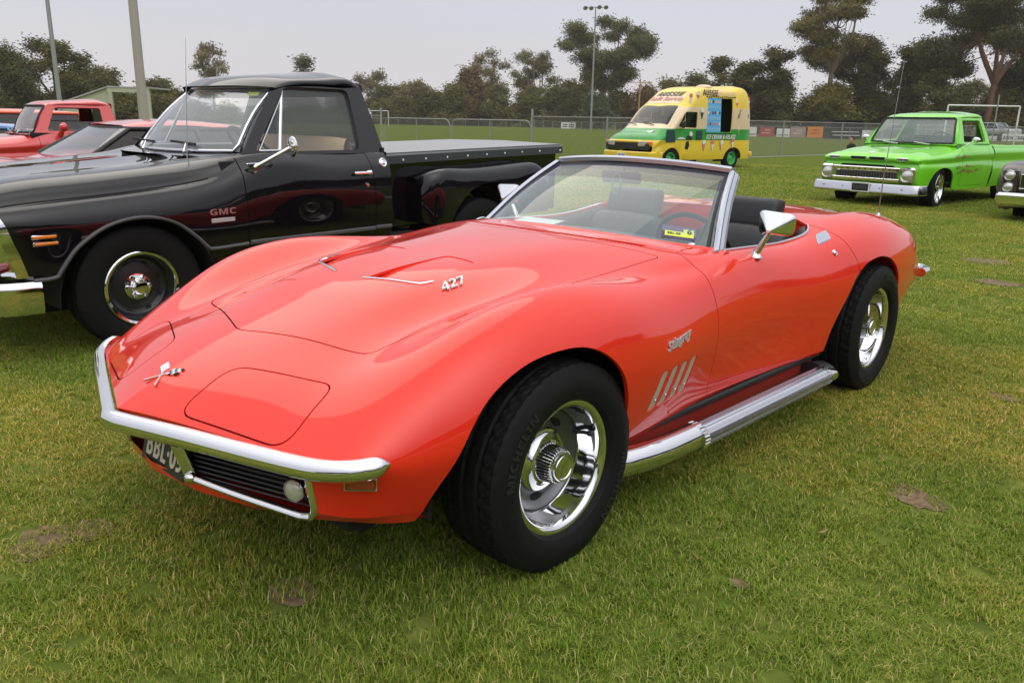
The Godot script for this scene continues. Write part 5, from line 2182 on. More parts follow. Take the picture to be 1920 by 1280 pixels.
	var sb := Basis(Vector3(0, 0, 1), deg_to_rad(-45.0))
	var ring := []
	for i in 33:
		var a := TAU * i / 32.0
		ring.append(Vector3(1.05, 1.10, 0.38) + sb * Vector3(cos(a) * 0.20, 0, sin(a) * 0.20))
	sw.tube(ring, 0.012, 8, false)
	sw.tube([Vector3(1.05, 1.10, 0.38) + sb * Vector3(-0.2, 0, 0), Vector3(1.05, 1.10, 0.38) + sb * Vector3(0.2, 0, 0)], 0.01, 6)
	sw.tube([Vector3(1.05, 1.10, 0.38), Vector3(0.8, 0.9, 0.38)], 0.02, 8)
	part("steering_wheel", sw, M.black_trim, t)
	# wheel wells and underside
	var un := MB.new()
	un.box(Vector3(1.6, 0.36, 0), Vector3(4.2, 0.06, 1.2))
	for ax in [0.0, 2.98]:
		for s in [1.0, -1.0]:
			var rr := []
			for i in 17:
				var a := PI * i / 16.0
				rr.append(PackedVector3Array([Vector3(ax + cos(a) * 0.46, 0.30 + sin(a) * 0.48, 0.45 * s), Vector3(ax + cos(a) * 0.46, 0.30 + sin(a) * 0.48, 0.90 * s)]))
			un.grid(rr)
			un.box(Vector3(ax, 0.5, 0.45 * s), Vector3(1.0, 0.6, 0.03))
	part("underbody", un, M.under, t)
	pickup_bed(t, bed, paint, gmc)
	return t

func pickup_bed(t: Node3D, bed: String, paint: Material, gmc: bool) -> void:
	var b := MB.new()
	if bed == "step":
		for s in [1.0, -1.0]:
			b.box(Vector3(3.12, 0.76, 0.70 * s), Vector3(2.24, 0.52, 0.05), Basis(), 0.01)
		b.box(Vector3(2.02, 0.76, 0), Vector3(0.05, 0.50, 1.36), Basis(), 0.01)
		b.box(Vector3(4.22, 0.74, 0), Vector3(0.05, 0.50, 1.36), Basis(), 0.01)
		b.box(Vector3(3.1, 0.50, 0), Vector3(2.2, 0.05, 1.36))
		part("cargo_box", b, paint, t)
		for s in [1.0, -1.0]:
			var n := Net.new()
			n.row(0.0, [[0.0, 0.88, 0.72], [0.05, 0.905, 0.72], [0.3, 0.935, 0.72], [0.8, 0.945, 0.72], [0.93, 0.915, 0.72], [1.0, 0.84, 0.72]])
			n.row(0.12, [[0.0, 0.88, 0.80, 0.03], [0.05, 0.912, 0.84], [0.3, 0.942, 0.85], [0.8, 0.952, 0.85], [0.93, 0.92, 0.85], [1.0, 0.845, 0.83]])
			n.row(0.24, [[0.0, 0.84, 0.87, 0.04], [0.05, 0.885, 0.925], [0.3, 0.915, 0.94], [0.8, 0.925, 0.94], [0.93, 0.89, 0.93], [1.0, 0.82, 0.90]])
			n.row(0.38, [[0.0, 0.76, 0.90, 0.03], [0.05, 0.775, 0.955], [0.3, 0.79, 0.97], [0.8, 0.80, 0.97], [1.0, 0.75, 0.93]])
			n.row(0.52, [[0.0, 0.64, 0.90, 0.03], [0.05, 0.645, 0.955], [0.3, 0.65, 0.972], [0.8, 0.65, 0.97], [1.0, 0.64, 0.93]])
			n.row(0.66, [[0.0, 0.54, 0.90, 0.05], [0.05, 0.53, 0.945], [0.3, 0.52, 0.96], [0.8, 0.52, 0.96], [1.0, 0.54, 0.92]])
			n.xwarp = func(q: float, _y: float, _z: float) -> float: return lerpf(2.24, 3.95, q)
			var fm := n.mb(frange(0.0, 1.0, 72), frange(0.0, 0.66, 36))
			var arch := PackedVector2Array(smooth_line([Vector2(2.50, 0.3), Vector2(2.55, 0.56), Vector2(2.63, 0.66), Vector2(2.76, 0.745), Vector2(2.90, 0.79), Vector2(3.05, 0.808), Vector2(3.22, 0.79), Vector2(3.38, 0.735), Vector2(3.50, 0.62), Vector2(3.55, 0.5), Vector2(3.55, 0.3)], 5, true))
			var ad := PackedFloat32Array()
			for p in fm.v:
				ad.append(-sd(Vector2(p.x, p.y), arch) if p.z > 0.8 else -1.0)
			var e := []
			var fc := clip(fm, ad, e)
			var ff := flange(fc, e, 0.03)
			# front face
			var cap := MB.new()
			var cr := [PackedVector3Array(), PackedVector3Array()]
			for q in n.section(0.0, frange(0.0, 0.66, 24)):
				cr[0].append(q)
				cr[1].append(Vector3(2.262, q.y, 0.70))
			cap.grid(cr)
			var o := part("rear_fender", fc if s > 0 else fc.mirrored(), paint, t)
			part("arch_edge", ff if s > 0 else ff.mirrored(), paint, o)
			part("fender_front", cap if s > 0 else cap.mirrored(), paint, o)
			var stp := MB.new()
			stp.box(Vector3(2.14, 0.45, 0.82 * s), Vector3(0.38, 0.04, 0.24), Basis(), 0.01)
			part("side_step", stp, M.under, t)
		# fabric cover with press studs
		var tn := MB.new()
		var rows := []
		for i in 3:
			var x: float = [1.985, 3.1, 4.26][i]
			var r := PackedVector3Array()
			for q in [[-0.785, 0.985], [-0.785, 1.045], [-0.76, 1.062], [0.0, 1.075], [0.76, 1.062], [0.785, 1.045], [0.785, 0.985]]:
				r.append(Vector3(x, q[1] + 0.02 * (i * 0.5), q[0]))
			rows.append(r)
		tn.grid(rows)
		var tt := MB.new()
		tt.grid([rows[0].slice(2, 5), rows[1].slice(2, 5), rows[2].slice(2, 5)])
		for i in tt.v.size():
			tt.v[i].y += 0.003
		tn.face([rows[2][0], rows[2][1], rows[2][2], rows[2][3], rows[2][4], rows[2][5], rows[2][6]])
		var to := part("tonneau_cover", tn, M.tonneau, t)
		part("cover_top", tt, M.tonneau_top, to)
		for k in 9:
			var st := MB.new()
			var x := 2.18 + 0.255 * k
			st.ellipsoid(Vector3(x, 1.012 + 0.02 * (x - 1.985) / 2.27, 0.789), Vector3(0.009, 0.009, 0.006), 10, 6)
			part("press_stud", st, M.white, to)
	else:
		for s in [1.0, -1.0]:
			var n := Net.new()
			n.row(0.0, [[1.925, 1.02, 0.80], [4.3, 1.02, 0.80]])
			n.row(0.08, [[1.925, 1.025, 0.88], [4.3, 1.025, 0.88]])
			n.row(0.2, [[1.925, 0.98, 0.915], [4.3, 0.98, 0.915]])
			n.row(0.38, [[1.925, 0.87, 0.955], [4.3, 0.87, 0.955]])
			n.row(0.45, [[1.925, 0.79, 0.935], [4.3, 0.79, 0.935]])
			n.row(0.6, [[1.925, 0.68, 0.945], [4.3, 0.68, 0.945]])
			n.row(0.9, [[1.925, 0.40, 0.935], [4.3, 0.42, 0.935]])
			n.row(1.0, [[1.925, 0.27, 0.905], [4.3, 0.34, 0.905]])
			var fm := n.mb(frange(1.925, 4.3, 70), frange(0.0, 1.0, 50))
			var arch := PackedVector2Array(smooth_line([Vector2(2.52, 0.1), Vector2(2.54, 0.34), Vector2(2.62, 0.52), Vector2(2.76, 0.625), Vector2(2.98, 0.66), Vector2(3.20, 0.625), Vector2(3.34, 0.52), Vector2(3.41, 0.34), Vector2(3.43, 0.1)], 5, true))
			var ad := PackedFloat32Array()
			for p in fm.v:
				ad.append(-sd(Vector2(p.x, p.y), arch))
			var e := []
			var fc := clip(fm, ad, e)
			var ff := flange(fc, e, 0.03)
			var o := part("bed_side", fc if s > 0 else fc.mirrored(), paint, t)
			part("arch_edge", ff if s > 0 else ff.mirrored(), paint, o)
		b.box(Vector3(1.985, 0.74, 0), Vector3(0.04, 0.52, 1.62))
		b.box(Vector3(4.28, 0.72, 0), Vector3(0.05, 0.56, 1.74), Basis(), 0.01)
		b.box(Vector3(3.1, 0.55, 0), Vector3(2.3, 0.04, 1.62))
		for s in [1.0, -1.0]:
			b.box(Vector3(3.1, 0.78, 0.80 * s), Vector3(2.3, 0.46, 0.03))
		part("cargo_box", b, paint, t)
	if gmc:
		pass

# the black truck's measured stance: a shorter bed and a nose that sits low
func gmc_stance(p: Vector3) -> Vector3:
	var xs := [-1.2, 0.66, 1.10, 1.70, 1.90, 2.236, 2.635, 3.071, 3.662, 3.898, 4.24, 5.0]
	var xd := [-1.18, 0.68, 1.125, 1.66, 1.835, 2.133, 2.488, 2.869, 3.373, 3.57, 3.95, 4.6]
	var x := p.x
	for i in xs.size() - 1:
		if p.x >= xs[i] and p.x <= xs[i + 1]:
			x = lerpf(xd[i], xd[i + 1], (p.x - xs[i]) / (xs[i + 1] - xs[i]))
	var dy := lerpf(-0.035, 0.0, smoothstep(-0.8, 1.6, p.x)) + 0.030 * smoothstep(1.9, 4.2, p.x)
	return Vector3(x, p.y + dy * (1.0 - 0.6 * smoothstep(0.9, 1.2, p.y) if p.x < 1.9 else 1.0), p.z)

func build_gmc() -> void:
	part_warp = gmc_stance
	var t := pickup("stepside_pickup", "black stepside pickup with grey bed cover and round chrome mirror, beside the orange convertible", "gmc", M.black_paint, Vector3(0.169, 0.0, -3.43), deg_to_rad(-0.05), "step")
	for s in [1.0, -1.0]:
		# arch and sill moulding
		var mo := MB.new()
		var path := []
		for q in smooth_line([Vector2(-0.585, 0.485), Vector2(-0.478, 0.492), Vector2(-0.445, 0.53), Vector2(-0.35, 0.645), Vector2(-0.19, 0.742), Vector2(0.0, 0.775), Vector2(0.18, 0.735), Vector2(0.31, 0.637), Vector2(0.385, 0.558), Vector2(0.43, 0.543), Vector2(0.655, 0.548)], 5):
			path.append(Vector3(q.x, q.y, (0.958 - 0.02 * clampf((-q.x - 0.3) / 0.3, 0, 1)) * s))
		mo.tube(path, 0.012, 8, true)
		part("arch_moulding", mo, M.arch_grey, t)
		var m2 := MB.new()
		m2.box(Vector3(1.195, 0.553, 0.962 * s), Vector3(1.055, 0.028, 0.018), Basis(), 0.006)
		part("door_moulding", m2, M.arch_grey, t)
		var m3 := MB.new()
		m3.box(Vector3(1.815, 0.556, 0.952 * s), Vector3(0.165, 0.028, 0.018), Basis(), 0.006)
		part("corner_moulding", m3, M.arch_grey, t)
		# marker lamps
		for k in 2:
			var l := MB.new()
			l.box(Vector3(-0.508 + 0.004 * k, 0.712 - 0.036 * k, 0.940 * s), Vector3(0.128, 0.026, 0.014), Basis(Vector3(0, 1, 0), -0.045 * s), 0.006)
			var lo := part("marker_lamp", l, M.chrome_soft, t)
			var l2 := MB.new()
			l2.box(Vector3(-0.508 + 0.004 * k, 0.712 - 0.036 * k, 0.945 * s), Vector3(0.116, 0.017, 0.014), Basis(Vector3(0, 1, 0), -0.045 * s), 0.005)
			part("lens", l2, M.amber, lo)
		# badge
		var bd := MB.new()
		bd.append(letters("GMC", 0.036, 0.006, true, false, 1.55), Transform3D(Basis.from_scale(Vector3(s, 1, s)), Vector3(0.492, 0.764, 0.967 * s)))
		part("fender_badge", bd, M.red_chrome, t)
		var bb := MB.new()
		bb.box(Vector3(0.492, 0.713, 0.968 * s), Vector3(0.155, 0.026, 0.008), Basis(), 0.002)
		part("badge_plate", bb, M.badge, t)
		# quarter light frame
		var qf := MB.new()
		var zz := func(y: float) -> float: return lerpf(0.862, 0.652, pow((y - 1.075) / 0.46, 1.15)) - 0.016
		var a := Vector3(0.835, 1.105, 0)
		var b := Vector3(1.118, 1.455, 0)
		var c := Vector3(1.135, 1.50, 0)
		var d := Vector3(0.985, 1.105, 0)
		for p in [[a, b], [a, d], [d, c]]:
			var u: Vector3 = p[0]
			var v: Vector3 = p[1]
			u.z = zz.call(u.y) * s
			v.z = zz.call(v.y) * s
			qf.tube([u, v], 0.011 if p[0] == d else 0.007, 6)
		part("quarter_light_frame", qf, M.chrome_soft, t)
		# mirror, on the near door only
		if s < 0:
			continue
		var mi := MB.new()
		mi.tube([Vector3(0.725, 1.015, 0.965 * s), Vector3(0.905, 1.13, 1.085 * s)], 0.010, 8)
		mi.prism(rounded([Vector2(-0.055, 0.028), Vector2(0.055, 0.028), Vector2(0.04, -0.005), Vector2(0.0, -0.036), Vector2(-0.04, -0.005)], 0.012), Transform3D(Basis.from_scale(Vector3(1, 1, s)), Vector3(0.728, 1.013, 0.952 * s)), 0.014, 0.003)
		var mio := part("door_mirror", mi, M.chrome, t)
		var mh := MB.new()
		mh.lathe([Vector2(0.0, 0.034), Vector2(0.012, 0.032), Vector2(0.016, 0.024), Vector2(0.030, 0.024), Vector2(0.034, 0.018), Vector2(0.046, 0.016), Vector2(0.058, 0.008), Vector2(0.063, 0.0), Vector2(0.060, -0.008), Vector2(0.0, -0.009)], Vector3(0.918, 1.138, 1.095 * s), Basis(Vector3(0, 0, 1), Vector3(-0.62, 0.10, 0.78 * s).normalized(), Vector3(0, 1, 0)), 32)
		mh.angle = 30
		part("mirror_head", mh, M.chrome, mio)
	var gc := MB.new()
	gc.lathe([Vector2(0.0, 0.020), Vector2(0.012, 0.021), Vector2(0.020, 0.016), Vector2(0.030, 0.018), Vector2(0.037, 0.012), Vector2(0.038, -0.02)], Vector3(1.835, 1.005, 0.922), Basis(Vector3(1, 0, 0), Vector3(0.15, 0.35, 0.93).normalized(), Vector3(0, -0.9, 0.3)), 28)
	part("fuel_cap", gc, M.chrome, t)
	for s in [1.0, -1.0]:
		var hs := MB.new()
		var hp := []
		for i in 21:
			var x := lerpf(-0.70, 0.46, i / 20.0)
			var q := n_side(pickup_net("gmc"), x, 0.885)
			q.z *= s
			hp.append(q)
		hs.tube(hp, 0.0045, 5)
		part("hood_seam", hs, M.black_gap, t)
	# wipers
	for z in [0.30, -0.32]:
		var w := MB.new()
		w.tube([Vector3(0.545, 1.085, z + 0.10), Vector3(0.635, 1.135, z - 0.05), Vector3(0.640, 1.14, z - 0.10)], [0.010, 0.006, 0.004], 6)
		var wo := part("wiper", w, M.chrome_soft, t)
		var bl := MB.new()
		bl.box(Vector3(0.640, 1.140, z - 0.10), Vector3(0.012, 0.016, 0.36), Basis(Vector3(1, 0, 0), 0.03), 0.003)
		part("wiper_blade", bl, M.rubber_strip, wo)
	# front: bumper, shell, grille, lamps
	var bu := MB.new()
	var bp := smooth_line([Vector3(-0.835, 0.395, 0.0), Vector3(-0.825, 0.395, 0.45), Vector3(-0.80, 0.395, 0.75), Vector3(-0.765, 0.395, 0.865), Vector3(-0.69, 0.395, 0.925), Vector3(-0.555, 0.395, 0.945)], 6)
	var bo := []
	for i in bp.size():
		var tt: Vector3 = bp[mini(i + 1, bp.size() - 1)] - bp[maxi(i - 1, 0)]
		bo.append(Vector3(-tt.z, 0, tt.x).normalized())
	bu.sweep(bp, bo, [Vector2(-0.03, 0.085), Vector2(0.0, 0.088), Vector2(0.018, 0.075), Vector2(0.026, 0.05), Vector2(0.020, 0.0), Vector2(0.012, -0.06), Vector2(0.0, -0.088), Vector2(-0.03, -0.085)])
	part("front_bumper", bu.both(), M.chrome, t)
	var sh := MB.new()
	var r0 := PackedVector3Array()
	var r1 := PackedVector3Array()
	var r2 := PackedVector3Array()
	for q in smooth_line([Vector3(-0.735, 0.86, 0.80), Vector3(-0.71, 0.845, 0.875), Vector3(-0.680, 0.79, 0.912), Vector3(-0.655, 0.70, 0.922), Vector3(-0.625, 0.60, 0.922), Vector3(-0.60, 0.50, 0.915)], 5):
		r0.append(q)
		r1.append(q + Vector3(-0.055, 0.0, -0.012))
		r2.append(q + Vector3(-0.10, -0.01, -0.085))
	sh.grid([r0, r1, r2])
	sh.angle = 25
	part("grille_shell", sh.both(), M.chrome, t)
	var gr := MB.new()
	gr.box(Vector3(-0.74, 0.69, 0), Vector3(0.06, 0.34, 1.66), Basis(), 0.02)
	part("grille_panel", gr, M.black_trim, t)
	for y in [0.56, 0.68, 0.83]:
		var gb := MB.new()
		gb.box(Vector3(-0.785, y, 0), Vector3(0.03, 0.03, 1.62), Basis(), 0.008)
		part("grille_bar", gb, M.chrome, t)
	for s in [1.0, -1.0]:
		var hl := MB.new()
		hl.lathe([Vector2(0.0, 0.03), Vector2(0.05, 0.024), Vector2(0.085, 0.0), Vector2(0.10, 0.01), Vector2(0.105, -0.02)], Vector3(-0.775, 0.70, 0.68 * s), Basis(Vector3(0, 0, 1), PI / 2), 32)
		part("headlight", hl, M.lamp_clear, t)
		var il := MB.new()
		il.box(Vector3(-0.74, 0.535, 0.80 * s), Vector3(0.04, 0.045, 0.16), Basis(), 0.008)
		part("indicator_lamp", il, M.red_lamp, t)
	# aerial
	var an := MB.new()
	an.tube([Vector3(0.46, 1.04, 0.62), Vector3(0.50, 1.45, 0.60), Vector3(0.53, 1.78, 0.59)], [0.0035, 0.0025, 0.0012], 6)
	an.ellipsoid(Vector3(0.46, 1.045, 0.62), Vector3(0.014, 0.012, 0.014), 10, 6)
	part("aerial", an, M.steel, t)
	var sk := MB.new()
	sk.face([Vector3(1.055, 1.475, 0.52), Vector3(1.015, 1.475, 0.44), Vector3(0.990, 1.45, 0.44), Vector3(1.03, 1.45, 0.52)])
	part("windscreen_sticker", sk, M.sticker_yellow, t)
	part_warp = null
	for q in [[0.02, 0.775], [2.83, 0.785]]:
		for s in [1.0, -1.0]:
			road_wheel(t, Vector3(q[0], 0.325, q[1] * s), s > 0, 0.372, 0.212, 0.24, "rally")

func n_side(n: Net, s: float, v: float) -> Vector3:
	return n.section(s, PackedFloat32Array([v]))[0]

# ---------------------------------------------------------------- other cars
# a saloon, coupe or wagon: o holds the profile; local axes as for the pickups
func saloon(called: String, label: String, category: String, paint: Material, at: Vector3, yaw: float, o: Dictionary) -> Node3D:
	var t := thing(called, label, category, at, yaw)
	var hw: float = o.get("half", 0.9)
	var xa: float = o.front
	var xb: float = o.rear
	var hb: float = o.belt
	var hh: float = o.hood
	var ht: float = o.get("tail", o.belt)
	var gx: Array = o.cabin        # x of: screen base, screen top, rear top, rear base
	var roof: float = o.roof
	var n := Net.new()
	var ks := [xa, xa + 0.15, gx[0] - 0.1, gx[0] + 0.15, gx[3] - 0.1, xb - 0.15, xb]
	var tops := [hh - 0.14, hh - 0.03, hh + 0.03, hb, hb, ht, ht - 0.10]
	var spec := [[0.0, 0.0, 0.02], [0.3, 0.5, 0.012], [0.55, 0.86, -0.015], [0.66, 0.955, -0.075], [0.8, 1.0, -0.26], [0.95, 0.985, -0.46], [1.05, 0.93, -0.62]]
	for q in spec:
		var kk := []
		for i in ks.size():
			var pinch := 0.90 if i in [0, 6] else 1.0
			kk.append([ks[i], maxf(tops[i] + q[2], 0.24 - 0.0 * i), hw * q[1] * pinch, (0.10 * q[1] * q[1] if i == 0 else (-0.10 * q[1] * q[1] if i == 6 else 0.0))])
		n.row(q[0], kk)
	var m := n.mb(frange(xa, xb, 90), frange(0.0, 1.05, 44))
	var arches := []
	for ax in [0.0, o.base]:
		var a := []
		for i in 17:
			var g := PI * i / 16.0
			a.append(Vector2(ax + cos(g) * 0.38, 0.28 + sin(g) * 0.38))
		a.append(Vector2(ax - 0.38, 0.0))
		a.append(Vector2(ax + 0.38, 0.0))
		arches.append(PackedVector2Array(a))
	var d := PackedFloat32Array()
	for p in m.v:
		var v := -1.0
		if p.z > hw * 0.75:
			v = -minf(sd(Vector2(p.x, p.y), arches[0]), sd(Vector2(p.x, p.y), arches[1]))
		d.append(v)
	var e := []
	var body := clip(m, d, e)
	var fl := flange(body, e, 0.03)
	part("body", body.both(), paint, t)
	part("arch_edge", fl.both(), paint, t)
	# nose and tail faces
	var ends := MB.new()
	for s in [xa, xb]:
		var sec := n.section(s, frange(0.0, 1.05, 30))
		var rows := [PackedVector3Array(), PackedVector3Array()]
		for p in sec:
			rows[0].append(p)
			rows[1].append(Vector3(s + (0.03 if s == xa else -0.03), lerpf(p.y, 0.5, 0.3), p.z * 0.75))
		ends.grid(rows)
		var f: Array = Array(rows[1])
		f.append(Vector3(rows[1][0].x, rows[1][-1].y, 0))
		ends.face(f)
	part("end_panel", ends.both(), o.get("end_mat", paint), t)
	# cabin
	var zb := hw * 0.90
	var zt: float = hw * o.get("tumble", 0.70)
	var rf := Net.new()
	for q in [[0.0, 0.0, 0.035], [0.4, 0.55, 0.028], [0.62, 0.88, 0.008], [0.72, 1.0, -0.03]]:
		rf.row(q[0], [[0.0, roof - 0.05 + q[2], zt * q[1]], [0.2, roof - 0.01 + q[2], zt * q[1]], [0.6, roof + q[2], zt * q[1]], [1.0, roof - 0.05 + q[2], zt * q[1]]])
	rf.xwarp = func(s: float, _y: float, z: float) -> float: return lerpf(gx[1] - 0.04 + 0.10 * pow(z / zt, 2.0), gx[2] + 0.04 - 0.08 * pow(z / zt, 2.0), s)
	part("roof", rf.mb(frange(0.0, 1.0, 24), frange(0.0, 0.72, 20)).both(), o.get("roof_mat", paint), t)
	var yt := roof - 0.06
	var pl := MB.new()
	for s in [1.0, -1.0]:
		var c := [Vector3(gx[0] + 0.12, hb, zb * s), Vector3(gx[1] + 0.06, yt, zt * s), Vector3(gx[2] - 0.04, yt, zt * s), Vector3(gx[3] - 0.10, hb, zb * s)]
		var wd: float = o.get("pillar", 0.035)
		pl.tube([c[0], c[1]], [wd, wd * 0.9], 8)
		pl.tube([c[1], c[2]], wd * 0.8, 8)
		pl.tube([c[2], c[3]], [wd * 1.6, wd * 2.2], 8)
		var mid: float = (gx[1] + gx[2]) * 0.5 + 0.10
		pl.tube([Vector3(mid, yt, zt * s), Vector3(mid + 0.02, hb, zb * s)], wd * 0.9, 8)
		var g := MB.new()
		g.face([c[0] + Vector3(0, 0, -0.02 * s), c[1] + Vector3(0, 0, -0.02 * s), c[2] + Vector3(0, 0, -0.02 * s), c[3] + Vector3(0, 0, -0.02 * s)])
		part("side_window", g, o.get("glass", M.glass_dark), t)
	part("pillar", pl, o.get("pillar_mat", paint), t)
	var ws := MB.new()
	var rows2 := []
	for i in 7:
		var f := i / 6.0
		var r := PackedVector3Array()
		for j in 21:
			var q := -1.0 + j / 10.0
			r.append(Vector3(gx[0] + 0.12 * q * q, hb, zb * q).lerp(Vector3(gx[1] - 0.03 + 0.09 * q * q, yt + 0.01, zt * q), f))
		rows2.append(r)
	ws.grid(rows2)
	ws.angle = 80
	part("windscreen", ws, o.get("screen", M.glass), t)
	var tr := MB.new()
	tr.tube(Array(rows2[6]), 0.012, 6)
	for s in [0, 20]:
		tr.tube([rows2[0][s], rows2[6][s]], 0.014, 6)
	part("windscreen_trim", tr, o.get("trim", M.chrome_soft), t)
	var bw := MB.new()
	bw.face([Vector3(gx[3], hb, -zb), Vector3(gx[3], hb, zb), Vector3(gx[2] + 0.02, yt, zt), Vector3(gx[2] + 0.02, yt, -zt)])
	part("rear_window", bw, M.glass_dark, t)
	var inn := MB.new()
	inn.box(Vector3((gx[0] + gx[3]) * 0.5, 0.55, 0), Vector3(gx[3] - gx[0] - 0.2, 0.5, hw * 1.7))
	for s in [0.45, -0.45]:
		inn.box(Vector3((gx[1] + gx[2]) * 0.5, hb - 0.05, s * hw), Vector3(0.16, 0.5, 0.45), Basis(), 0.06)
	part("cabin_lining", inn, M.interior_dark, t)
	var un := MB.new()
	un.box(Vector3((xa + xb) * 0.5, 0.30, 0), Vector3(xb - xa - 0.3, 0.06, hw * 1.3))
	for ax in [0.0, o.base]:
		for s in [1.0, -1.0]:
			un.box(Vector3(ax, 0.42, (hw - 0.36) * s), Vector3(0.8, 0.5, 0.03))
	part("underbody", un, M.under, t)
	for ax in [0.0, o.base]:
		for s in [1.0, -1.0]:
			road_wheel(t, Vector3(ax, 0.27, (hw - 0.14) * s), s > 0, 0.325, 0.19, 0.20, "rally")
	for q in [[xa, -1.0], [xb, 1.0]]:
		var b := MB.new()
		var pts := smooth_line([Vector3(q[0] + 0.06 * q[1], 0.42, 0), Vector3(q[0] + 0.04 * q[1], 0.42, hw * 0.6), Vector3(q[0] - 0.03 * q[1], 0.42, hw * 0.92), Vector3(q[0] - 0.28 * q[1], 0.42, hw * 1.02)], 5)
		b.tube(pts, 0.06, 10, true, 1.0)
		part("bumper", b.both(), o.get("bumper", M.chrome), t)
	return t

func build_other_cars() -> void:
	build_lime_truck()
	build_ford()
	saloon("red_coupe", "low red coupe with raked black-edged windscreen, between black stepside and red pickup", "car", M.coupe_red, Vector3(0.98, -0.12, -8.0), deg_to_rad(0.0),
		{"half": 0.86, "front": -0.9, "rear": 3.9, "base": 2.75, "hood": 0.88, "belt": 0.96, "cabin": [0.55, 1.15, 2.65, 3.2], "roof": 1.33, "pillar": 0.025, "pillar_mat": M.black_trim, "trim": M.black_trim, "screen": M.glass})
	saloon("orange_wagon", "bright orange wagon with dark windows, seen behind the red pickup's cab", "car", M.orange_paint, Vector3(3.0, -0.25, -23.0), deg_to_rad(-3.0),
		{"half": 0.92, "front": -0.9, "rear": 4.4, "base": 2.9, "hood": 1.0, "belt": 1.10, "cabin": [0.7, 1.15, 4.0, 4.2], "roof": 1.58, "pillar": 0.045})
	saloon("blue_sedan", "light blue car in front of the orange wagon, left of the red pickup's windscreen", "car", M.blue_paint, Vector3(1.9, -0.22, -18.4), deg_to_rad(-3.0),
		{"half": 0.88, "front": -0.9, "rear": 3.7, "base": 2.7, "hood": 0.88, "belt": 0.95, "cabin": [0.7, 1.15, 2.65, 3.2], "roof": 1.24})
	var dark := saloon("maroon_sedan", "dark maroon car with stacked round headlights and chrome bumper, beside the lime pickup", "car", M.maroon, Vector3(13.26, -0.09, 0.14), deg_to_rad(-4.0),
		{"half": 0.95, "front": -1.02, "rear": 4.3, "base": 2.92, "hood": 0.83, "belt": 0.93, "cabin": [0.9, 1.5, 2.6, 3.3], "roof": 1.36})
	for s in [1.0, -1.0]:
		var hs := MB.new()
		hs.box(Vector3(-1.0, 0.665, 0.80 * s), Vector3(0.12, 0.36, 0.22), Basis(), 0.03)
		part("lamp_housing", hs, M.maroon, dark)
		for y in [0.58, 0.75]:
			var l := MB.new()
			l.lathe([Vector2(0.0, 0.03), Vector2(0.04, 0.024), Vector2(0.062, 0.004)], Vector3(-1.06, y, 0.80 * s), Basis(Vector3(0, 0, 1), PI / 2), 24)
			var lo := part("headlight", l, M.headlamp, dark)
			var r := MB.new()
			r.lathe([Vector2(0.062, 0.004), Vector2(0.072, 0.014), Vector2(0.080, 0.0), Vector2(0.080, -0.02)], Vector3(-1.06, y, 0.80 * s), Basis(Vector3(0, 0, 1), PI / 2), 24)
			part("lamp_ring", r, M.chrome, lo)
	for z in [-0.36, 0.36]:
		var gf := MB.new()
		for k in [[0.10, 0.0, 0.02, 0.58], [-0.10, 0.0, 0.02, 0.58]]:
			gf.box(Vector3(-1.04, 0.665 + k[0], z), Vector3(0.05, k[2], k[3]), Basis(), 0.006)
		for w in [-0.29, 0.29]:
			gf.box(Vector3(-1.04, 0.665, z + w), Vector3(0.05, 0.22, 0.02), Basis(), 0.006)
		part("grille_frame", gf, M.chrome, dark)
		var gb := MB.new()
		gb.box(Vector3(-1.02, 0.665, z), Vector3(0.04, 0.19, 0.56))
		part("grille", gb, M.black_trim, dark)
		var fl := MB.new()
		fl.box(Vector3(-1.05, 0.665, z - 0.12 * signf(-z)), Vector3(0.03, 0.07, 0.18), Basis(), 0.01)
		part("fog_lamp", fl, M.headlamp, dark)
	var bl := MB.new()
	bl.box(Vector3(-1.07, 0.40, 0), Vector3(0.12, 0.20, 1.88), Basis(), 0.04)
	part("bumper_blade", bl, M.chrome, dark)
	saloon("silver_wagon", "silver car parked beyond the boundary fence behind the white advertising boards", "car", mat(lin(0.55, 0.56, 0.58), 0.3, 0.3, 1.0), Vector3(104.0, 0.25, -21.0), deg_to_rad(60.0),
		{"half": 0.95, "front": -0.9, "rear": 3.7, "base": 2.8, "hood": 1.05, "belt": 1.1, "cabin": [0.6, 1.3, 3.2, 3.6], "roof": 1.75})
	build_van()

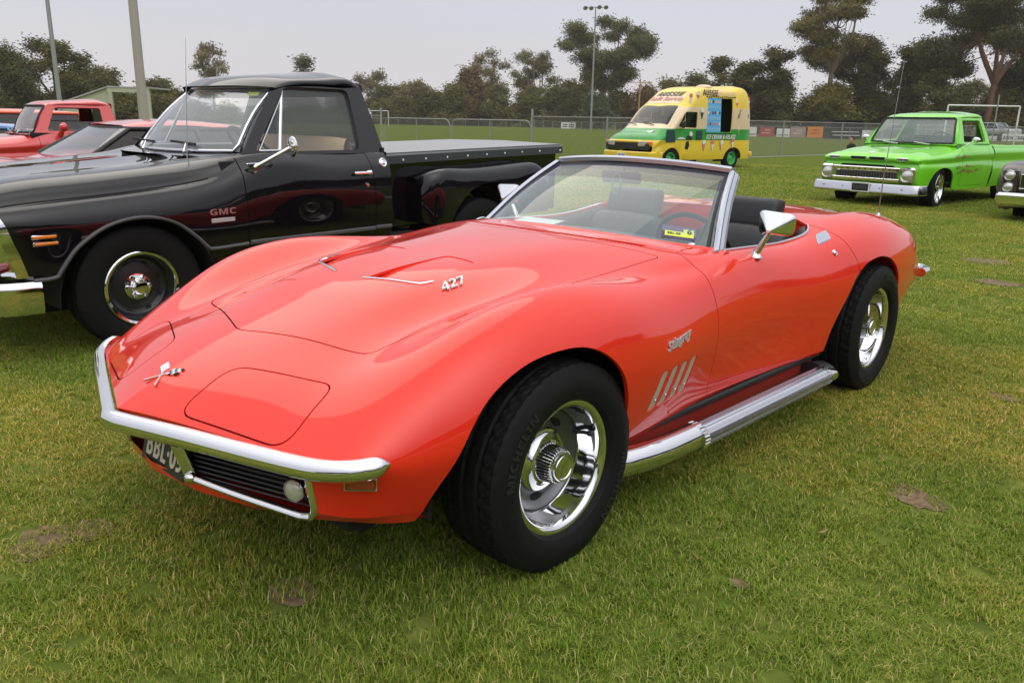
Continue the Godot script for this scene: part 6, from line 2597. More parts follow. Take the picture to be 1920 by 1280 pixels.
func build_lime_truck() -> void:
	var t := pickup("lime_pickup", "lowered lime green pickup with flame graphics and chrome grille bar, facing the camera", "c10", M.lime, Vector3(13.808, 0.0, -2.969), deg_to_rad(-8.58), "fleet")
	for q in [[0.0, 0.79], [2.98, 0.79]]:
		for s in [1.0, -1.0]:
			road_wheel(t, Vector3(q[0], 0.305, q[1] * s), s > 0, 0.365, 0.240, 0.24, "five", 0.16 if q[0] < 1 else 0.0)
	# front face under the lip of the bonnet
	var fc := MB.new()
	var rows := []
	for q in [[0.775, 0.0], [0.745, 0.012], [0.735, 0.03], [0.70, 0.012], [0.64, -0.01], [0.50, -0.01], [0.40, 0.0], [0.32, 0.05]]:
		var r := PackedVector3Array()
		for j in 33:
			var z := -0.875 + 1.75 * j / 32.0
			r.append(Vector3(-0.815 + q[1] + 0.10 * pow(absf(z) / 0.875, 5.0), q[0], z))
		rows.append(r)
	fc.grid(rows)
	fc.angle = 30
	part("front_panel", fc, M.lime, t)
	var lip := MB.new()
	var lr := []
	for q in [[-0.0, 0.835], [-0.045, 0.825], [-0.062, 0.795], [-0.05, 0.765], [-0.01, 0.75]]:
		var r := PackedVector3Array()
		for j in 33:
			var z := -0.865 + 1.73 * j / 32.0
			r.append(Vector3(-0.79 + q[0] + 0.09 * pow(absf(z) / 0.865, 4.0), q[1] - 0.02 * pow(absf(z) / 0.865, 4.0), z))
		lr.append(r)
	lip.grid(lr)
	lip.angle = 60
	part("bonnet_lip", lip, M.lime, t)
	for s in [1.0, -1.0]:
		var sl := MB.new()
		sl.prism(rounded([Vector2(-0.14, 0.022), Vector2(-0.115, -0.022), Vector2(0.135, -0.022), Vector2(0.145, 0.022)], 0.012), Transform3D(Basis(Vector3(0, 0, 1), Vector3(-0.2, 0.98, 0).normalized(), Vector3(-0.98, -0.2, 0).normalized()), Vector3(-0.838, 0.800, 0.17 * s)), 0.022)
		part("bonnet_slot", sl, M.black_gap, t)
		var ml := MB.new()
		ml.box(Vector3(-0.835, 0.795, 0.62 * s), Vector3(0.03, 0.055, 0.19), Basis(), 0.008)
		var mo := part("marker_lamp", ml, M.chrome_soft, t)
		var m2 := MB.new()
		m2.box(Vector3(-0.843, 0.795, 0.62 * s), Vector3(0.03, 0.036, 0.16), Basis(), 0.006)
		part("lens", m2, M.wheel_grey, mo)
		var bz := MB.new()
		bz.box(Vector3(-0.815, 0.53, 0.73 * s), Vector3(0.06, 0.27, 0.25), Basis(), 0.03)
		var bo := part("headlight_bezel", bz, M.chrome_soft, t)
		var hl := MB.new()
		hl.lathe([Vector2(0.0, 0.035), Vector2(0.05, 0.028), Vector2(0.088, 0.004), Vector2(0.10, 0.014), Vector2(0.108, -0.02)], Vector3(-0.848, 0.53, 0.73 * s), Basis(Vector3(0, 0, 1), PI / 2), 32)
		part("headlight", hl, M.headlamp, bo)
	var hole := MB.new()
	hole.prism(rounded([Vector2(-0.46, 0.69), Vector2(-0.50, 0.655), Vector2(-0.58, 0.43), Vector2(0.58, 0.43), Vector2(0.50, 0.655), Vector2(0.46, 0.69)], 0.02), Transform3D(Basis(Vector3(0, 0, 1), Vector3(0, 1, 0), Vector3(-1, 0, 0)), Vector3(-0.815, 0, 0)), 0.016)
	part("grille_opening", hole, M.black_gap, t)
	for q in [[0.613, 0.078], [0.435, 0.066]]:
		var b := MB.new()
		b.box(Vector3(-0.852, q[0], 0), Vector3(0.035, q[1], 1.22), Basis(), 0.010)
		var bo := part("grille_bar", b, M.chrome, t)
		if q[0] > 0.6:
			var tx := MB.new()
			var w := "CHEVROLET"
			for i in w.length():
				var l := letters(w[i], 0.034, 0.003, true, false, 1.2)
				tx.append(l, Transform3D(Basis(Vector3(0, 0, 1), Vector3(0, 1, 0), Vector3(-1, 0, 0)), Vector3(-0.870, q[0], -0.44 + 0.11 * i)))
			part("bar_lettering", tx, M.black_trim, bo)
	var gm := MB.new()
	for k in 23:
		gm.box(Vector3(-0.838, 0.525, -0.55 + 0.05 * k), Vector3(0.012, 0.13, 0.012))
	for k in 4:
		gm.box(Vector3(-0.836, 0.485 + 0.027 * k, 0), Vector3(0.010, 0.010, 1.12))
	part("grille_mesh", gm, M.wheel_grey, t)
	var bu := MB.new()
	var bp := smooth_line([Vector3(-0.935, 0.29, 0.0), Vector3(-0.925, 0.29, 0.5), Vector3(-0.90, 0.29, 0.82), Vector3(-0.86, 0.29, 0.93), Vector3(-0.77, 0.29, 0.975), Vector3(-0.62, 0.29, 0.985)], 5)
	var bo2 := []
	for i in bp.size():
		var tt: Vector3 = bp[mini(i + 1, bp.size() - 1)] - bp[maxi(i - 1, 0)]
		bo2.append(Vector3(-tt.z, 0, tt.x).normalized())
	bu.sweep(bp, bo2, [Vector2(-0.03, 0.085), Vector2(-0.012, 0.088), Vector2(0.004, 0.07), Vector2(0.028, -0.045), Vector2(0.020, -0.075), Vector2(-0.03, -0.085)])
	part("front_bumper", bu.both(), M.chrome_soft, t)
	for z in [-0.72, -0.34, 0.34, 0.72]:
		var bt := MB.new()
		bt.ellipsoid(Vector3(-0.945, 0.31, z), Vector3(0.012, 0.016, 0.016), 10, 6)
		part("bumper_bolt", bt, M.steel, t)
	var pl := MB.new()
	pl.box(Vector3(-0.965, 0.305, 0.0), Vector3(0.012, 0.165, 0.34), Basis(), 0.004)
	var po := part("number_plate", pl, M.white, t)
	var p2 := MB.new()
	p2.box(Vector3(-0.970, 0.305, 0.0), Vector3(0.010, 0.125, 0.30), Basis(), 0.003)
	part("plate_face", p2, M.black_trim, po)
	var p3 := MB.new()
	p3.append(letters("64·CHEV", 0.055, 0.002), Transform3D(Basis(Vector3(0, 0, 1), Vector3(0, 1, 0), Vector3(-1, 0, 0)).scaled_local(Vector3(0.8, 1, 1)), Vector3(-0.9755, 0.305, 0.0)))
	part("plate_text", p3, M.wheel_grey, po)
	var em := MB.new()
	em.prism(rounded([Vector2(-0.07, 0), Vector2(-0.02, 0.028), Vector2(0.02, 0.028), Vector2(0.07, 0), Vector2(0.02, -0.028), Vector2(-0.02, -0.028)], 0.01), Transform3D(Basis(Vector3(0, 0, 1), Vector3(0.93, 0.37, 0), Vector3(-0.37, 0.93, 0)), Vector3(-0.70, 0.872, 0.0)), 0.022)
	part("bonnet_emblem", em, M.white, t)
	# flames along the fender and door: licks with a darker root
	var n := pickup_net("c10")
	for s in [1.0, -1.0]:
		for q in [[0.34, 0.845, 0.44], [0.58, 0.845, 0.34], [0.40, 0.655, 0.50], [0.62, 0.60, 0.56], [0.86, 0.575, 0.48], [0.78, 0.675, 0.50], [0.50, 0.565, 0.42], [1.18, 0.60, 0.28]]:
			var f := MB.new()
			var g := MB.new()
			for k in [[f, 0.030, 0.0, 0.38], [g, 0.010, 0.03, 1.0]]:
				var r := [PackedVector3Array(), PackedVector3Array()]
				for i in 15:
					var u := i / 14.0
					var x: float = q[0] + q[2] * u * k[3]
					var yc: float = q[1] + 0.030 * sin(u * 6.0 + q[0] * 9.0) * u
					var wv: float = k[1] * pow(1.0 - u, 0.7) * sin(minf(1.0, u * 6.0 + 0.15) * PI / 2)
					for w in 2:
						var y := yc + (wv if w == 0 else -wv)
						var vv := 0.96
						for it in 12:
							var pp := n_side(n, x, vv)
							vv += (pp.y - y) * 0.8
							vv = clampf(vv, 0.86, 1.28)
						var pz := n_side(n, x, vv)
						r[w].append(Vector3(pz.x, pz.y, (pz.z + 0.004 + k[2] * 0.03) * s))
				k[0].grid(r)
			var fo := part("flame_graphic", g, M.flame_edge, t)
			part("flame_root", f, M.flame, fo)
		var dh := MB.new()
		dh.tube([Vector3(0.80, 1.03, 0.90 * s), Vector3(0.86, 1.10, 0.99 * s)], 0.010, 6)
		dh.ellipsoid(Vector3(0.88, 1.125, 1.02 * s), Vector3(0.03, 0.05, 0.075), 14, 8)
		part("door_mirror", dh, M.chrome, t)
	for z in [0.28, -0.30]:
		var w := MB.new()
		w.tube([Vector3(0.44, 1.035, z + 0.15), Vector3(0.53, 1.068, z - 0.18)], 0.009, 6)
		part("wiper", w, M.chrome_soft, t)

func build_ford() -> void:
	var t := pickup("red_pickup", "red older pickup with round red door mirror, facing left behind the black stepside's bonnet", "ford", M.ford_red, Vector3(2.378, -0.08, -13.82), deg_to_rad(-5.5), "fleet")
	for q in [[0.0, 0.78], [2.98, 0.78]]:
		for s in [1.0, -1.0]:
			road_wheel(t, Vector3(q[0], 0.32, q[1] * s), s > 0, 0.36, 0.20, 0.21, "rally")
	for s in [1.0, -1.0]:
		var m := MB.new()
		m.tube([Vector3(0.98, 1.03, 0.93 * s), Vector3(1.0, 1.12, 1.03 * s)], [0.05, 0.02], 10)
		var mo := part("door_mirror", m, M.ford_red, t)
		var h := MB.new()
		h.ellipsoid(Vector3(1.0, 1.15, 1.07 * s), Vector3(0.07, 0.075, 0.105), 18, 10)
		part("mirror_shell", h, M.ford_red, mo)
		var c := MB.new()
		c.ellipsoid(Vector3(0.99, 1.185, 1.07 * s), Vector3(0.066, 0.012, 0.09), 16, 6)
		part("mirror_band", c, M.chrome_soft, mo)
		var hl := MB.new()
		hl.lathe([Vector2(0.0, 0.035), Vector2(0.06, 0.026), Vector2(0.10, 0.0), Vector2(0.11, -0.03)], Vector3(-0.80, 0.56, 0.70 * s), Basis(Vector3(0, 0, 1), PI / 2), 24)
		part("headlight", hl, M.lamp_clear, t)
	var fc := MB.new()
	fc.box(Vector3(-0.79, 0.56, 0), Vector3(0.05, 0.40, 1.72), Basis(), 0.02)
	part("grille_panel", fc, M.chrome_soft, t)
	var bu := MB.new()
	bu.box(Vector3(-0.92, 0.34, 0), Vector3(0.10, 0.15, 1.9), Basis(), 0.03)
	part("front_bumper", bu, M.chrome, t)
	for z in [0.30, -0.25]:
		var w := MB.new()
		w.tube([Vector3(0.43, 1.04, z + 0.12), Vector3(0.53, 1.09, z - 0.16)], 0.009, 6)
		part("wiper", w, M.chrome_soft, t)
	var an := MB.new()
	an.tube([Vector3(0.52, 1.0, 0.86), Vector3(0.66, 1.42, 0.84)], [0.004, 0.002], 6)
	part("aerial", an, M.steel, t)

func build_van() -> void:
	var t := thing("ice_cream_van", "yellow and green high-roof ice cream van with open serving hatch, parked by the fence", "van", Vector3(19.309, -0.02, -11.866), deg_to_rad(-9.44))
	var n := Net.new()
	# along the top profile from the bonnet's front edge to the tail
	var px := [-0.92, -0.86, -0.55, -0.26, -0.20, 0.05, 0.32, 0.42, 0.75, 1.02, 1.25, 1.6, 2.8, 3.42, 3.55]
	var py := [0.80, 0.90, 1.08, 1.255, 1.29, 1.535, 1.80, 1.875, 2.12, 2.31, 2.385, 2.405, 2.405, 2.36, 2.20]
	var lo := [[0.0, 0.0, 0.0], [0.25, 0.56, -0.010], [0.40, 0.80, -0.045]]
	for q in lo:
		var k := []
		for i in px.size():
			var f := clampf((py[i] - 1.7) / 0.7, 0.0, 1.0)
			k.append([px[i], py[i] + q[2], 0.97 * q[1] * (1.0 - 0.14 * f), 0.10 * q[1] * q[1] * (1.0 - clampf((px[i] - 0.9) / 0.4, 0, 1))])
		n.row(q[0], k)
	for q in [[0.52, 1.0], [0.72, 0.68], [0.92, 0.36], [1.06, 0.12], [1.18, 0.0]]:
		var k := []
		for i in px.size():
			var top: float = py[i] - 0.13
			var y := lerpf(0.28, top, q[1])
			var z := 0.935 - 0.115 * clampf((y - 1.75) / 0.55, 0.0, 1.0) - (0.03 if y < 0.45 else 0.0) - (0.05 if i == 0 else 0.0)
			if i == px.size() - 1:
				z -= 0.06
			k.append([px[i], y, z, (0.11 * (1.0 - clampf((px[i] - 0.9) / 0.4, 0, 1))) if q[1] > 0.9 else 0.10 * (1.0 - clampf((px[i] + 0.6) / 1.4, 0, 1)) + 0.17 * clampf((px[i] - 3.0) / 0.5, 0, 1) * (1.0 - q[1])])
		n.row(q[0], k)
	var m := n.mb(frange(-0.92, 3.55, 200), frange(0.0, 1.18, 110))
	var d := PackedFloat32Array()
	var screen := rounded([Vector2(-0.19, 0.0), Vector2(-0.10, 0.78), Vector2(0.44, 0.70), Vector2(0.34, 0.0), Vector2(0.34, -0.3), Vector2(-0.19, -0.3)], 0.05)
	var dwin := rounded([Vector2(0.20, 1.24), Vector2(0.45, 1.66), Vector2(1.02, 1.66), Vector2(1.02, 1.20)], 0.05)
	var hatch := rounded([Vector2(1.46, 1.09), Vector2(1.46, 2.08), Vector2(2.66, 2.08), Vector2(2.66, 1.09)], 0.03)
	var arches := []
	for ax in [0.0, 2.815]:
		var a := []
		for i in 17:
			var g := PI * i / 16.0
			a.append(Vector2(ax + cos(g) * 0.40, 0.26 + sin(g) * 0.38))
		a.append(Vector2(ax - 0.40, 0.0))
		a.append(Vector2(ax + 0.40, 0.0))
		arches.append(PackedVector2Array(a))
	for i in m.v.size():
		var p := m.v[i]
		var v := -1.0
		if m.n[i].y > 0.25 and p.x < 0.7:
			v = -sd(Vector2(p.x, p.z), screen)
		elif p.z > 0.6 and m.n[i].z > 0.4:
			var xy := Vector2(p.x, p.y)
			v = -minf(minf(sd(xy, dwin), sd(xy, hatch)), minf(sd(xy, arches[0]), sd(xy, arches[1])))
		d.append(v)
	var e := []
	var shell := clip(m, d, e)
	part("panel_edge", flange(shell, e, 0.03).both(), M.van_yellow, t)
	# the livery's bands are cut out of the shell by height
	var cut := func(mm: MB, y0: float, y1: float) -> MB:
		var q := PackedFloat32Array()
		for p in mm.v:
			q.append(maxf(y0 - p.y, p.y - y1))
		return clip(mm, q)
	for b in [["lower_body", 0.0, 0.85, M.van_yellow], ["green_band", 0.85, 1.18, M.van_green], ["cream_band", 1.18, 1.80, M.van_cream], ["high_roof", 1.80, 3.0, M.van_yellow]]:
		var piece: MB = cut.call(shell, b[1], b[2])
		part(b[0], piece.both(), b[3], t)
	# glass
	var neg := PackedFloat32Array()
	for i in m.v.size():
		neg.append(-d[i] if m.n[i].y > 0.25 and m.v[i].x < 0.7 else 1.0)
	var sc := clip(m, neg)
	part("windscreen", sc.both(), M.van_glass, t)
	var neg2 := PackedFloat32Array()
	for i in m.v.size():
		neg2.append(sd(Vector2(m.v[i].x, m.v[i].y), dwin) if m.v[i].z > 0.6 and m.n[i].z > 0.4 else 1.0)
	var dw := clip(m, neg2)
	for i in dw.v.size():
		dw.v[i].z -= 0.012
	part("door_window", dw, M.van_glass, t)
	part("door_window", dw.mirrored(), M.van_glass, t)
	var wf := MB.new()
	wf.tube([Vector3(0.47, 1.21, 0.935), Vector3(0.47, 1.66, 0.94)], 0.014, 6)
	part("window_divider", wf, M.van_cream, t)
	var mr := MB.new()
	mr.box(Vector3(0.30, 1.30, 1.04), Vector3(0.10, 0.20, 0.16), Basis(), 0.04)
	part("door_mirror", mr, M.black_trim, t)
	# rear panel
	var tail := MB.new()
	var sec := n.section(3.55, frange(0.0, 1.18, 40))
	var f: Array = Array(sec)
	f.append(Vector3(sec[-1].x, sec[-1].y, 0))
	tail.face(f)
	part("rear_panel", tail.both(), M.van_yellow, t)
	# hatch: menu board, dark inside, counter, awning edge
	var mb := MB.new()
	mb.box(Vector3(1.79, 1.585, 0.905), Vector3(0.66, 0.99, 0.02), Basis(Vector3(1, 0, 0), -0.06))
	var mo := part("menu_board", mb, M.sky_blue, t)
	var r := RandomNumberGenerator.new()
	r.seed = 4
	for row in 6:
		for c in 6:
			var it := MB.new()
			var y := 1.17 + 0.16 * row
			it.box(Vector3(1.53 + 0.105 * c, y, 0.918 - 0.06 * (y - 1.585)), Vector3(0.055, 0.085, 0.012), Basis(), 0.004)
			part("menu_picture", it, [M.pink, M.white, M.pink, M.van_cream, M.navy][r.randi() % 5] if row % 2 == 1 else M.sky_pale, mo)
	var ins := MB.new()
	ins.box(Vector3(2.1, 1.35, -0.30), Vector3(1.7, 1.6, 0.03))
	ins.box(Vector3(2.0, 0.9, 0.25), Vector3(2.2, 0.04, 1.2))
	ins.box(Vector3(1.25, 1.35, 0.10), Vector3(0.03, 1.5, 1.4))
	ins.box(Vector3(3.0, 1.35, 0.10), Vector3(0.03, 1.5, 1.4))
	ins.box(Vector3(0.55, 0.75, 0.0), Vector3(0.9, 0.8, 1.7))
	for z in [0.45, -0.45]:
		ins.box(Vector3(0.95, 1.25, z), Vector3(0.14, 0.6, 0.5), Basis(), 0.06)
	part("van_lining", ins, M.interior_dark, t)
	var co := MB.new()
	co.box(Vector3(2.06, 1.075, 0.93), Vector3(1.24, 0.025, 0.10), Basis(), 0.006)
	part("serving_counter", co, M.van_green, t)
	var lights := MB.new()
	for k in 14:
		lights.box(Vector3(1.44 + 0.1 * k, 2.115 - 0.01 * sin(k * 1.3), 0.90), Vector3(0.05, 0.035, 0.03), Basis(), 0.008)
	part("hatch_garland", lights, M.black_trim, t)
	# lettering and graphics
	var put := func(txt: String, h: float, x: float, y: float, mt: Material, sp: float, called := "lettering"):
		var l := letters(txt, h, 0.004, true, false, sp)
		var o := MB.new()
		for p in l.v:
			var vx: float = x + p.x + p.y * 0.18
			var vy: float = y + p.y
			o.vert(Vector3(vx, vy, 0.952 - 0.195 * maxf(0.0, vy - 1.75) + p.z + 0.008))
		for i in l.idx:
			o.idx.append(i)
		part(called, o, mt, t)
	put.call("AUSSIE", 0.17, 1.62, 2.225, M.navy, 0.9)
	put.call("SOFT SERVE", 0.13, 2.35, 2.21, M.van_cream, 0.9)
	put.call("ICE CREAM & GELATI", 0.125, 2.15, 0.95, M.white, 0.80)
	put.call("COLD", 0.12, 3.14, 1.70, M.navy, 0.9)
	put.call("DRINKS", 0.12, 3.16, 1.57, M.navy, 0.9)
	# words on the sloped front of the high roof
	var fslope := func(txt: String, h: float, u: float, mt: Material):
		var l := letters(txt, h, 0.004, true, false, 1.1)
		var o := MB.new()
		for p in l.v:
			var s := u + p.y * 0.79
			var y := lerpf(1.875, 2.31, (s - 0.42) / 0.60)
			o.vert(Vector3(s + 0.05 * pow(p.x / 0.6, 2.0) - 0.012, y + 0.016 + p.z, p.x + p.y * 0.15))
		for i in l.idx:
			o.idx.append(i)
		part("lettering", o, mt, t)
	var patch := MB.new()
	var prw := []
	for i in 5:
		var s := lerpf(0.46, 0.98, i / 4.0)
		var pr := PackedVector3Array()
		for j in 17:
			var z := -0.62 + 1.24 * j / 16.0
			var y := lerpf(1.875, 2.31, (s - 0.42) / 0.60)
			pr.append(Vector3(s + 0.05 * pow(z / 0.6, 2.0) - 0.004, y + 0.004 - 0.012 * pow(z / 0.6, 2.0), z))
		prw.append(pr)
	patch.grid(prw)
	part("roof_patch", patch, M.van_cream, t)
	fslope.call("AUSSIE", 0.20, 0.82, M.navy)
	fslope.call("Soft Serve", 0.17, 0.62, M.pink)
	var deco := func(poly: Array, x: float, y: float, mt: Material, called: String):
		var o := MB.new()
		o.prism(PackedVector2Array(poly), Transform3D(Basis(), Vector3(x, y, 0.946 - 0.195 * maxf(0.0, y - 1.75))), 0.016)
		part(called, o, mt, t)
	var cone := [Vector2(-0.06, 0.04), Vector2(0.0, -0.16), Vector2(0.06, 0.04)]
	var ball := []
	for k in 14:
		ball.append(Vector2(cos(TAU * k / 14), sin(TAU * k / 14)) * 0.07)
	var drop := [Vector2(-0.09, -0.09), Vector2(0.03, -0.12), Vector2(0.09, 0.0), Vector2(0.05, 0.14), Vector2(-0.05, 0.10)]
	deco.call(drop, 0.62, 0.70, M.black_cloth, "door_graphic")
	deco.call(ball, 0.76, 1.03, M.white, "door_graphic")
	deco.call([Vector2(-0.14, -0.05), Vector2(-0.06, 0.05), Vector2(0.12, 0.04), Vector2(0.16, -0.06)], 0.68, 0.93, M.maroon, "door_graphic")
	deco.call([Vector2(-0.2, -0.03), Vector2(-0.1, 0.03), Vector2(0.05, 0.02), Vector2(0.18, -0.03)], 0.38, 0.91, M.white, "door_graphic")
	for q in [[1.38, 0.70, M.pink], [1.78, 0.70, M.white], [2.22, 0.70, M.van_cream], [2.74, 0.76, M.white], [1.20, 1.62, M.teal], [3.42, 2.0, M.white], [2.86, 1.92, M.pink], [0.72, 2.02, M.white], [1.05, 2.10, M.pink], [3.02, 1.12, M.tan]]:
		deco.call(cone, q[0], q[1], q[2], "cone_graphic")
		deco.call(ball, q[0], q[1] + 0.09, M.white if q[2] != M.white else M.pink, "cone_graphic")
	deco.call(ball, 3.34, 1.33, M.sky_blue, "balloon_graphic")
	deco.call([Vector2(-0.3, -0.25), Vector2(-0.3, 0.1), Vector2(0.02, 0.1), Vector2(0.10, -0.25)], 0.0, 1.05, M.teal, "teal_patch")  # flat dark teal patches among the side graphics
	deco.call([Vector2(-0.13, -0.13), Vector2(-0.13, 0.13), Vector2(0.13, 0.13), Vector2(0.13, -0.13)], 1.14, 1.0, M.teal, "teal_patch")
	for k in 9:
		var lv := MB.new()
		lv.box(Vector3(3.30, 0.68 + 0.055 * k, 0.940), Vector3(0.26, 0.02, 0.012))
		part("louvre", lv, M.black_gap, t)
	# bonnet pictures
	for q in [[-0.62, -0.45, 0.10, M.white], [-0.55, -0.20, 0.09, M.tan], [-0.48, 0.15, 0.05, M.white], [-0.50, 0.50, 0.13, M.white], [-0.80, -0.1, 0.12, M.navy]]:
		var o := MB.new()
		var pts := []
		for k in 9:
			var a := TAU * k / 9.0
			var rr: float = q[2] * (0.7 + 0.5 * sin(a * 3.0 + q[0] * 40.0) * 0.5)
			pts.append(Vector2(cos(a) * rr * 1.4, sin(a) * rr * 0.7))
		o.prism(PackedVector2Array(pts), Transform3D(Basis(Vector3(0, 0, 1), Vector3(0.86, 0.51, 0), Vector3(-0.51, 0.86, 0)), Vector3(q[0], lerpf(0.90, 1.255, (q[0] + 0.86 - 0.06) / 0.60) + 0.004, q[1])), 0.012)
		part("bonnet_graphic", o, q[3], t)
	# front: grille, lamps, bumper, plate
	var gr := MB.new()
	gr.box(Vector3(-0.90, 0.665, 0), Vector3(0.10, 0.20, 1.76), Basis(), 0.03)
	part("front_trim", gr, M.black_trim, t)
	for k in 3:
		var b := MB.new()
		b.box(Vector3(-0.955, 0.65 + 0.045 * k, -0.02), Vector3(0.02, 0.018, 1.0), Basis(), 0.004)
		part("grille_slat", b, M.dark_metal, t)
	var yl := MB.new()
	yl.box(Vector3(-0.91, 0.80, 0), Vector3(0.09, 0.07, 1.08), Basis(), 0.02)
	part("grille_lip", yl, M.van_yellow, t)
	for s in [1.0, -1.0]:
		var h := MB.new()
		h.box(Vector3(-0.915, 0.745, 0.62 * s), Vector3(0.10, 0.15, 0.30), Basis(Vector3(0, 1, 0), 0.12 * s), 0.02)
		part("headlight", h, M.lamp_clear, t)
		var i2 := MB.new()
		i2.box(Vector3(-0.865, 0.745, 0.85 * s), Vector3(0.11, 0.14, 0.15), Basis(Vector3(0, 1, 0), 0.35 * s), 0.02)
		part("indicator_lamp", i2, M.amber, t)
	var bu := MB.new()
	var bp := smooth_line([Vector3(-0.98, 0.40, 0.0), Vector3(-0.97, 0.40, 0.5), Vector3(-0.94, 0.40, 0.85), Vector3(-0.86, 0.40, 0.95), Vector3(-0.45, 0.40, 0.965)], 5)
	var bo := []
	for i in bp.size():
		var tt: Vector3 = bp[mini(i + 1, bp.size() - 1)] - bp[maxi(i - 1, 0)]
		bo.append(Vector3(-tt.z, 0, tt.x).normalized())
	bu.sweep(bp, bo, [Vector2(-0.05, 0.12), Vector2(0.0, 0.12), Vector2(0.025, 0.09), Vector2(0.025, -0.06), Vector2(0.0, -0.15), Vector2(-0.05, -0.15)])
	part("front_bumper", bu.both(), M.van_yellow, t)
	var pl := MB.new()
	pl.box(Vector3(-1.012, 0.40, -0.12), Vector3(0.01, 0.12, 0.37), Basis(), 0.003)
	var po := part("number_plate", pl, M.white, t)
	var pt := MB.new()
	pt.append(letters("XVJ·792", 0.07, 0.002), Transform3D(Basis(Vector3(0, 0, 1), Vector3(0, 1, 0), Vector3(-1, 0, 0)).scaled_local(Vector3(0.85, 1, 1)), Vector3(-1.018, 0.40, -0.12)))
	part("plate_text", pt, M.navy, po)
	for z in [0.4, -0.3]:
		var w := MB.new()
		w.tube([Vector3(-0.26, 1.27, z), Vector3(-0.16, 1.35, z - 0.5)], 0.012, 6)
		part("wiper", w, M.black_trim, t)
	var rv := MB.new()
	rv.lathe([Vector2(0.0, 0.10), Vector2(0.14, 0.09), Vector2(0.24, 0.05), Vector2(0.26, 0.0)], Vector3(2.2, 2.40, 0.1), Basis(), 20)
	part("roof_vent", rv, M.van_cream, t)
	var rb := MB.new()
	rb.box(Vector3(3.76, 0.42, 0), Vector3(0.10, 0.16, 1.86), Basis(), 0.03)
	part("rear_bumper", rb, M.van_yellow, t)
	var un := MB.new()
	un.box(Vector3(1.4, 0.32, 0), Vector3(4.4, 0.06, 1.3))
	for ax in [0.0, 2.815]:
		for s in [1.0, -1.0]:
			un.box(Vector3(ax, 0.45, 0.55 * s), Vector3(0.9, 0.5, 0.03))
	part("underbody", un, M.under, t)
	for ax in [0.0, 2.815]:
		for s in [1.0, -1.0]:
			road_wheel(t, Vector3(ax, 0.30, 0.81 * s), s > 0, 0.33, 0.19, 0.19, "steel")
	# someone serving inside the hatch
	figure("person", "person in dark clothes standing inside the ice cream van's serving hatch", Vector3(21.85, 0.42, -12.0), deg_to_rad(-10.0), M.black_cloth)

# a small standing figure: one continuous skin of tapered limbs, hair on top
func figure(called: String, label: String, at: Vector3, yaw: float, cloth: Material, size := 1.0) -> void:
	var t := thing(called, label, "person", at, yaw)
	t.scale = Vector3.ONE * size
	var b := MB.new()
	var ring := func(y: float, rx: float, rz: float, cx := 0.0) -> PackedVector3Array:
		var o := PackedVector3Array()
		for i in 16:
			var a := TAU * i / 16.0
			o.append(Vector3(cx + cos(a) * rx, y, sin(a) * rz))
		return o
	var rows := []
	for q in [[0.02, 0.10, 0.13], [0.45, 0.10, 0.15], [0.80, 0.12, 0.17], [0.92, 0.13, 0.175], [1.05, 0.12, 0.15], [1.20, 0.125, 0.165], [1.36, 0.115, 0.19], [1.43, 0.09, 0.17], [1.47, 0.055, 0.07]]:
		rows.append(ring.call(q[0], q[1], q[2]))
	b.grid(rows, true)
	for s in [1.0, -1.0]:
		b.tube([Vector3(0, 1.40, 0.17 * s), Vector3(0.02, 1.12, 0.23 * s), Vector3(0.16, 0.98, 0.20 * s)], [0.055, 0.045, 0.035], 8)
	b.angle = 70
	part("clothing", b, cloth, t)
	var h := MB.new()
	rows = []
	for q in [[1.45, 0.050, 0.052, 0.0], [1.50, 0.052, 0.054, 0.0], [1.53, 0.075, 0.060, 0.02], [1.58, 0.092, 0.072, 0.012], [1.64, 0.095, 0.076, 0.005], [1.70, 0.085, 0.070, 0.0], [1.74, 0.05, 0.045, 0.0], [1.752, 0.005, 0.005, 0.0]]:
		rows.append(ring.call(q[0], q[1], q[2], q[3]))
	h.grid(rows, true)
	h.ellipsoid(Vector3(0.105, 1.60, 0), Vector3(0.016, 0.022, 0.012), 8, 6)
	for s in [1.0, -1.0]:
		h.ellipsoid(Vector3(0.0, 1.605, 0.076 * s), Vector3(0.018, 0.030, 0.010), 8, 6)
		h.ellipsoid(Vector3(0.20, 0.97, 0.195 * s), Vector3(0.055, 0.022, 0.036), 10, 6)
	h.angle = 70
	part("head", h, M.skin, t)
	var hr := MB.new()
	rows = []
	for q in [[1.60, 0.085, 0.082, -0.02], [1.66, 0.098, 0.084, -0.012], [1.72, 0.088, 0.076, -0.006], [1.765, 0.045, 0.04, -0.004], [1.772, 0.004, 0.004, 0.0]]:
		rows.append(ring.call(q[0], q[1], q[2], q[3]))
	hr.grid(rows, true)
	hr.angle = 70
	part("hair", hr, M.hair, t)

